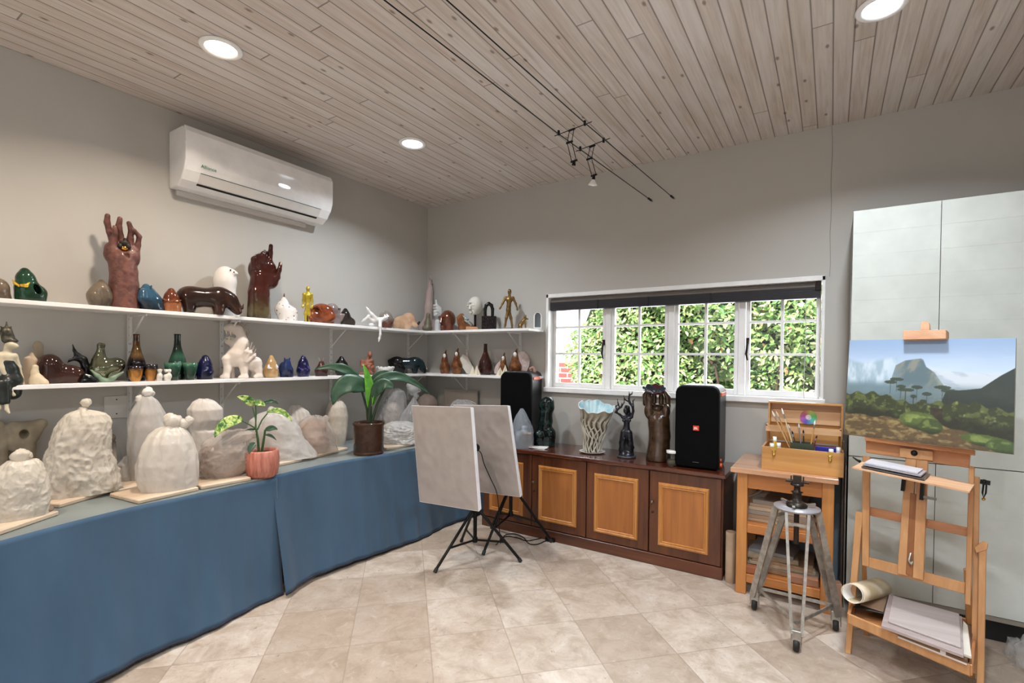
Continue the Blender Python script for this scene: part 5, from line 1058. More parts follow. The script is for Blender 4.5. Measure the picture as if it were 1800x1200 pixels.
sculpt('mask_head', 'white bald head with closed eyes mounted on a thin black rod and wooden base', 'sculpture', 831, -.15, UZ,
    [('E', 835, 537, 0, 12.5, 16, 14), ('L', (833, 546, -3, 8), (831, 550, -6, 5)), ('L', (826, 538, -11, 1.4), (825.5, 544, -14, 2.2)), ('E', 827, 548.5, -12, 3.6, 1.1, 1.6), ('E', 827, 550.8, -11.5, 3, 1.1, 1.4), ('E', 822, 538, -9, 2.6, 1.3, 2), ('E', 831, 537.5, -12, 2.8, 1.3, 2), ('L', (821, 534, -8, 1.1), (825, 533, -12, 1.1), (832, 533, -12, 1.1)), ('E', 846, 539, -1, 1.8, 3.6, 2.5)],
    mat('unglazed_white', '#cfccc2', .6), [('rod', [('L', (835, 551, 0, 2.2), (835, 577, 0, 2.2))], M_BLACK), ('base', lambda F: MB().box(F.L(819, 0, -.03)[:2]+(0,), F.L(840, 0, .04)[:2]+(F.r(6.5),), bev=.002), mat('base_peach', '#b98a68', .6))], k=1.8, ax=1, cells=100, clip=False, bname='head')
sculpt('padlock_sculpture', 'glossy black padlock-shaped sculpture with tall loop on the upper shelf', 'sculpture', 859, -.15, UZ,
    [('L', (852.5, 562, 0, 2.7), (852.5, 543, 0, 2.9), (854.5, 536.5, 0, 2.9), (859, 533.6, 0, 2.9), (863.5, 536.5, 0, 2.9), (865.5, 543, 0, 2.9), (865.5, 562, 0, 2.7))], glz('glaze_black', '#0c0b0d', None, .08),
    [('lock_body', lambda F: MB().box(F.L(846.5, 0, -.035)[:2]+(0,), F.L(872.5, 0, .035)[:2]+(F.L(0, 555.5)[2],), bev=.006), glz('lock_body', '#100d0e', '#2a2223', .1, nsc=60, bump=.5))], k=1.5, ax=1, clip=False, bname='shackle')
human2('walking_man_figurine', 'bronze standing man figurine with arms held away on a flat plate', 893, -.16, UZ, mat('bronze_olive', '#6e552f', .35, .7, '#8a7044'), 4.2, (895, 509), (895, 516), (894.5, 524), (894, 534), (893.5, 541), ((888, 520), (901, 520)), ((883, 530, -2), (906, 530, -1)),
    ((879.5, 537, -3), (908.5, 538, -2)), ((890, 555, -2), (898, 555, 2)), ((888, 568, 0), (900, 568, 3)), ((886.5, 574, -3), (900, 574, -1)), ax=1, fx=-.4, k=2)
pF = Frame(890, 1, -.17, UZ); tag(link('plate', MB().lathe([(0, .001), (.05, .001), (.075, .008), (.077, .011), (.05, .006), (0, .005)], 30), glz('plate_dark', '#3a2622', '#c0b0a8', nsc=6, thr=(.5, .7)), None, pF.p+np.array([0, -.005, 0])), 'flat dark plate with pale rim under the bronze man', 'plate')
sculpt('dog_figurine', 'small bronze sitting dog figurine with upright ears on the upper shelf', 'figurine', 919, -.19, UZ, [('L', (914, 573, 0, 3.6), (919, 565, 0, 3.4), (922.5, 560, 0, 2.6)), ('L', (922.5, 560, 0, 2.6), (927.5, 560.5, -1, 1.2)), ('L', (922, 564, -2, 1.8), (923.5, 574, -2, 1.1), (924.5, 585, -3, 1.2)), ('L', (915, 574, -2, 3), (918, 585, -3, 1.6)), ('L', (911, 576, 0, 1.2), (909, 585, 0, .8)), ('L', (921.5, 558, -1.5, 1), (921.8, 552.5, -1.6, .4)), ('L', (923.8, 558, 1.5, 1), (924.5, 553, 1.6, .4))], mat('bronze_olive', '#6e552f', .35, .7), k=1.6, ax=1, cells=80)
F = Frame(945, 1, -.14, UZ); t_ = F.thing('arched_frame', 'white arched frame with glass at the right end of the upper shelf by the window', 'frame')
w_ = .036*1.0; hh = F.L(0, 549)[2]
def arch(w, h0, n=10): return [(-w, 0)]+[(-w, h0-w)]+[(-w*math.cos(a), h0-w+w*math.sin(a)) for a in np.linspace(0, PI, n)[1:-1]]+[(w, h0-w), (w, 0)]
o_, i_ = arch(w_, hh), [(p[0]*.72, .012+p[1]*.9) for p in arch(w_, hh)]; n_ = len(o_); mb = MB()
for y0_, fl_ in ((-.02, 0), (.02, 1)):
    vs = [(p[0], y0_, p[1]) for p in o_]+[(p[0], y0_, p[1]) for p in i_]; fs = [(i, i+1, n_+i+1, n_+i) for i in range(n_-1)]+[(n_-1, 0, n_, 2*n_-1)]; mb.add(vs, [f[::-1] for f in fs] if fl_ else fs)
vs = [(p[0], y_, p[1]) for y_ in (-.02, .02) for p in o_]; mb.add(vs, [(i, n_+i, n_+(i+1) % n_, (i+1) % n_) for i in range(n_)]); vs = [(p[0], y_, p[1]) for y_ in (-.02, .02) for p in i_]; mb.add(vs, [(i, (i+1) % n_, n_+(i+1) % n_, n_+i) for i in range(n_)])
link('frame', mb, M_WHITE, t_); link('glass', MB().prism([(p[0]*.99, p[1]) for p in i_], -.004, .004), mat('mirror_grey', '#8f9aa3', .06, .7), t_)
# ------------------------------------------------------------------ lower shelf
M_SKIN = mat('ivory_bisque', '#c9bfa6', .5); G_BLK = glz('glaze_black', '#0c0b0d', None, .08)
M_DRESS = mat('dress_dark_green', '#1d2422', .35, col2='#101413', nsc=40)
sculpt('seated_lady_figurine', 'ivory skinned lady figurine in black dress and tall crown, legs hanging off the lower shelf', 'figurine', 22, .225, LZ,
    [('E', 19, 607, 0, 9, 8, 8), ('L', (20, 606, -5, 6), (28, 608, -6, 4)), ('L', (14, 612, 0, 5), (12, 622, 0, 5)), ('L', (2, 624, 0, 6), (12, 626, 0, 8), (22, 626, -1, 6)), ('L', (12, 628, 0, 9), (16, 642, 0, 8)),
     ('L', (2, 626, -3, 4.5), (4, 646, -6, 3.8), (14, 664, -8, 3.4), (20, 684, -9, 3.4), (24, 692, -9, 3)), ('L', (26, 625, 2, 4.5), (33, 645, 4, 3.4), (38, 664, 4, 2.6), (40, 674, 3, 2.6)), ('L', (20, 690, -9, 3), (24, 694, -10, 2)),
     ('L', (10, 700, -14, 3.4), (12, 718, -16, 2.6), (16, 724, -19, 1.8)), ('L', (-2, 700, -12, 3.4), (0, 716, -14, 2.6))], M_SKIN,
    [('dress', [('L', (13, 637, 0, 9.5), (19, 650, 0, 10), (22, 668, 0, 13), (22, 690, 0, 12)), ('L', (10, 668, -6, 10), (4, 674, -12, 9)), ('L', (8, 672, -14, 7), (10, 704, -14, 6)), ('L', (-4, 672, -12, 7), (-2, 704, -12, 6))], M_DRESS, 5, 70),
     ('crown', [('E', 19, 598, 0, 12, 4.5, 10, -8), ('L', (15, 596, 0, 9), (12, 583, 0, 8)), ('L', (8, 580, 0, 3), (2, 574, 0, .8)), ('L', (12, 580, 0, 3), (12, 566, 0, .8)), ('L', (16, 582, 0, 3), (20, 574, 0, .8)), ('L', (6, 588, 0, 2), (-1, 586, 0, .8))], mat('crown_bronze', '#35332b', .4, .5, '#5a5646', 60), 2.5, 70)], k=3, cells=110, clip=False)
M_BSQ = mat('pinkish_bisque', '#b9a48d', .7)
sculpt('white_abstract_figurine', 'pale unglazed abstract figurine with blunt column right of the lady', 'figurine', 54, .12, LZ, [('L', (50, 632, 0, 6), (52, 656, 0, 8), (52, 690, 0, 12)), ('L', (56, 622, 0, 3), (60, 634, 0, 4), (56, 650, 0, 7))], M_BSQ, k=5)
sculpt('white_hand_figurine', 'pale upright hand-like figurine against the wall, left of the brown animal', 'figurine', 66, .07, LZ, [('E', 67, 607, 0, 8, 8, 6), ('L', (68, 612, 0, 6), (69, 640, 0, 7), (70, 690, 0, 8))], mat('bisque_warm', '#ab9c86', .7), k=5)
sculpt('white_crouching_figurine', 'pale crouching figurine at the front edge of the lower shelf', 'figurine', 66, .2, LZ, [('L', (62, 645, 0, 4.5), (61, 655, 0, 5), (64, 668, 0, 9), (66, 684, 0, 11)), ('L', (68, 664, -3, 6), (78, 672, -6, 5), (83, 677, -7, 3))], mat('bisque_cream', '#cdbda0', .6), k=4)
sculpt('hippo_figurine', 'large glossy dark brown bulbous animal figurine with round head on the lower shelf', 'figurine', 105, .14, LZ,
    [('E', 88, 645, 0, 21, 23, 20), ('E', 92, 662, 0, 24, 15, 18), ('L', (105, 656, 0, 14), (125, 656, 0, 12), (134, 657, 0, 11)), ('L', (130, 662, 0, 11), (132, 690, 0, 10)), ('L', (84, 668, 0, 16), (86, 692, 0, 12))], glz('glaze_dark_brown', '#2c1a17', '#3c241d', .07, nsc=9), k=10, cells=64)
sculpt('horned_sculpture', 'black curved horn-like sculpture rising behind the brown animal', 'sculpture', 145, .12, LZ, [('L', (128, 605, 0, .8), (131, 616, 0, 2), (136, 624, 0, 4), (146, 632, 0, 6), (151, 645, 0, 6.5), (152, 690, 0, 7)), ('L', (119, 637, -4, .8), (124, 633, -4, 1.8), (133, 630, -2, 3.4), (140, 632, 0, 4))], G_BLK, k=3, cells=80)
sculpt('black_block_figurine', 'low black glossy block-like figurine in front of the horned sculpture', 'figurine', 155, .2, LZ, [('L', (147, 668, 0, 5), (166, 669, 0, 5)), ('L', (150, 660, 0, 4), (158, 662, 0, 4)), ('L', (147, 674, 0, 5), (167, 676, 0, 5))], G_BLK)
G_LUS = mat('lustre_green_gold', '#7b8066', .06, .9, '#4a4530', 10, 1)
sculpt('bird_figurine', 'mirror-like green and gold bird figurine with matte green wings folded under', 'figurine', 187, .16, LZ,
    [('L', (177, 609, 0, 3.4), (177, 618, 0, 4.4), (175, 632, 0, 9), (176, 645, 0, 15)), ('L', (180, 648, 0, 15), (202, 643, 0, 12), (206, 640, 0, 11)), ('L', (178, 655, 0, 13), (190, 690, 0, 8)), ('L', (176, 606, 0, 3), (183, 606, -2, 2))], G_LUS,
    [('wing', [('L', (161, 650, -13, 1.5), (172, 660, -16, 3.4), (185, 672, -14, 4.5), (198, 664, -16, 3.4), (216, 654, -13, 1.8)), ('L', (180, 668, -13, 5), (190, 672, -13, 5))], mat('celadon_matte', '#71866f', .45), 4, 60)], k=8, cells=64)
def bottle(name, label, px, xs, z, top, prof, m, ax=0, cat='bottle'):
    F = Frame(px, ax, xs, z); h = F.L(px, top)[2]; s_ = F.mpp*F.cos**.5
    return F, tag(link(name, MB().lathe([(r*s_, q*h) for r, q in prof]+[(prof[-1][0]*.75*s_, h), (prof[-1][0]*.7*s_, h*.93), (0, h*.92)], 32), m, None, F.p, F.rz), label, cat)
PB = [(0, 0), (13, 0), (15.5, .06), (17, .18), (16.5, .30), (13.5, .45), (9, .60), (6.2, .74), (5.2, .88), (5.4, .97), (5.8, 1)]
bottle('bottle_vase', 'tall brown and gold lustre bottle vase with dark neck on the lower shelf', 240, .11, LZ, 587, PB, zgrad('lustre_brown', [(0, '#15100e'), (.12, '#171217'), (.16, '#8a6a42'), (.23, '#6d4a2a'), (.25, '#1d1820'), (.27, '#5a3418'), (.34, '#4a2c16'), (.36, '#17131a'), (.5, '#17131a')], .1, .6, 1, .01))
bottle('bottle_vase', 'tall dark green bottle vase behind two green cups on the lower shelf', 312, .11, LZ, 587, PB, zgrad('glaze_green_bottle', [(0, '#0f1714'), (.1, '#1b3327'), (.15, '#2f5a48'), (.2, '#26372d'), (.3, '#15201b'), (.36, '#24463a')], .1, .1, 1, .04))
def cup(px, xs, top, w, m, label, z=LZ, ax=0, c2=None):
    F = Frame(px, ax, xs, z); h = F.L(px, top)[2]; s_ = F.mpp*F.cos**.5; r = w/2*s_
    pr = [(0, 0), (r*.55, 0), (r*.6, h*.05), (r*.8, h*.35), (r*.95, h*.75), (r, h), (r*.9, h), (r*.85, h*.75), (r*.6, h*.2), (0, h*.15)]
    return tag(link('cup', MB().lathe(pr, 30), m, None, F.p, F.rz), label, 'cup')
G_CUP = zgrad('cup_gold', [(0, '#b07a34'), (.05, '#a87434'), (.075, '#2a2226'), (.12, '#201c24')], .1, .5, 1, .03); G_CUPG = zgrad('cup_green', [(0, '#16261d'), (.05, '#1f3d2e'), (.08, '#285040'), (.12, '#47755c')], .1, .0, 1, .04)
cup(238, .20, 643, 27, G_CUP, 'gold and black lustre cup in front of the tall brown bottle'); cup(265, .20, 640, 23, G_CUP, 'gold and black lustre cup right of the tall brown bottle')
cup(304, .20, 637.5, 29, G_CUPG, 'green glazed cup in front of the green bottle, left of the pair'); cup(334, .20, 637.5, 26, G_CUPG, 'green glazed cup beside the dark blue egg, right of the pair')
M_MINI = mat('mini_white', '#d6d2c8', .35, coat=.3)
sculpt('snowman_figurine', 'tiny white figurine of stacked balls at the front of the lower shelf', 'figurine', 281, .235, LZ, [('E', 281, 661, 0, 5, 6), ('E', 281, 652, 0, 3.4, 4.2), ('L', (277, 650, 0, 1), (285, 650, 0, 1)), ('L', (280, 664, 0, 4), (280, 680, 0, 4))], M_MINI, k=1.5, cells=40)
sculpt('snowman_figurine', 'tiny white pair figurine with flat caps at the front of the lower shelf', 'figurine', 295, .235, LZ, [('E', 292, 662, 0, 5, 5), ('E', 297, 661, 0, 5, 6), ('E', 292, 652, 0, 3, 3), ('E', 298, 652, 0, 3, 3.4), ('L', (289, 650, 0, 1.2), (300, 650, 0, 1.2)), ('L', (294, 664, 0, 5), (294, 680, 0, 6))], M_MINI, k=1.5, cells=40)
G_CB = glz('cobalt', '#12163c', '#0b0d26', .08)
sculpt('blue_egg_figurine', 'dark cobalt blue egg-shaped figurine beside the green cups', 'figurine', 360, .17, LZ, [('L', (361, 629, 0, 5.5), (361, 640, 0, 10), (360, 654, 0, 13), (360, 680, 0, 11))], G_CB)
M_LION = mat('lion_bisque', '#dcd0c6', .6)
sculpt('guardian_lion_sculpture', 'white unglazed guardian lion with open fanged mouth, curled mane and small wings', 'sculpture', 425, .16, LZ,
    [('E', 416, 628, 0, 20, 17, 14, 10), ('L', (418, 622, 0, 15), (423, 606, 0, 12), (420, 592, 0, 10)), ('L', (424, 600, 0, 10), (417, 581, 0, 9), (406, 577, -1, 6.5), (399, 578, -1, 5)), ('L', (421, 600, 0, 8), (410, 603, -1, 6), (401, 601, -1, 5)), ('E', 406, 575, -7, 3, 2.4, 3), ('L', (430, 630, 0, 13), (446, 640, 0, 11), (450, 640, 0, 10)),
     ('L', (399, 632, -6, 8), (401, 648, -8, 5.5), (398, 659, -9, 5.5)), ('L', (398, 661, -9, 4.5), (391, 662, -11, 3.5)), ('L', (426, 636, -7, 9), (429, 650, -8, 5.5), (430, 661, -8, 5.5)), ('L', (430, 662, -9, 4.5), (422, 663, -11, 3.5)), ('L', (450, 636, -6, 9), (455, 650, -6, 5), (456, 661, -7, 5)), ('L', (456, 662, -7, 4.5), (449, 662, -9, 3.5)), ('L', (448, 640, 7, 8), (447, 661, 7, 5)), ('L', (404, 636, 7, 7), (407, 662, 7, 5)),
     ('L', (430, 662, -8, 4), (430, 690, -8, 4.5)), ('L', (398, 662, -9, 4), (398, 690, -9, 4.5)), ('L', (456, 662, -7, 4), (456, 690, -7, 4.5)), ('L', (407, 662, 7, 4), (407, 690, 7, 4)), ('L', (447, 662, 7, 4), (447, 690, 7, 4)),
     ('N', 402, 590, 0, 13, 5.2, 22, -12), ('N', 396, 588, 0, 7, 5, 22, 0)], M_LION,
    [('mane', [('L', (402, 573, 0, 1.4), (402, 566, 0, 1.6), (407, 564, 0, 1.6), (410, 569, 0, 1.6)), ('L', (414, 574, 0, 2.2), (420, 568, 0, 2.5), (426, 571, 0, 2.5), (427, 580, 0, 2.2)), ('L', (424, 584, 0, 2.4), (431, 578, 0, 2.4), (436, 583, 0, 2.2), (433, 592, 0, 2)), ('L', (428, 576, 0, 1.6), (432, 570, 0, 1))], mat('lion_grey', '#9a8d82', .6), 1.5, 60),
     ('wing', [('L', (428, 634, -13, 3), (433, 618, -14, 3.4), (436, 612, -14, 2)), ('L', (432, 634, -13, 3), (440, 620, -14, 3), (441, 616, -14, 1.6)), ('L', (434, 636, -13, 3), (447, 625, -14, 2.4), (449, 621, -14, 1.2))], M_LION, 2.5, 60),
     ('wing_tips', [('L', (434, 616, -12, 1.6), (437, 600, -10, .8)), ('L', (438, 617, -12, 1.6), (443, 602, -10, .8)), ('L', (442, 618, -12, 1.6), (447, 608, -10, .8)), ('L', (446, 622, -12, 1.4), (450, 613, -10, .7))], mat('lion_grey', '#9a8d82', .6), 1, 60),
     ('teeth', [('L', (398, 582, -4, 1.8), (398.5, 588, -4, .7)), ('L', (405, 583, -6, 1.8), (406, 590, -6, .6)), ('L', (403, 598, -4, 1.5), (403, 592, -4, .6)), ('L', (411, 595, -3, 1.3), (400, 594, -2, 1.3))], mat('ivory_tooth', '#e6d6bd', .4), .6, 50)], k=4.5, cells=120)
sculpt('mammoth_figurine', 'tan ochre glazed pointed figurine with white curved tusks on the lower shelf', 'figurine', 476, .18, LZ, [('L', (477, 628, 0, 4), (477, 640, 0, 8), (476, 652, 0, 12), (476, 656, 0, 11)), ('L', (470, 655, -3, 5), (470, 680, -3, 4.5)), ('L', (482, 655, -3, 5), (483, 680, -3, 4.5)), ('L', (476, 655, 6, 6), (476, 680, 6, 5))], glz('ochre', '#a9875a', '#c3a374', .25),
    [('tusk', [('L', (472, 642, -9, 1.6), (472, 646, -12, 1.8), (477, 647, -13, 1.3))], M_PORC), ('tusk', [('L', (486, 647, -9, 1.8), (487, 645, -12, 1.6), (486, 641, -12, 1.1))], M_PORC)], k=4)
G_BL2 = glz('blue_mottled', '#22335c', '#1a2240', .2)
sculpt('bull_figurine', 'mottled navy blue bull figurine with two short horns on the lower shelf', 'figurine', 502, .18, LZ, [('E', 500, 647, 2, 10, 12, 11), ('L', (505, 636, -4, 5.5), (505, 648, -5, 8)), ('L', (497, 652, -4, 5), (498, 680, -4, 4.4)), ('L', (510, 650, -3, 5), (511, 680, -4, 4.4)), ('L', (500, 652, 7, 6), (500, 680, 7, 5))], G_BL2, [('horn', [('L', (501, 634, -4, 2), (500, 629, -4, .8))], G_BL2), ('horn', [('L', (508, 634, -4, 2), (509, 629, -4, .8))], G_BL2)], k=4)
sculpt('mammoth_figurine', 'cobalt blue pointed figurine with lilac sheen beside the navy bull', 'figurine', 533, .18, LZ, [('L', (533, 628, 0, 4), (533, 638, 0, 7), (533, 650, 0, 10), (533, 680, 0, 8.5))], glz('cobalt_lilac', '#14163c', '#2a2850', .08), [('tusk', [('L', (526, 646, -7, 1.6), (532, 650, -11, 1.6))], glz('lilac', '#4c4488')), ('tusk', [('L', (541, 644, -6, 1.6), (544, 648, -7, 1.2))], glz('lilac', '#4c4488'))])
G_MAR = glz('maroon', '#4a2c2a', '#35201f', .1)
sculpt('snail_figurine', 'small maroon brown figurine with two silver-tipped feelers on the lower shelf', 'figurine', 565, .18, LZ, [('L', (565, 638, 0, 4.5), (565, 650, 0, 10)), ('L', (560, 652, 0, 6), (560, 675, 0, 5)), ('L', (570, 652, 0, 6), (571, 675, 0, 5))], G_MAR, [('feeler', [('L', (563, 636, 0, 1.3), (561, 630, 0, 1.2))], M_CHROME), ('feeler', [('L', (567, 636, 0, 1.3), (569, 630, 0, 1.2))], M_CHROME)], k=4)
sculpt('penguin_figurine', 'small black glossy cone figurine with tiny wings on the lower shelf', 'figurine', 600, .14, LZ, [('L', (600, 629, 0, 3.6), (600, 638, 0, 7), (600, 650, 0, 9), (600, 675, 0, 7.5)), ('L', (592, 640, 0, 2), (590, 643, -2, 1)), ('L', (608, 640, 0, 2), (611, 643, -2, 1))], G_BLK, [('collar', [('L', (596, 648, -8, 1.3), (603, 648, -9, 1.3), (609, 646, -6, 1.2))], M_CHROME, 1)])
human2('seated_man_figurine', 'terracotta man figurine seated with one arm propped behind on the lower shelf', 648, .17, LZ, mat('terracotta', '#8d5740', .6, 0, '#784632'), 5, (650, 623), (647, 630), (645, 638), (645, 647), (645, 654), ((637, 635), (653, 634)), ((636, 642, -4), (656, 645, 2)),
    ((649, 640, -8), (659, 656, 2)), ((648, 645, -10), (655, 645, -6)), ((652, 655, -12), (644, 656, -13)), ((655, 656, -13), (634, 656, -12)), s=1.25, k=2)
F = Frame(677, 0, .18, LZ); r_ = F.r(16)
tag(link('shell_bowl', MB().lathe([(0, 0), (.3*r_, .0), (.8*r_, .32*r_*1.2), (r_, .8*r_), (.94*r_, .82*r_), (.7*r_, .35*r_), (.25*r_, .10*r_), (0, .09*r_)], 44, fn=lambda r, z, t, i: (r*(1+.04*math.sin(t*11)), z+(.10*r_*math.sin(t*5+1)*math.sin(t*9) if i in (3, 4) else 0))), M_PORC, None, F.p), 'white bowl with jagged broken rim on the lower shelf', 'bowl')
G_TEAL = glz('glaze_dark_teal', '#16262b', '#0f1a1e', .07)
rhino('rhinoceros_figurine', 'glossy black rhinoceros figurine partly hidden behind the dark teal one', G_BLK, 708, .08, LZ, lambda x, y: (740-x*.5+8 if False else 745-(120-x)*.5, 660-y*.72), s=.5, cells=60) if False else sculpt('rhinoceros_figurine', 'glossy black animal figurine half hidden behind the dark teal rhinoceros', 'figurine', 700, .08, LZ, [('E', 698, 640, 0, 15, 14, 10), ('L', (684, 634, 0, 2), (689, 636, 0, 5)), ('L', (692, 648, 0, 6), (692, 680, 0, 5)), ('L', (704, 648, 0, 7), (704, 680, 0, 5))], G_BLK)
rhino('rhinoceros_figurine', 'glossy dark teal rhinoceros figurine in the corner of the lower shelf', G_TEAL, 722, .15, LZ, lambda x, y: (693+x*.49, 657-y*.64), s=.56, horn=glz('horn_ivory', '#8a8270', None, .3), cells=80)
G_CP = glz('copper_lustre', '#633a22', '#8a5a36', .12, .45, nsc=20)
def quail(px, top, y, label, fan=None, w=1., head=1):
    bs = 656; parts = [('face', [('E', px-1*w, top+10, -5*w, 2.6*w, 3.6*w, 2.4*w)], M_PORC), ('crest', [('L', (px+1*w, top+4, 0, 1.8*w), (px+2*w, top, 0, .6))], G_CP)]
    if fan: parts.append(('tail_fan', fan[0], fan[1], 1.2, 50))
    return sculpt('quail_figurine', label, 'figurine', px, y, LZ, [('L', (px, top+9, 0, 4*w), (px-.5*w, top+18, 0, 4.6*w), (px, top+31, 0, 8.3*w), (px+.5, top+60, 0, 6.5*w))], G_CP, parts, k=5, ax=1)
quail(782, 615, -.13, 'copper lustre quail figurine standing alone at the left on the window wall shelf')
Fq = Frame(805, 1, -.14, LZ)
def fan(px0, py0, px1, py1, px2, py2, th, F):   # rounded quarter disc standing upright
    a = F.L(px0, py0); b = F.L(px1, py1); c = F.L(px2, py2); n = 14; cx = a; vs = []
    import mathutils
    A_ = Vector((b[0]-a[0], b[2]-a[2])); B_ = Vector((c[0]-a[0], c[2]-a[2]))
    pts = [(a[0], a[2])]
    for i in range(n+1):
        t = i/n*PI/2; v = A_*math.cos(t)+B_*math.sin(t); pts.append((a[0]+v.x, a[2]+v.y))
    return MB().prism(pts, .0, th)
M_FAN = mat('fan_white', '#cfc7bd', .5, coat=.2); M_FANP = mat('fan_lilac', '#b39c98', .3, 0, '#cdbbb5', 30, .4)
F_, r_q = quail(803, 612, -.14, 'copper lustre quail figurine with a large white fan tail', w=1.05)
link('tail_fan', fan(806, 634, 829, 640, 820, 656, .012, F_).prism([(F_.L(806, 0)[0], F_.L(0, 634)[2]), (F_.L(813, 0)[0], F_.L(0, 622)[2]), (F_.L(822, 0)[0], F_.L(0, 627)[2]), (F_.L(829, 0)[0], F_.L(0, 640)[2])], .0, .012), M_FAN, r_q)
bottle('bottle_vase', 'dark oxblood brown bottle vase on the window wall shelf', 853, -.12, LZ, 604, [(0, 0), (9, 0), (12, .1), (13, .24), (11, .42), (6.5, .6), (3.6, .74), (3, .9), (3.2, 1)], glz('oxblood', '#2a1413', '#3f1c16', .08), ax=1)
M_PAP = mat('folded_cream', '#d8cdb8', .6)
for i, (px, top, w_, lb) in enumerate([(831, 643, 7, 'small white pointed folded shape left of the pair by the oxblood bottle'), (838, 641, 7, 'small cream pointed folded shape right of the pair by the oxblood bottle'), (879, 645, 8, 'small white pointed folded shape left of the pair before the fan-tailed quails'), (888, 641, 8, 'small white pointed folded shape right of the pair before the fan-tailed quails')]):
    F = Frame(px, 1, -.235, LZ); h = F.L(px, top)[2]; r_ = F.r(w_); mb = MB(); n = 5; rr = [1.3 if j % 2 else .7 for j in range(n*2)]
    vs = [(0, 0, h)]+[(r_*rr[j]*.8*math.cos(j*PI/n+i), r_*rr[j]*.6*math.sin(j*PI/n+i), 0) for j in range(2*n)]; mb.add(vs, [(0, 1+j, 1+(j+1) % (2*n)) for j in range(2*n)]+[tuple(range(2*n, 0, -1))]); tag(link('folded_figurine', mb, M_PAP, None, F.p), lb, 'figurine')
F_, r_q = quail(885, 619, -.11, 'copper quail figurine with pink fan tail to its left, right of the oxblood bottle', w=.95)
link('tail_fan', MB().prism([(F_.L(a, 0)[0], F_.L(0, b)[2]) for a, b in ((884, 630), (880, 632), (873, 640), (869, 648), (869, 656), (878, 656), (884, 648))], .0, .012), M_FANP, r_q)
F_, r_q = quail(906, 613, -.12, 'copper quail figurine with the largest pink shell-like fan tail', w=1.2)
link('tail_fan', MB().prism([(F_.L(a, 0)[0], F_.L(0, b)[2]) for a, b in ((902, 635), (908, 622), (914, 617), (921, 618), (927, 624), (931, 633), (930, 642), (926, 652), (920, 660), (914, 654), (908, 645))], -.012, .002), M_FANP, r_q)
sculpt('curled_tube_sculpture', 'small pink snail-like curled figurine at the right end of the lower shelf', 'figurine', 933, -.13, LZ, [('L', (922, 655, 0, 3), (932, 656, 0, 3), (939, 655, 0, 2.6), (939.5, 648, 0, 2.4), (936, 644, 0, 2.4), (932, 646, 0, 2.2), (933, 650, 0, 1.8))], glz('curl_pink', '#a0786a', '#b89282'), k=1.2, ax=1)
# ------------------------------------------------------------------ wrapped clay works on the long table
def film(name, col, alpha, rough=.25, bd=.012, sz=.4):
    t = NT(name); nt = t.t; b = t.b; c = srgb(col); nn = t.noise(t.coord(), 6, 5, .6, 1.2)
    t.base(t.ramp(nn.outputs[0], [(.3, tuple(x*.86 for x in c)), (.7, c)])); b.inputs['Roughness'].default_value = rough; b.inputs['Specular IOR Level'].default_value = .6
    vo = t.noise(t.coord('Object', (1, 1, sz)), 11, 4, .5, 1.2); rd = t.math('ABSOLUTE', t.math('SUBTRACT', vo.outputs[0], .5)); rd2 = t.math('ABSOLUTE', t.math('SUBTRACT', t.noise(t.coord('Object', (1, 1, sz)), 26, 3, .5, .8).outputs[0], .5)); t.bump(t.math('ADD', rd, t.math('MULTIPLY', rd2, .5)), .7, bd); b.inputs['Coat Weight'].default_value = .35; b.inputs['Coat Roughness'].default_value = .1
    tl = nt.nodes.new('ShaderNodeBsdfTranslucent'); tl.inputs[0].default_value = (*c, 1); m1 = nt.nodes.new('ShaderNodeMixShader'); m1.inputs[0].default_value = .3
    nt.links.new(b.outputs[0], m1.inputs[1]); nt.links.new(tl.outputs[0], m1.inputs[2])
    tr = nt.nodes.new('ShaderNodeBsdfTransparent'); m2 = nt.nodes.new('ShaderNodeMixShader'); f = t.ramp(nn.outputs[0], [(.3, (1-alpha-.1,)*3), (.7, (max(0, 1-alpha+.12),)*3)])
    nt.links.new(f, m2.inputs[0]); nt.links.new(m1.outputs[0], m2.inputs[1]); nt.links.new(tr.outputs[0], m2.inputs[2]); nt.links.new(m2.outputs[0], nt.nodes['Material Output'].inputs[0]); return t.m
F_MILK = film('milky_film', '#f3ece2', .84, .3); F_GREY = film('grey_film', '#ece8e3', .68, .26); F_CLEAR = film('clear_film', '#e6e5e5', .36, .1); F_WARM = film('warm_film', '#e2d6cc', .42, .14)
F_CRMP = film('crumpled_film', '#f2e9da', .84, .3, .014, .9)
F_CLOTH = mat('white_wrap_cloth', '#c9c2bb', .7, 0, '#bdb5ad', 10, bump=.4); M_CLAY = mat('damp_clay', '#6f5a4e', .6, 0, '#8a7363', 14, bump=.4); M_CLAYL = mat('pink_damp_clay', '#8d6f60', .6, 0, '#a58876', 14, bump=.4)
M_BRD = wood('wrap_board', '#b59c82', '#d6c3ac', .6, 0, .6)
def board(name, ca, cb_, depth_, label, th=.02, left=True):
    a = Vector(ca); b = Vector(cb_); d = b-a; L_ = d.length; e = d.normalized(); n = Vector((-e.y, e.x, 0))
    if not left: n = -n
    c = a+e*L_/2+n*depth_/2; o = link(name, MB().box((-L_/2, -depth_/2, 0), (L_/2, depth_/2, th), bev=.004), M_BRD, None, (c.x, c.y, TZ+.0006), math.atan2(e.y, e.x)); return tag(o, label, 'board')
BT = TZ+.021
board('work_board', (.83, -3.41, 0), (.648, -3.133, 0), .30, 'pale wooden board under the squat wrapped work at the left edge of the photo')
board('work_board', (.518, -3.097, 0), (.364, -2.791, 0), .30, 'pale wooden board under the tall crumpled cream wrapped work')
board('work_board', (.752, -2.865, 0), (.722, -2.575, 0), .27, 'pale wooden board under the cream bag with the twisted knot, front of the table')
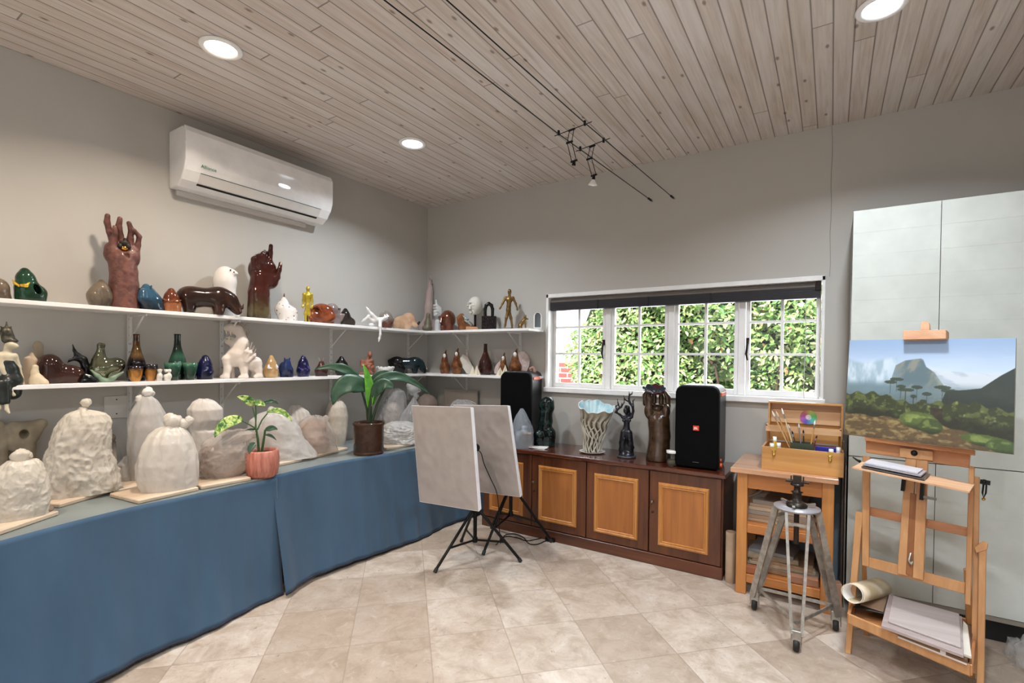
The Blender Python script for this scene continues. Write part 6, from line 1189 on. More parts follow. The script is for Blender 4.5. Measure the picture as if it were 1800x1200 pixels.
board('work_board', (.718, -2.560, 0), (.735, -2.295, 0), .26, 'pale wooden board under the clear bag of dark clay, left of the pink plant pot')
board('work_board', (.44, -2.86, 0), (.39, -2.60, 0), .22, 'pale wooden board half hidden behind the knotted cream bag')
board('work_board', (.53, -2.16, 0), (.50, -1.80, 0), .27, 'thin white board under the grey-white bag right of the pink pot')
board('work_board', (.495, -1.735, 0), (.40, -1.33, 0), .27, 'white edged board under the brown work in the clear bag')
board('work_board', (.66, -1.17, 0), (.70, -.72, 0), .30, 'reddish board under the low crumpled bag right of the big plant')
def bag(name, label, px, xs, rows, m, fold=.06, ple=0, nple=9, dr=.8, seed=1, z=BT, knot=None, ax=0, kr=6, crisp=.5, mk=None, shear=0, cat='wrapped sculpture'):
    F = Frame(px, ax, xs, z); off = F.base-max(r[0] for r in rows) # keep the outline's foot on the board
    r_ = random.Random(seed); so = Vector((r_.uniform(0, 90), r_.uniform(0, 90), r_.uniform(0, 90)))
    ys = [r[0] for r in rows][::-1]; le = [r[1] for r in rows][::-1]; ri = [r[2] for r in rows][::-1]
    if ys[0] > ys[-1]: ys, le, ri = ys[::-1], le[::-1], ri[::-1]
    yb, yt = max(ys), min(ys); top_h = (F.base-yt)*F.mpp; mb = MB()
    nu, nv = (150, 90) if crisp > .5 else (96, 56)
    def fn(u, v):
        py = yb+(yt-yb)*v; L_ = np.interp(py, ys, le); R_ = np.interp(py, ys, ri); cx = (L_+R_)/2; w = max(.5, (R_-L_)/2)
        a = 2*PI*u; wm = w*F.mpp*F.cos; d = Vector((math.cos(a), math.sin(a), v*2.2))
        n1 = MN.noise(d*1.3+so); n2 = MN.noise(d*3.1+so*2); n3 = 1-2*abs(MN.noise(d*4.5+so*3)); n4 = 1-2*abs(MN.noise(d*9+so))
        k = 1+fold*(n1*.9+n2*.5+n3*crisp*.5+n4*crisp*.12)
        if crisp > .4:
            vd = MN.voronoi(Vector((d.x*1.5, d.y*1.5, d.z*1.1))+so+Vector((n1, n2, n1))*.25)[0]; k += .5*fold*(1-min(1, (vd[1]-vd[0])*3.2)); vd = MN.voronoi(Vector((d.x*3.4, d.y*3.4, d.z*2.6))+so*2)[0]; k += .22*fold*(1-min(1, (vd[1]-vd[0])*3))
        if ple: k += ple*math.sin(a*nple+3*n1+v*1.5)*(.35+.65*v if v < .9 else 1)
        zz = (yb-py)*(F.base-yt)/max(1, yb-yt)*F.mpp
        return ((cx-F.px)*F.mpp*F.cos+wm*k*math.cos(a), wm*dr*k*math.sin(a), max(0, zz*(1+.02*n2)))
    mb.quadgrid(fn, nu, nv); tv = [fn(i/nu, 1) for i in range(nu)]; c = sum((Vector(q) for q in tv), Vector())/nu
    mb.add(tv+[tuple(c)], [(i, (i+1) % nu, nu) for i in range(nu)], True)
    tv = [fn(i/nu, 0) for i in range(nu)]; mb.add(tv, [tuple(range(nu))[::-1]], False)
    if knot is None: o = link(name, mb, m, None, F.p, F.rz); tag(o, label, cat); return F, o
    t_ = F.thing(name, label, cat); link('wrapping', mb, m, t_)
    k2 = MB()
    for (kx, ky, rr) in knot:
        o_ = F.L(kx, ky); s3 = Vector((kx, ky, rr)); k3 = MB().ball((0, 0, 0), 1, 22); sc = rr*F.mpp
        vs = []
        for v in k3.v:
            q = Vector(v); n_ = 1+.30*MN.noise(q*1.6+s3)+.22*(1-2*abs(MN.noise(q*3+s3))); vs.append((o_[0]+q.x*sc*n_, q.y*sc*n_, o_[2]+q.z*sc*n_))
        k2.add(vs, k3.f, True)
    link('knot', k2, mk or m, t_); return F, t_
def clay(name, label, px, xs, spec, m=None, z=BT, k=8, noise=1.2): return sculpt(name, label, 'clay sculpture', px, xs, z, spec, m or M_CLAY, k=k, cells=44, noise=noise, nsc=45)
# back row first
F, plq = sculpt('plaster_torso_relief', 'pale plaster relief of two headless figures leaning on the wall behind the left wrapped works', 'relief', 42, .07, TZ,
    [('L', (24, 738, 0, 8), (36, 742, 0, 10), (50, 742, 0, 10), (74, 736, 0, 8)), ('L', (30, 745, 0, 12), (30, 775, 0, 9)), ('L', (52, 745, 0, 12), (50, 775, 0, 10)), ('L', (72, 738, 0, 8), (62, 760, 0, 6)), ('L', (48, 780, 0, 11), (50, 850, 0, 10)), ('N', 43, 752, -8, 7, 8, 14), ('L', (-4, 735, 0, 10), (6, 750, 0, 10), (2, 770, 0, 9), (6, 850, 0, 10)), ('L', (12, 765, 0, 7), (17, 765, 0, 5))], mat('old_plaster', '#a4967f', .8, 0, '#8f826e', 9), k=5, cells=90)
bag('wrapped_sculpture', 'small bundle with a bow wedged between the tall grey bag and the crumpled cream one', 222, .22, [(848, 203, 245), (835, 200, 245), (815, 206, 244), (802, 218, 240)], F_GREY, .08, .05, seed=3, z=TZ)
wf = MB(); F = Frame(201, 0, .10, TZ); wf.tube([F.L(194, 825), F.L(190, 800), F.L(193, 787), F.L(201, 782), F.L(210, 788), F.L(214, 802), F.L(212, 825)], .0016, 5)
wt = F.thing('wire_armature_figure', 'small grey wire-handled clay figure at the wall left of the tall grey bag', 'figurine'); link('wire', wf, M_CHROME, wt)
link('head', MB().ball(F.L(198, 769), F.r(6), 12, sc=(.8, .8, 1.2)).lathe([(F.r(10), 0), (F.r(11), F.L(0, 822)[2]), (F.r(4), F.L(0, 812)[2]), (F.r(2), F.L(0, 775)[2])], 14), mat('wire_clay', '#8c8074', .8), wt)
clay('clay_sculpture', 'dim brown clay piece inside the tall grey bag', 258, .27, [('L', (262, 730, 0, 14), (256, 760, 0, 18), (256, 800, 0, 14), (258, 880, 0, 16))], z=BT)
bag('wrapped_sculpture', 'tall grey translucent bag with a round white knob on top, left of centre', 258, .27, [(862, 228, 300), (800, 223, 299), (760, 224, 298), (730, 230, 290), (705, 242, 276), (696, 249, 268)], F_GREY, .05, .03, seed=7, knot=[(260, 690, 8), (246, 700, 5.5)], mk=mat('knot_white', '#ded7d0', .5))
bag('wrapped_sculpture', 'white cloth covered work with squared top behind the knotted cream bag', 362, .30, [(850, 334, 392), (800, 334, 390), (770, 334, 388), (765, 331, 377), (745, 329, 391), (722, 330, 391), (708, 338, 381), (701, 350, 366)], F_CLOTH, .06, .02, seed=11)
clay('clay_sculpture', 'brown clay base under the tall crumpled cream wrapping', 142, .36, [('L', (110, 862, 0, 14), (190, 862, 0, 12)), ('L', (140, 840, 0, 24), (150, 770, 0, 20))])
bag('wrapped_sculpture', 'large crumpled cream wrapped work on a board, second from the left', 142, .36, [(880, 82, 208), (850, 80, 205), (830, 82, 200), (800, 88, 192), (770, 98, 192), (745, 108, 191), (730, 118, 183), (724, 128, 170), (721, 138, 158)], F_CRMP, .15, .0, seed=21, crisp=1.0, dr=.65, knot=[(152, 708, 6.5), (146, 723, 7), (178, 736, 8)])
clay('clay_sculpture', 'dark lumps of clay under the squat cream wrapping at the left edge', 40, .60, [('L', (0, 905, 0, 14), (80, 905, 0, 12)), ('L', (40, 880, 0, 30), (40, 860, 0, 24))])
bag('wrapped_sculpture', 'squat cream wrapped work with a twisted knot at the left edge of the photo', 40, .62, [(925, -14, 84), (900, -16, 86), (870, -14, 85), (850, -12, 83), (830, -6, 78), (815, 4, 70), (808, 14, 62)], F_CRMP, .10, .03, seed=31, crisp=.8, knot=[(38, 800, 11), (49, 801, 6), (64, 812, 4)], dr=.8)
clay('clay_sculpture', 'dim clay form inside the round cream knotted bag', 290, .60, [('L', (290, 790, 0, 20), (286, 830, 0, 26), (290, 890, 0, 28))], M_CLAYL)
clay('clay_sculpture', 'dim clay form inside the grey-white draped work behind the variegated plant', 480, .34, [('L', (475, 760, 0, 18), (485, 840, 0, 28))], M_CLAYL)
bag('wrapped_sculpture', 'round cream bag with long pleats and a thick twisted knot at the table front', 292, .60, [(868, 246, 350), (845, 240, 350), (820, 240, 349), (800, 244, 346), (780, 252, 341), (765, 262, 334), (754, 275, 324), (748, 290, 314)], F_MILK, .03, .045, nple=11, seed=41, dr=.8, knot=[(305, 741, 12), (322, 746, 8), (299, 736, 9), (333, 740, 6)])
clay('clay_sculpture', 'dark grey brown clay animal seen through the clear bag left of the pink pot', 398, .58, [('L', (365, 790, 0, 9), (370, 815, 0, 16), (395, 825, 0, 18), (425, 820, 0, 16)), ('L', (414, 790, 0, 5), (410, 805, 0, 8)), ('L', (380, 786, 0, 7), (385, 800, 0, 9)), ('L', (375, 860, 0, 12), (420, 860, 0, 12))], k=5)
bag('wrapped_sculpture', 'clear bag of dark clay, loose top pulled right, beside the pink pot', 398, .58, [(847, 358, 422), (835, 352, 433), (815, 350, 440), (795, 351, 441), (780, 358, 436), (770, 370, 448), (763, 378, 452), (757, 392, 440)], F_WARM, .09, .02, seed=51, crisp=.8, knot=[(449, 768, 5)])
bag('wrapped_sculpture', 'grey-white draped wrapped work behind the small variegated plant', 485, .34, [(822, 440, 560), (805, 438, 548), (780, 436, 535), (760, 434, 527), (740, 440, 516), (728, 452, 503), (722, 468, 490)], F_GREY, .06, .04, nple=7, seed=61, dr=.6, knot=[(478, 721, 6)])
bag('pleated_wrapping', 'pleated white paper wrapping tilted at the back above the brown bagged work', 524, .14, [(800, 505, 556), (760, 503, 552), (740, 501, 548), (724, 506, 540), (712, 512, 528)], F_CLOTH, .04, .06, nple=14, seed=71, z=TZ, dr=.5)
plank('storage_box', .10, -1.50, TZ, .12, .10, .20, .1, mat('box_grey_white', '#a8a09a', .6), 'small pale box at the wall behind the pleated wrapping', 'box')
clay('clay_sculpture', 'round reddish brown clay piece inside the clear bag left of the white bottle-shaped bag', 552, .34, [('L', (545, 760, 0, 22), (552, 780, 0, 24), (552, 840, 0, 20)), ('L', (562, 750, 0, 12), (570, 745, 0, 5))], M_CLAYL)
bag('wrapped_sculpture', 'rounded brown clay work in a shiny clear bag on a white edged board', 553, .34, [(797, 526, 595), (780, 519, 590), (765, 516, 586), (750, 520, 580), (740, 528, 574), (733, 538, 568), (730, 545, 560)], F_WARM, .05, .05, seed=81, knot=[(572, 736, 5)])
bag('wrapped_sculpture', 'tall white bottle-shaped wrapped work against the wall left of the big plant', 592, .14, [(781, 578, 606), (760, 573, 610), (730, 572, 611), (715, 574, 608), (705, 579, 602), (700, 583, 595)], mat('white_wrap', '#cfc4b6', .5, 0, '#c2b8ab', 20, bump=.5), .03, .01, seed=91, z=TZ, dr=.9, knot=[(584, 697, 2.4)])
clay('clay_sculpture', 'pale clay piece inside the clear bag behind the big plant', 690, .15, [('L', (690, 720, 0, 14), (690, 760, 0, 15), (690, 800, 0, 15))], mat('pale_clay', '#a89a8e', .7), z=TZ)
bag('wrapped_sculpture', 'tall clear plastic bag right behind the big plant', 690, .15, [(762, 660, 716), (740, 662, 714), (715, 668, 713), (700, 674, 712), (688, 682, 710), (682, 688, 700)], F_CLEAR, .07, .03, seed=101, z=TZ, crisp=.8)
bag('wrapped_sculpture', 'clear bag tied high with a ballooning top, left of the softboxes', 722, .38, [(768, 700, 748), (745, 700, 746), (725, 706, 742), (712, 716, 736), (704, 722, 732), (697, 727, 731)], F_CLEAR, .06, .05, seed=111, z=TZ, knot=[(731, 696, 4.5), (727, 682, 10), (721, 678, 6)])
bag('wrapped_sculpture', 'low crumpled white plastic bundle on a reddish board beside the brown plant pot', 700, .52, [(784, 672, 742), (770, 671, 740), (755, 674, 738), (746, 680, 730), (741, 690, 715)], F_GREY, .14, .0, seed=121, crisp=1, dr=.9)
clay('brown_dome', 'brown rounded form in the corner behind the softboxes', 750, .20, [('L', (750, 712, 0, 20), (750, 790, 0, 22))], mat('dome_brown', '#76675d', .7), z=TZ)  # rounded brown form standing in the corner
bag('wrapped_sculpture', 'shiny white plastic dome peeking over the second softbox', 812, -.24, [(800, 790, 845), (740, 789, 843), (718, 790, 840), (708, 796, 832), (702, 804, 820)], F_CLEAR, .05, .03, seed=131, z=TZ, ax=1)
plank('upright_sheet', .50, -.045, TZ, .42, .012, .42, 0, mat('sheet_beige', '#a89e95', .8), 'thin grey-beige sheet upright against the window wall behind the softboxes', 'cardboard')  # thin upright sheet, close to the wall in tone
# ------------------------------------------------------------------ plants
def leafm(name, stops, sc, rough=.4):
    t = NT(name); nn = t.noise(t.coord(), sc, 4, .6, .8); t.base(t.ramp(nn.outputs[0], [(p, srgb(c)) for p, c in stops])); t.b.inputs['Roughness'].default_value = rough; return t.m
M_VAR = leafm('variegated_leaf', [(.36, '#2f5a25'), (.46, '#5b8a3a'), (.54, '#b3c66a'), (.64, '#c9d58a')], 34); M_LDK = leafm('dark_leaf', [(.3, '#1d3a26'), (.7, '#2f5238')], 12); M_LBR = leafm('bright_leaf', [(.3, '#3f8a22'), (.7, '#6fb83a')], 12); M_STEM = mat('plant_stem', '#3f5a2c', .5)
def leaf(F, pts, wpx, m, parent, name='leaf', fold=.25, nseg=16, droop=0):
    P = [Vector(F.L(x, y, d*F.mpp)) for x, y, d in pts]
    def bez(t):
        if len(P) == 3: return P[0]*(1-t)**2+P[1]*2*t*(1-t)+P[2]*t*t
        return P[0]*(1-t)**3+P[1]*3*t*(1-t)**2+P[2]*3*t*t*(1-t)+P[3]*t**3
    view = Vector((0, -1, .35)).normalized(); vs = []; nc = 6; w = wpx*F.mpp/2
    for i in range(nseg+1):
        t = i/nseg; c = bez(t); tg = (bez(min(1, t+.01))-bez(max(0, t-.01))).normalized(); s_ = tg.cross(view).normalized(); n_ = s_.cross(tg)
        ww = w*max(.02, math.sin(PI*min(1, t**.75))**.8 if t < 1 else .02)
        for j in range(nc+1):
            q = j/nc*2-1; vs.append(tuple(c+s_*ww*q+n_*(abs(q)*ww*fold+ww*.08*math.sin(t*16+j))))
    fs = [(i*(nc+1)+j, i*(nc+1)+j+1, (i+1)*(nc+1)+j+1, (i+1)*(nc+1)+j) for i in range(nseg) for j in range(nc)]
    o = link(name, MB().add(vs, fs, True), m, parent); s2 = o.modifiers.new('t', 'SOLIDIFY'); s2.thickness = .0008; return o
def stem(F, pts, r, parent, m=None): return link('stem', MB().tube([F.L(x, y, d*F.mpp) for x, y, d in pts], [r*F.mpp*(1-.4*i/len(pts)) for i in range(len(pts))], 8), m or M_STEM, parent)
F = Frame(461, 0, .69, TZ); pl = F.thing('potted_plant', 'small variegated plant in a ribbed pink pot on the long table', 'plant'); s_ = F.mpp*F.cos**.5
t = NT('pink_pot_glaze'); t.base(srgb('#b5705f')); nn = t.noise(t.coord('Object', (30, 30, 5)), 2, 3); t.base(t.ramp(nn.outputs[0], [(.35, srgb('#a8604f')), (.65, srgb('#c98472'))])); t.b.inputs['Roughness'].default_value = .45; t.bump(nn.outputs[0], .3, .004)
hp = F.L(0, 790)[2]
link('pot', MB().lathe([(0, 0), (22*s_, 0), (26*s_, hp*.1), (28.5*s_, hp*.4), (29*s_, hp*.7), (27.5*s_, hp*.95), (26*s_, hp), (23.5*s_, hp), (23*s_, hp*.88)], 48, fn=lambda r, z, t, i: r*(1+.012*math.sin(t*26+z*60)) if r > 24*s_ else r, caps=False), t.m, pl)
link('soil', MB().lathe([(0, hp*.86), (23.4*s_, hp*.86)], 24, caps=False), mat('pot_soil', '#2a201a', .95), pl)
for q in ([(455, 795, 0), (453, 770, 0), (450, 752, -4)], [(460, 795, 4), (464, 770, 2), (466, 755, 0)], [(450, 752, -4), (440, 745, -6), (427, 737, -10)], [(450, 754, -2), (449, 735, 0), (444, 715, 2)], [(452, 755, 0), (460, 738, 0), (470, 726, 0)], [(449, 752, 2), (450, 728, 6), (449, 712, 10)]): stem(F, q, 2.2 if q[0][1] > 780 else 1.3, pl)
leaf(F, [(428, 736, -10), (410, 728, -20), (388, 742, -26), (383, 760, -30)], 19, M_VAR, pl, fold=.15); leaf(F, [(445, 712, 2), (438, 700, -4), (418, 695, -10)], 15, M_VAR, pl); leaf(F, [(445, 708, 6), (458, 706, 4), (466, 714, 2)], 11, M_VAR, pl)
leaf(F, [(460, 712, 10), (478, 700, 12), (490, 712, 12)], 8, M_LDK, pl); leaf(F, [(468, 725, 0), (490, 715, -4), (505, 728, -6), (514, 742, -8)], 10, M_VAR, pl); leaf(F, [(466, 756, -6), (478, 748, -8), (488, 755, -10)], 10, M_LDK, pl); leaf(F, [(466, 764, -4), (476, 762, -6), (486, 774, -8)], 5, M_LDK, pl); leaf(F, [(449, 776, -8), (440, 780, -14), (438, 793, -18)], 11, M_LDK, pl); leaf(F, [(450, 754, 0), (440, 752, -2), (430, 755, -2)], 4, M_LDK, pl)
F = Frame(648, 0, .645, TZ); pl = F.thing('potted_plant', 'big dark broad-leaved plant in a brown glazed cylinder pot on the long table', 'plant'); s_ = F.mpp*F.cos**.5; hp = F.L(0, 741)[2]
link('pot', MB().lathe([(0, 0), (25.5*s_, 0), (26.5*s_, hp*.03), (26.5*s_, hp*.09), (26*s_, hp*.1), (26*s_, hp*.11), (26.5*s_, hp*.12), (26.5*s_, hp*.88), (28*s_, hp*.92), (28.5*s_, hp*.97), (27.5*s_, hp), (25*s_, hp*.99), (24.5*s_, hp*.9)], 48, caps=False), glz('pot_brown', '#4a3125', '#3d271c', .2, nsc=18), pl)
link('soil', MB().lathe([(0, hp*.9), (24.7*s_, hp*.9)], 24, caps=False), mat('pot_soil', '#2a201a', .95), pl)
for q, r_ in (([(647, 742, 0), (645, 720, 0), (636, 688, 0)], 2.6), ([(650, 742, 0), (650, 715, 0), (648, 688, 0)], 4), ([(653, 742, 0), (662, 712, 2), (677, 680, 4)], 2.6), ([(648, 740, -4), (650, 712, -4), (652, 690, -4)], 3)): stem(F, q, r_, pl, mat('dark_stem', '#24361f', .5))
leaf(F, [(633, 678, 0), (622, 650, -6), (592, 636, -10), (556, 650, -14)], 17, M_LDK, pl, fold=.2)
leaf(F, [(647, 686, -4), (622, 662, -16), (592, 672, -24), (588, 708, -28)], 34, M_LDK, pl, fold=.12)
leaf(F, [(648, 720, -2), (652, 690, -6), (648, 660, -6), (637, 640, -8)], 15, M_LBR, pl, fold=.4)
leaf(F, [(654, 712, 2), (657, 690, 0), (654, 668, 0)], 12, M_LBR, pl, fold=.4)
leaf(F, [(650, 684, 0), (672, 650, 4), (715, 654, 6), (762, 696, 8)], 18, M_LDK, pl, fold=.2)
leaf(F, [(655, 700, -6), (662, 672, -12), (680, 668, -14), (692, 682, -16)], 22, M_LDK, pl, fold=.2); leaf(F, [(650, 676, 4), (662, 655, 6), (684, 652, 8)], 14, M_LDK, pl)
# ------------------------------------------------------------------ softboxes on stands
M_SBF = mat('softbox_cloth', '#a9a09b', .75, bump=.15, bsc=30); M_SBE = mat('softbox_edge', '#e8e6ea', .6); M_SBK = mat('softbox_black', '#17161a', .6)
def softbox(c, hub, corners, Zs, feet, label, cable):
    t_ = thing('softbox_light', label, 'studio light', (c[0], c[1], 0)); O_ = Vector((c[0], c[1], 0))
    TL, TR, BR, BL = [Vector(P3(*q, Z))-O_ for q, Z in zip(corners, Zs)]
    n_ = (TR-TL).cross(BL-TL).normalized()
    if n_.dot(Vector(CAMLOC)-O_-TL) < 0: n_ = -n_
    cen = (TL+TR+BR+BL)/4; so = Vector((corners[0][0], 1, 2))
    def f(u, v):
        p = BL.lerp(BR, u).lerp(TL.lerp(TR, u), v); e = min(u, 1-u, v, 1-v)*14; e = min(1, e)
        bow = .012*math.sin(PI*u)*math.sin(PI*v); sc_ = -.008*(math.sin(PI*u) if (v < .04 or v > .96) else 0)
        w = .0042*(1-2*abs(MN.noise(Vector((u*3, v*4, 0))+so)))*e+.003*MN.noise(Vector((u*11, v*9, 3))+so)*e
        return tuple(p+n_*(bow+w))
    mb = MB().quadgrid(f, 50, 60); link('diffuser', mb, M_SBF, t_)
    D = .035; fr = [TL, TR, BR, BL]; bk = [v-n_*D+(cen-v)*.02 for v in fr]; vs = [tuple(v) for v in fr+bk]; mb = MB().add(vs, [(i, 4+i, 4+(i+1) % 4, (i+1) % 4) for i in range(4)])
    o = link('rim', mb, M_SBE, t_); s2 = o.modifiers.new('t', 'SOLIDIFY'); s2.thickness = .004
    apex = Vector((0, 0, cen.z)); back = cen-n_*.24; ring_ = [back+(v-cen)*.16 for v in fr]
    mb = MB().add([tuple(v) for v in bk+ring_], [(i, 4+i, 4+(i+1) % 4, (i+1) % 4) for i in range(4)]+[(4, 7, 6, 5)]); o = link('hood', mb, M_SBK, t_); s2 = o.modifiers.new('t', 'SOLIDIFY'); s2.thickness = .003
    link('lamp_head', MB().tube([back, back.lerp(apex, .85)], [.045, .035], 16).ball(tuple(apex), .03, 12), M_BLACK, t_)
    hb = hub; ap = .36 if hub < .18 else .43
    link('pole', MB().tube([(0, 0, hb), (0, 0, ap+.02)], .014, 12).tube([(0, 0, ap), (0, 0, cen.z)], .010, 12), M_BLKMET, t_)
    link('collar', MB().tube([(0, 0, ap-.02), (0, 0, ap+.03)], .02, 12).tube([(0, 0, hb-.015), (0, 0, hb+.02)], .019, 12), M_BLACK, t_)
    for f_ in feet:
        q = Vector((f_[0]-c[0], f_[1]-c[1], .008)); top = Vector((0, 0, ap)); mid = q.lerp(top, hb/ap+.06 if False else .36)
        lg = link('leg', MB().tube([top+q.normalized()*.018, q], .0105, 8), M_BLKMET, t_); link('rubber_tip', MB().tube([q.lerp(top, .05), q-Vector((0, 0, .004))], .0135, 8), M_RUB, lg)
        link('brace', MB().bar((0, 0, hb), mid, .006, .014, (0, 0, 1)), M_BLKMET, t_)
    if cable: link('cable', MB().tube([Vector(P3(*p[:2], p[2]))-O_ for p in cable], .0035, 6), M_BLACK, t_)
    return t_
def smooth(pts, n=6):
    out = []; P = [Vector(p) for p in pts]
    for i in range(len(P)-1):
        p0, p1, p2, p3 = P[max(i-1, 0)], P[i], P[i+1], P[min(i+2, len(P)-1)]
        for k in range(n):
            t = k/n; out.append(.5*((2*p1)+(p2-p0)*t+(2*p0-5*p1+4*p2-p3)*t*t+(3*p1-3*p2+p3-p0)*t**3))
    return [tuple(v) for v in out+[P[-1]]]
softbox((1.45, -1.05), .13, [(724, 713), (827, 716), (841, 898), (738, 881)], [3.40, 3.14, 3.14, 3.40], [(1.383, -1.408), (1.774, -.934), (1.173, -.862)], 'front photographic softbox with cream face on a black tripod stand, left one of the pair',
    smooth([(836, 790, 3.42), (845, 795, 3.40), (851, 815, 3.42), (862, 840, 3.5), (872, 862, 3.6), (876, 885, 3.65), (878, 930, 3.72), (880, 955, 3.76)]))
softbox((1.485, -.63), .214, [(797, 712), (892, 713), (914, 873), (812, 860)], [3.85, 3.56, 3.56, 3.85], [(1.476, -.986), (1.775, -.475), (1.19, -.475)], 'rear photographic softbox with greyer face on a black tripod stand beside the sideboard', None)
fl_ = lambda pts: [tuple(at(x, y, 2, .006)) for x, y in pts]
tag(link('power_cable', MB().tube(smooth(fl_([(880, 952), (888, 940), (905, 938), (920, 944), (930, 955), (945, 956), (960, 950), (972, 949)]), 6), .0035, 6).tube(smooth(fl_([(872, 957), (888, 943), (910, 945), (925, 950), (940, 948), (955, 945), (970, 946)]), 6), .0035, 6).box(tuple(at(966, 950, 2, .0)-np.array([.03, .02, 0])), tuple(at(966, 950, 2, 0)+np.array([.05, .02, .03]))), M_BLACK), 'black power cables and plug lying on the floor against the sideboard plinth', 'cable')
# ------------------------------------------------------------------ things on the sideboard
M_GRL = mat('speaker_grille', '#060607', .85, bump=.4, bsc=420, spec=.12); M_SPB = mat('speaker_body', '#17181c', .4, spec=.4); M_ORG = mat('speaker_orange', '#e0561f', .4)
def speaker(x, y, rz, w, d, h, label, logo):
    t_ = thing('loudspeaker', label, 'loudspeaker', (x, y, SBZ), rz)
    n = 10; r_ = .055; 
    def prof(s): return [(math.copysign(1, cx)*(w/2*s-r_)+r_*math.cos(a), cz+r_*math.sin(a)) for cx, cz, a0 in ((1, r_*.7, -PI/2), (1, h-r_, 0), (-1, h-r_, PI/2), (-1, r_*.7, PI)) for a in np.linspace(a0, a0+PI/2, n)]
    body = [(px_, max(.0, pz)) for px_, pz in prof(1)]
    o = link('cabinet', MB().prism(body, -d/2+.02, d/2), M_SPB, t_); bevel(o, .02, 4, 50)
    g = [(px_*.97, h/2+(pz-h/2)*.975) for px_, pz in body]; o = link('grille', MB().prism(g, -d/2-.004, -d/2+.03), M_GRL, t_); bevel(o, .012, 3, 50)
    hz_ = h-.055; link('handle', MB().box((w/2-.012, -d/2+.05, hz_-.02), (w/2+.006, d/2-.04, hz_+.008), bev=.004), M_ORG, t_)
    link('foot', MB().tube([(w/2-.01, -d/2+.07, .03), (w/2+.012, -d/2+.07, .03)], .016, 12), M_ORG, t_); link('foot', MB().tube([(w/2-.01, -d/2+.07, .065), (w/2+.008, -d/2+.07, .065)], .010, 10), M_ORG, t_)
    if logo:
        lg = link('badge', MB().box((-.020, -d/2-.012, h*.46), (.020, -d/2-.003, h*.46+.034), bev=.002), mat('badge_red', '#d8381c', .35), t_)
        text('lettering', 'JBL', .021, mat('badge_white', '#ffffff', .4), lg, Matrix.Translation((0, -d/2-.0125, h*.46+.017)) @ Euler((PI/2, 0, 0)).to_matrix().to_4x4())
        link('badge_dot', MB().box((-.02, -d/2-.006, .045), (.02, -d/2-.003, .049)), mat('badge_grey', '#4a4a50', .5), t_)
    return t_
speaker(2.838, -.245, .03, .295, .30, .575, 'tall black party loudspeaker with red badge at the right end of the sideboard', True)
speaker(1.285, -.165, .2, .29, .30, .635, 'black loudspeaker with orange handle behind the softboxes at the left of the sideboard', False)
# ruffled coral-like vase
F = Frame(1041, 1, -.25, SBZ); vs_ = F.thing('ruffled_vase', 'flared beige vase with wavy ribs and pale blue ruffled mouth on a white plate', 'vase')
tag(link('plate', MB().lathe([(0, .0), (.07, .0), (.095, .008), (.105, .014), (.10, .014), (.07, .006), (0, .006)], 40), mat('plate_white', '#e3e2e4', .2, coat=.5), None, F.p), 'white round plate under the ruffled vase on the sideboard', 'plate')
H_ = F.L(0, 714)[2]; z0v = .008
def rim_r(t, k):
    lean = .030*k*math.cos(t)                                   # the mouth opens wider to the right
    base = .058+(.142-.058)*k**1.5+lean
    return base*(1+k**3*(.035*math.sin(t*7)+.03*math.sin(t*12+1)))
def rim_z(t, k): return z0v+k*(H_-z0v)+k**3*(.007*math.sin(t*5+.6)+.006*math.sin(t*11))-k*k*.012*math.cos(t)+k*k*.034*math.sin(t)
def outer(u, v):
    t = 2*PI*u; r = rim_r(t, v); tw = .5*math.sin(v*9+t*2)*.12; rib = .010*math.sin(t*15+2.2*math.sin(v*12)+v*4)*(1-v**3)
    return ((r+rib)*math.cos(t+tw*(1-v)), (r+rib)*math.sin(t+tw*(1-v)), rim_z(t, v))
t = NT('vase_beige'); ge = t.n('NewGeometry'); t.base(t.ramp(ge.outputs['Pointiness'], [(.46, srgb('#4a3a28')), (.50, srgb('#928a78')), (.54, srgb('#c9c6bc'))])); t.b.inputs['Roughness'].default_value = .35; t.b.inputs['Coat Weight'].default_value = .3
link('body', MB().quadgrid(outer, 150, 60), t.m, vs_)
link('lining', MB().quadgrid(lambda u, v: (lambda t_, k: ((rim_r(t_, k)-.012*(1.25-k)-.002+.003*math.sin(t_*22)*k)*math.cos(t_), (rim_r(t_, k)-.012*(1.25-k)-.002+.003*math.sin(t_*22)*k)*math.sin(t_), rim_z(t_, k)+.0008))(2*PI*u, .5+.5*v), 150, 30), mat('vase_blue', '#a9d3df', .25, 0, '#cfe6ea', 14, .5), vs_)
link('rim', MB().tube([(lambda t_: ((rim_r(t_, 1)-.001)*math.cos(t_), (rim_r(t_, 1)-.001)*math.sin(t_), rim_z(t_, 1)))(2*PI*i/150) for i in range(151)], .003, 6, caps=False), M_PORC, vs_)
mb = MB()
for q in range(14):
    t0 = q/14*2*PI; pts = []; 
    for i in range(26):
        k = .02+.74*i/25; t_ = t0+.16*math.sin(k*16+q)+.3*k; r = rim_r(t_, k)+.013*(1-k*.5); pts.append((r*math.cos(t_), r*math.sin(t_), rim_z(t_, k)))
    mb.tube(pts, [.0065*(1-.5*i/25) for i in range(26)], 6)
link('ribs', mb, mat('rib_cream', '#c4bfae', .3, coat=.3), vs_)['kind'] = 'stuff'
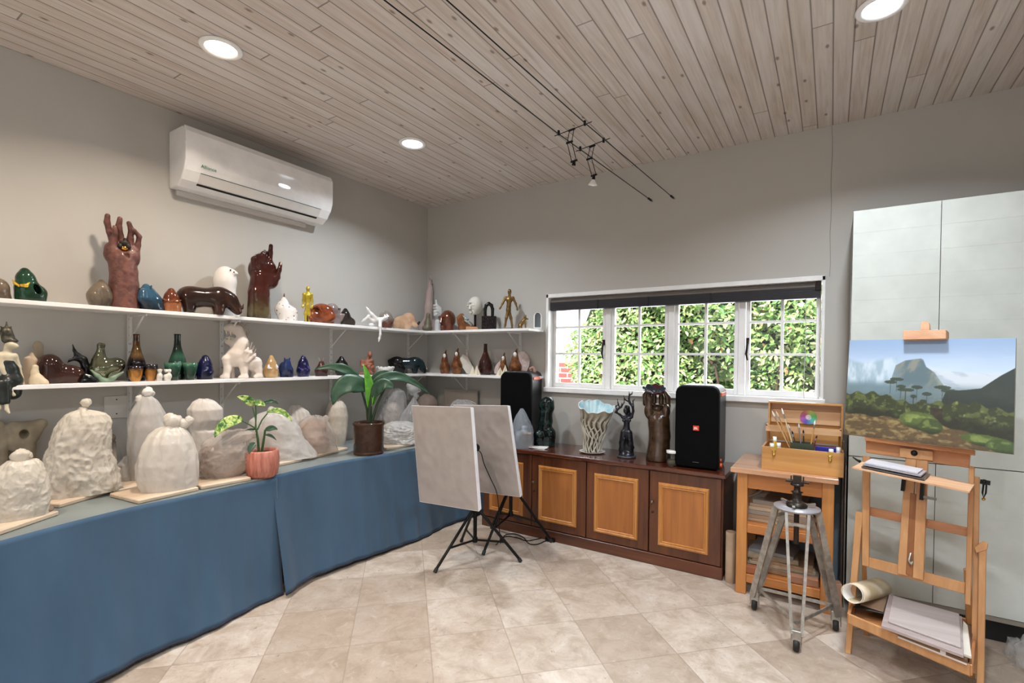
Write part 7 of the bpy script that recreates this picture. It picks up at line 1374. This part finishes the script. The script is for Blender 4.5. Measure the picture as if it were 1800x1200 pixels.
# dark tree woman
M_DBR = mat('dark_bronze', '#1c1d22', .28, .55, '#2b2c33', 20)
sculpt('tree_woman_statue', 'dark bronze woman statue whose raised arms turn into bare branches', 'statue', 1101, -.27, SBZ,
    [('E', 1099, 721, -3, 4.6, 6.2, 5), ('L', (1101, 716, 1, 5), (1104, 726, 1, 3.6)), ('L', (1100, 728, 0, 2.2), (1100, 734, 0, 3.4)), ('L', (1094, 733, 0, 3.2), (1101, 736, 0, 5.5), (1109, 732, 0, 3)), ('E', 1096, 738, -5, 3.6, 3.4, 3), ('E', 1105, 738, -5, 3.6, 3.4, 3), ('L', (1101, 740, 0, 5.6), (1101, 748, 0, 5), (1100, 758, 0, 8)),
     ('L', (1096, 760, -2, 6), (1094, 778, -3, 6.2), (1096, 800, 0, 8)), ('L', (1105, 760, -2, 6), (1107, 778, -3, 6), (1106, 800, 0, 8)), ('L', (1100, 785, 2, 10), (1101, 808, 2, 12)), ('L', (1090, 790, -4, 3), (1097, 770, -8, 2)), ('L', (1112, 785, -4, 3), (1106, 772, -8, 2)), ('L', (1101, 804, 0, 15), (1101, 815, 0, 16)),
     ('L', (1094, 733, 0, 2.6), (1088, 728, -2, 2), (1081, 724, -4, 1.8)), ('L', (1081, 724, -4, 1.8), (1085, 719, -3, 1.6), (1091, 715, -2, 1.5), (1092, 708, -2, .8)), ('L', (1083, 722, -3, 1.3), (1081, 714, -3, 1), (1086, 711, -3, .9)), ('L', (1088, 717, -2, 1.2), (1085, 708, -2, 1), (1084, 701, -3, .7)), ('L', (1092, 714, 0, 1.2), (1096, 707, 0, .9), (1095, 695, 0, .6)),
     ('L', (1109, 732, 0, 2.8), (1112, 722, 0, 2.2), (1111, 714, 0, 2.2), (1106, 708, 0, 2)), ('L', (1106, 708, 0, 1.8), (1104, 700, 0, 1.6), (1105, 693, 0, 1.2), (1104, 687, 0, .6)), ('L', (1105, 694, 0, 1.2), (1109, 692, 0, 1), (1110, 687.5, 0, .6)), ('L', (1105, 706, 0, 1.5), (1099, 703, -1, 1.2), (1096, 698, -1, .7)), ('L', (1112, 711, 0, 1.5), (1111, 704, 2, 1), (1115, 700, 3, .6))], M_DBR,
    [('base', lambda F: MB().lathe([(0, 0), (F.r(16), 0), (F.r(17), F.r(2)), (F.r(14), F.r(4)), (0, F.r(5))], 30), mat('pewter_base', '#55575c', .3, .6))], k=1.6, ax=1, cells=150, bname='figure')
M_BRH = mat('hand_brown', '#3b291b', .22, .1, '#4e3825', 18, .5, .25, 60)
sculpt('hand_sculpture', 'large brown glazed hand sculpture holding a ruffled dark bowl on its fingertips', 'sculpture', 1156, -.25, SBZ,
    [('L', (1157, 740, 0, 19), (1159, 765, 0, 18), (1157, 800, 0, 20), (1156, 830, 0, 24)), ('E', 1152, 725, 4, 19, 15, 15), ('E', 1169, 722, -2, 8, 14, 14), ('E', 1140, 722, -4, 9, 14, 12), ('L', (1139, 718, -8, 6), (1140, 700, -8, 4.4), (1140, 690, -4, 3.6)), ('L', (1133, 710, 6, 5), (1132, 695, 4, 4), (1135, 689, 0, 3.4)),
     ('L', (1148, 715, 14, 5), (1148, 698, 12, 4.2), (1148, 689, 6, 3.4)), ('L', (1161, 715, 14, 5), (1161, 698, 12, 4.2), (1160, 689, 6, 3.4)), ('L', (1172, 715, 6, 5.5), (1172, 698, 5, 4.4), (1167, 689, 2, 3.4)), ('N', 1154, 716, -6, 10, 6, 12)], M_BRH, k=3, ax=1, cells=110, bname='hand')
F = Frame(1149, 1, -.25, SBZ); zb_ = 0; R_ = F.r(20); zc_ = F.L(0, 691)[2]
tag(link('ruffled_bowl', MB().lathe([(0, zb_), (R_*.5, zb_+.004), (R_*.8, zb_+.018), (R_, zb_+.040), (R_*.97, zb_+.041), (R_*.76, zb_+.02), (R_*.4, zb_+.008), (0, zb_+.006)], 64, fn=lambda r, z, t, i: (r*(1+.07*math.sin(t*9)*(r/R_)**2), z+.006*math.sin(t*9+1)*(r/R_)**3)), glz('bowl_petrol', '#24313a', '#4a2226', .1, nsc=9, thr=(.45, .6)), None, F.p+np.array([0, 0, zc_])), 'dark petrol and red ruffled bowl balanced on the big brown hand', 'bowl').rotation_euler = (math.radians(20), 0, F.rz)
# little jar
F = Frame(1181, 1, -.38, SBZ); jr = F.thing('glass_jar', 'small clear glass jar with white lid in front of the brown hand', 'jar'); r_ = F.r(9.5); h = F.L(0, 795)[2]
gl = NT('jar_glass'); gl.b.inputs['Transmission Weight'].default_value = 1; gl.b.inputs['Roughness'].default_value = .03; gl.b.inputs['IOR'].default_value = 1.3; gl.base((.9, .92, .92)); M_JG = gl.m
link('glass', MB().lathe([(0, 0), (r_, .002), (r_*1.02, h*.75), (r_*.85, h*.88), (r_*.85, h), (r_*.8, h), (r_*.8, h*.88), (r_*.95, h*.74), (r_*.93, .006), (0, .006)], 30, caps=False), M_JG, jr)
link('contents', MB().lathe([(0, .007), (r_*.9, .007), (r_*.9, h*.45), (0, h*.45)], 24), mat('jar_fill', '#8b8470', .7), jr); link('lid', MB().lathe([(r_*.98, h*.97), (r_*1.0, h*1.0), (r_*1.0, h*1.17), (0, h*1.18)], 30), M_PORC, jr)
# dark torso
sculpt('torso_sculpture', 'glossy black green abstract torso sculpture at the left of the sideboard', 'sculpture', 956, -.22, SBZ,
    [('E', 960, 707, 0, 11, 9, 10), ('L', (955, 712, 0, 9), (962, 708, 0, 10), (965, 716, 0, 9)), ('L', (960, 716, 0, 11), (959, 740, 0, 11.5), (957, 752, 0, 12)), ('E', 948, 765, -3, 11, 11, 11), ('E', 966, 762, -3, 11, 13, 12), ('L', (949, 770, 0, 10), (949, 800, 0, 10)), ('L', (965, 768, 0, 11), (964, 800, 0, 11)), ('N', 951, 722, -13, 9, 1.5, 5, 20)],
    glz('black_green', '#0b1413', '#1d3430', .1, nsc=16, thr=(.5, .65)), k=4, ax=1, cells=90)
# carrier bag with bottles
for px, y_, top, r_, c1, c2, lb in ((911, -.33, 752, 5, '#cdd3d8', '#2a3f86', 'white bottle with dark blue cap inside the clear carrier bag'), (921, -.35, 748, 7, '#a8bcc0', '#b8bfc4', 'pale green bottle inside the clear carrier bag')):
    F = Frame(px, 1, y_, SBZ); b_ = F.thing('bottle', lb, 'bottle'); h = F.L(0, top)[2]; s_ = F.mpp
    link('body', MB().lathe([(0, 0), (r_*s_, .002), (r_*s_, h*.72), (r_*.6*s_, h*.84), (r_*.5*s_, h*.86)], 20), mat('bottle_'+c1, c1, .4), b_); link('cap', MB().lathe([(r_*.62*s_, h*.85), (r_*.62*s_, h), (0, h)], 18), mat('cap_'+c2, c2, .4), b_)
F = Frame(925, 1, -.37, SBZ); tag(link('plastic_tub', MB().lathe([(0, 0), (F.r(9), 0), (F.r(10), F.r(24)), (F.r(10.6), F.r(24)), (F.r(10.6), F.r(27)), (0, F.r(27))], 26), mat('tub_beige', '#b3a294', .5), None, F.p), 'beige round tub at the front inside the clear carrier bag', 'tub')
bag('carrier_bag', 'clear carrier bag with bottles and a tub on the left of the sideboard', 918, -.38, [(787, 900, 937), (770, 900, 937), (750, 901, 935), (738, 904, 930), (726, 909, 924), (718, 914, 919)], film('carrier_film', '#c9d2de', .42, .12), .05, .05, nple=8, seed=141, z=SBZ+.0006, ax=1, dr=.8, cat='bag')
p = at(944, 787, 2, SBZ)
for i in range(3): plank('paper_sheet', p[0]+.004*i, p[1], SBZ+.0006+.0036*i, .17, .09, .003, .1+.12*i, mat('paper_white', '#e9e6e2', .6), 'white folded paper in the small pile beside the carrier bag', 'paper', 'papers on the sideboard')
# ------------------------------------------------------------------ cable light
cl = thing('cable_light_wires', 'two thin black low-voltage wires stretched below the ceiling to the window wall', 'cable light', (2.45, -.02, 2.72))
ends = []
for i, (we, c1, c2) in enumerate([((1146, 353), (980, 234), (730, 42)), ((1185, 349), (1028, 216), (785, 0))]):
    a = Vector(at(*we, 1, -.01)); zc = 2.73; b = Vector(at(*c1, 2, zc)); c = Vector(at(*c2, 2, zc+.01)); far = c+(c-b)*1.6; ends.append((a, b, c)); O_ = Vector(cl.location)
    link('wire', MB().tube([a-O_, b-O_, c-O_, far-O_], .0028, 6), M_BLACK, cl); d = (b-a).normalized()
    link('turnbuckle', MB().tube([a-O_, a-O_+d*.02], .003, 6).tube([a-O_+d*.02, a-O_+d*.075], .008, 8).tube([a-O_+d*.075, a-O_+d*.11], .003, 6), M_BLKMET, cl)
    link('wall_hook', MB().ball(tuple(a-O_), .009, 8), M_CHROME, cl)
def spot(bar, clips, top, knee, low, lamp, label):
    Z = depth(at(*clips[0], 2, 2.735)); zz = 2.735
    A_, B_ = Vector(at(*bar[0], 2, zz)), Vector(at(*bar[1], 2, zz)); T_ = Vector(at(*top, 2, zz)); o = thing('cable_spotlight', label, 'spotlight', T_); ZT = depth(T_)
    link('cross_rod', MB().tube([A_-T_, B_-T_], .0024, 6), M_BLKMET, o)
    for c in clips: q = Vector(at(*c, 2, zz))-T_; link('clip', MB().box(tuple(q-Vector((.006, .006, .012))), tuple(q+Vector((.006, .006, .016))), bev=.002), M_BLACK, o)
    e = (B_-A_).normalized()*.016; K_ = Vector(P3(*knee, ZT+.02))-T_; L_ = Vector(P3(*low, ZT+.05))-T_
    for s_ in (-1, 1): link('rod', MB().tube([e*s_, K_+e*s_, L_+e*s_], .0022, 6), M_BLKMET, o)
    for q in (Vector((0, 0, 0)), K_, L_): link('joint', MB().tube([q-e*1.3, q+e*1.3], .006, 8), M_BLACK, o)
    M_ = Vector(P3(*lamp, ZT+.06))-T_
    link('socket', MB().tube([L_, L_.lerp(M_, .55)], [.008, .012], 10), M_BLACK, o); return o, L_, M_
spot(((975, 239), (1040, 214)), ((982, 234), (1028, 217)), (1005, 228), (1001, 250), (1009, 283), (1008, 297), 'left wire spotlight holder without a bulb, hanging from the two ceiling wires')
o, L_, M_ = spot(((1012, 266), (1072, 243)), ((1020, 262), (1061, 247)), (1041, 257), (1036, 279), (1044, 308), (1042, 324), 'right wire spotlight with a small white reflector bulb pointing down')
ax_ = (M_-L_).normalized(); q_ = ax_.to_track_quat('Z', 'Y').to_matrix().to_4x4()
link('bulb', MB().lathe([(.011, -.004), (.014, .004), (.026, .022), (.029, .03), (.0, .034)], 26, Matrix.Translation(L_.lerp(M_, .55)) @ q_), mat('bulb_glass', '#e6e4e2', .15, coat=.6), o)
# ------------------------------------------------------------------ plastic sheet lower right
F_ = crumple('plastic_bag', 4.47, -.60, 0, .10, .10, .13, 5, F_CLEAR, 'clear plastic bag on the floor at the bottom right corner of the photo')
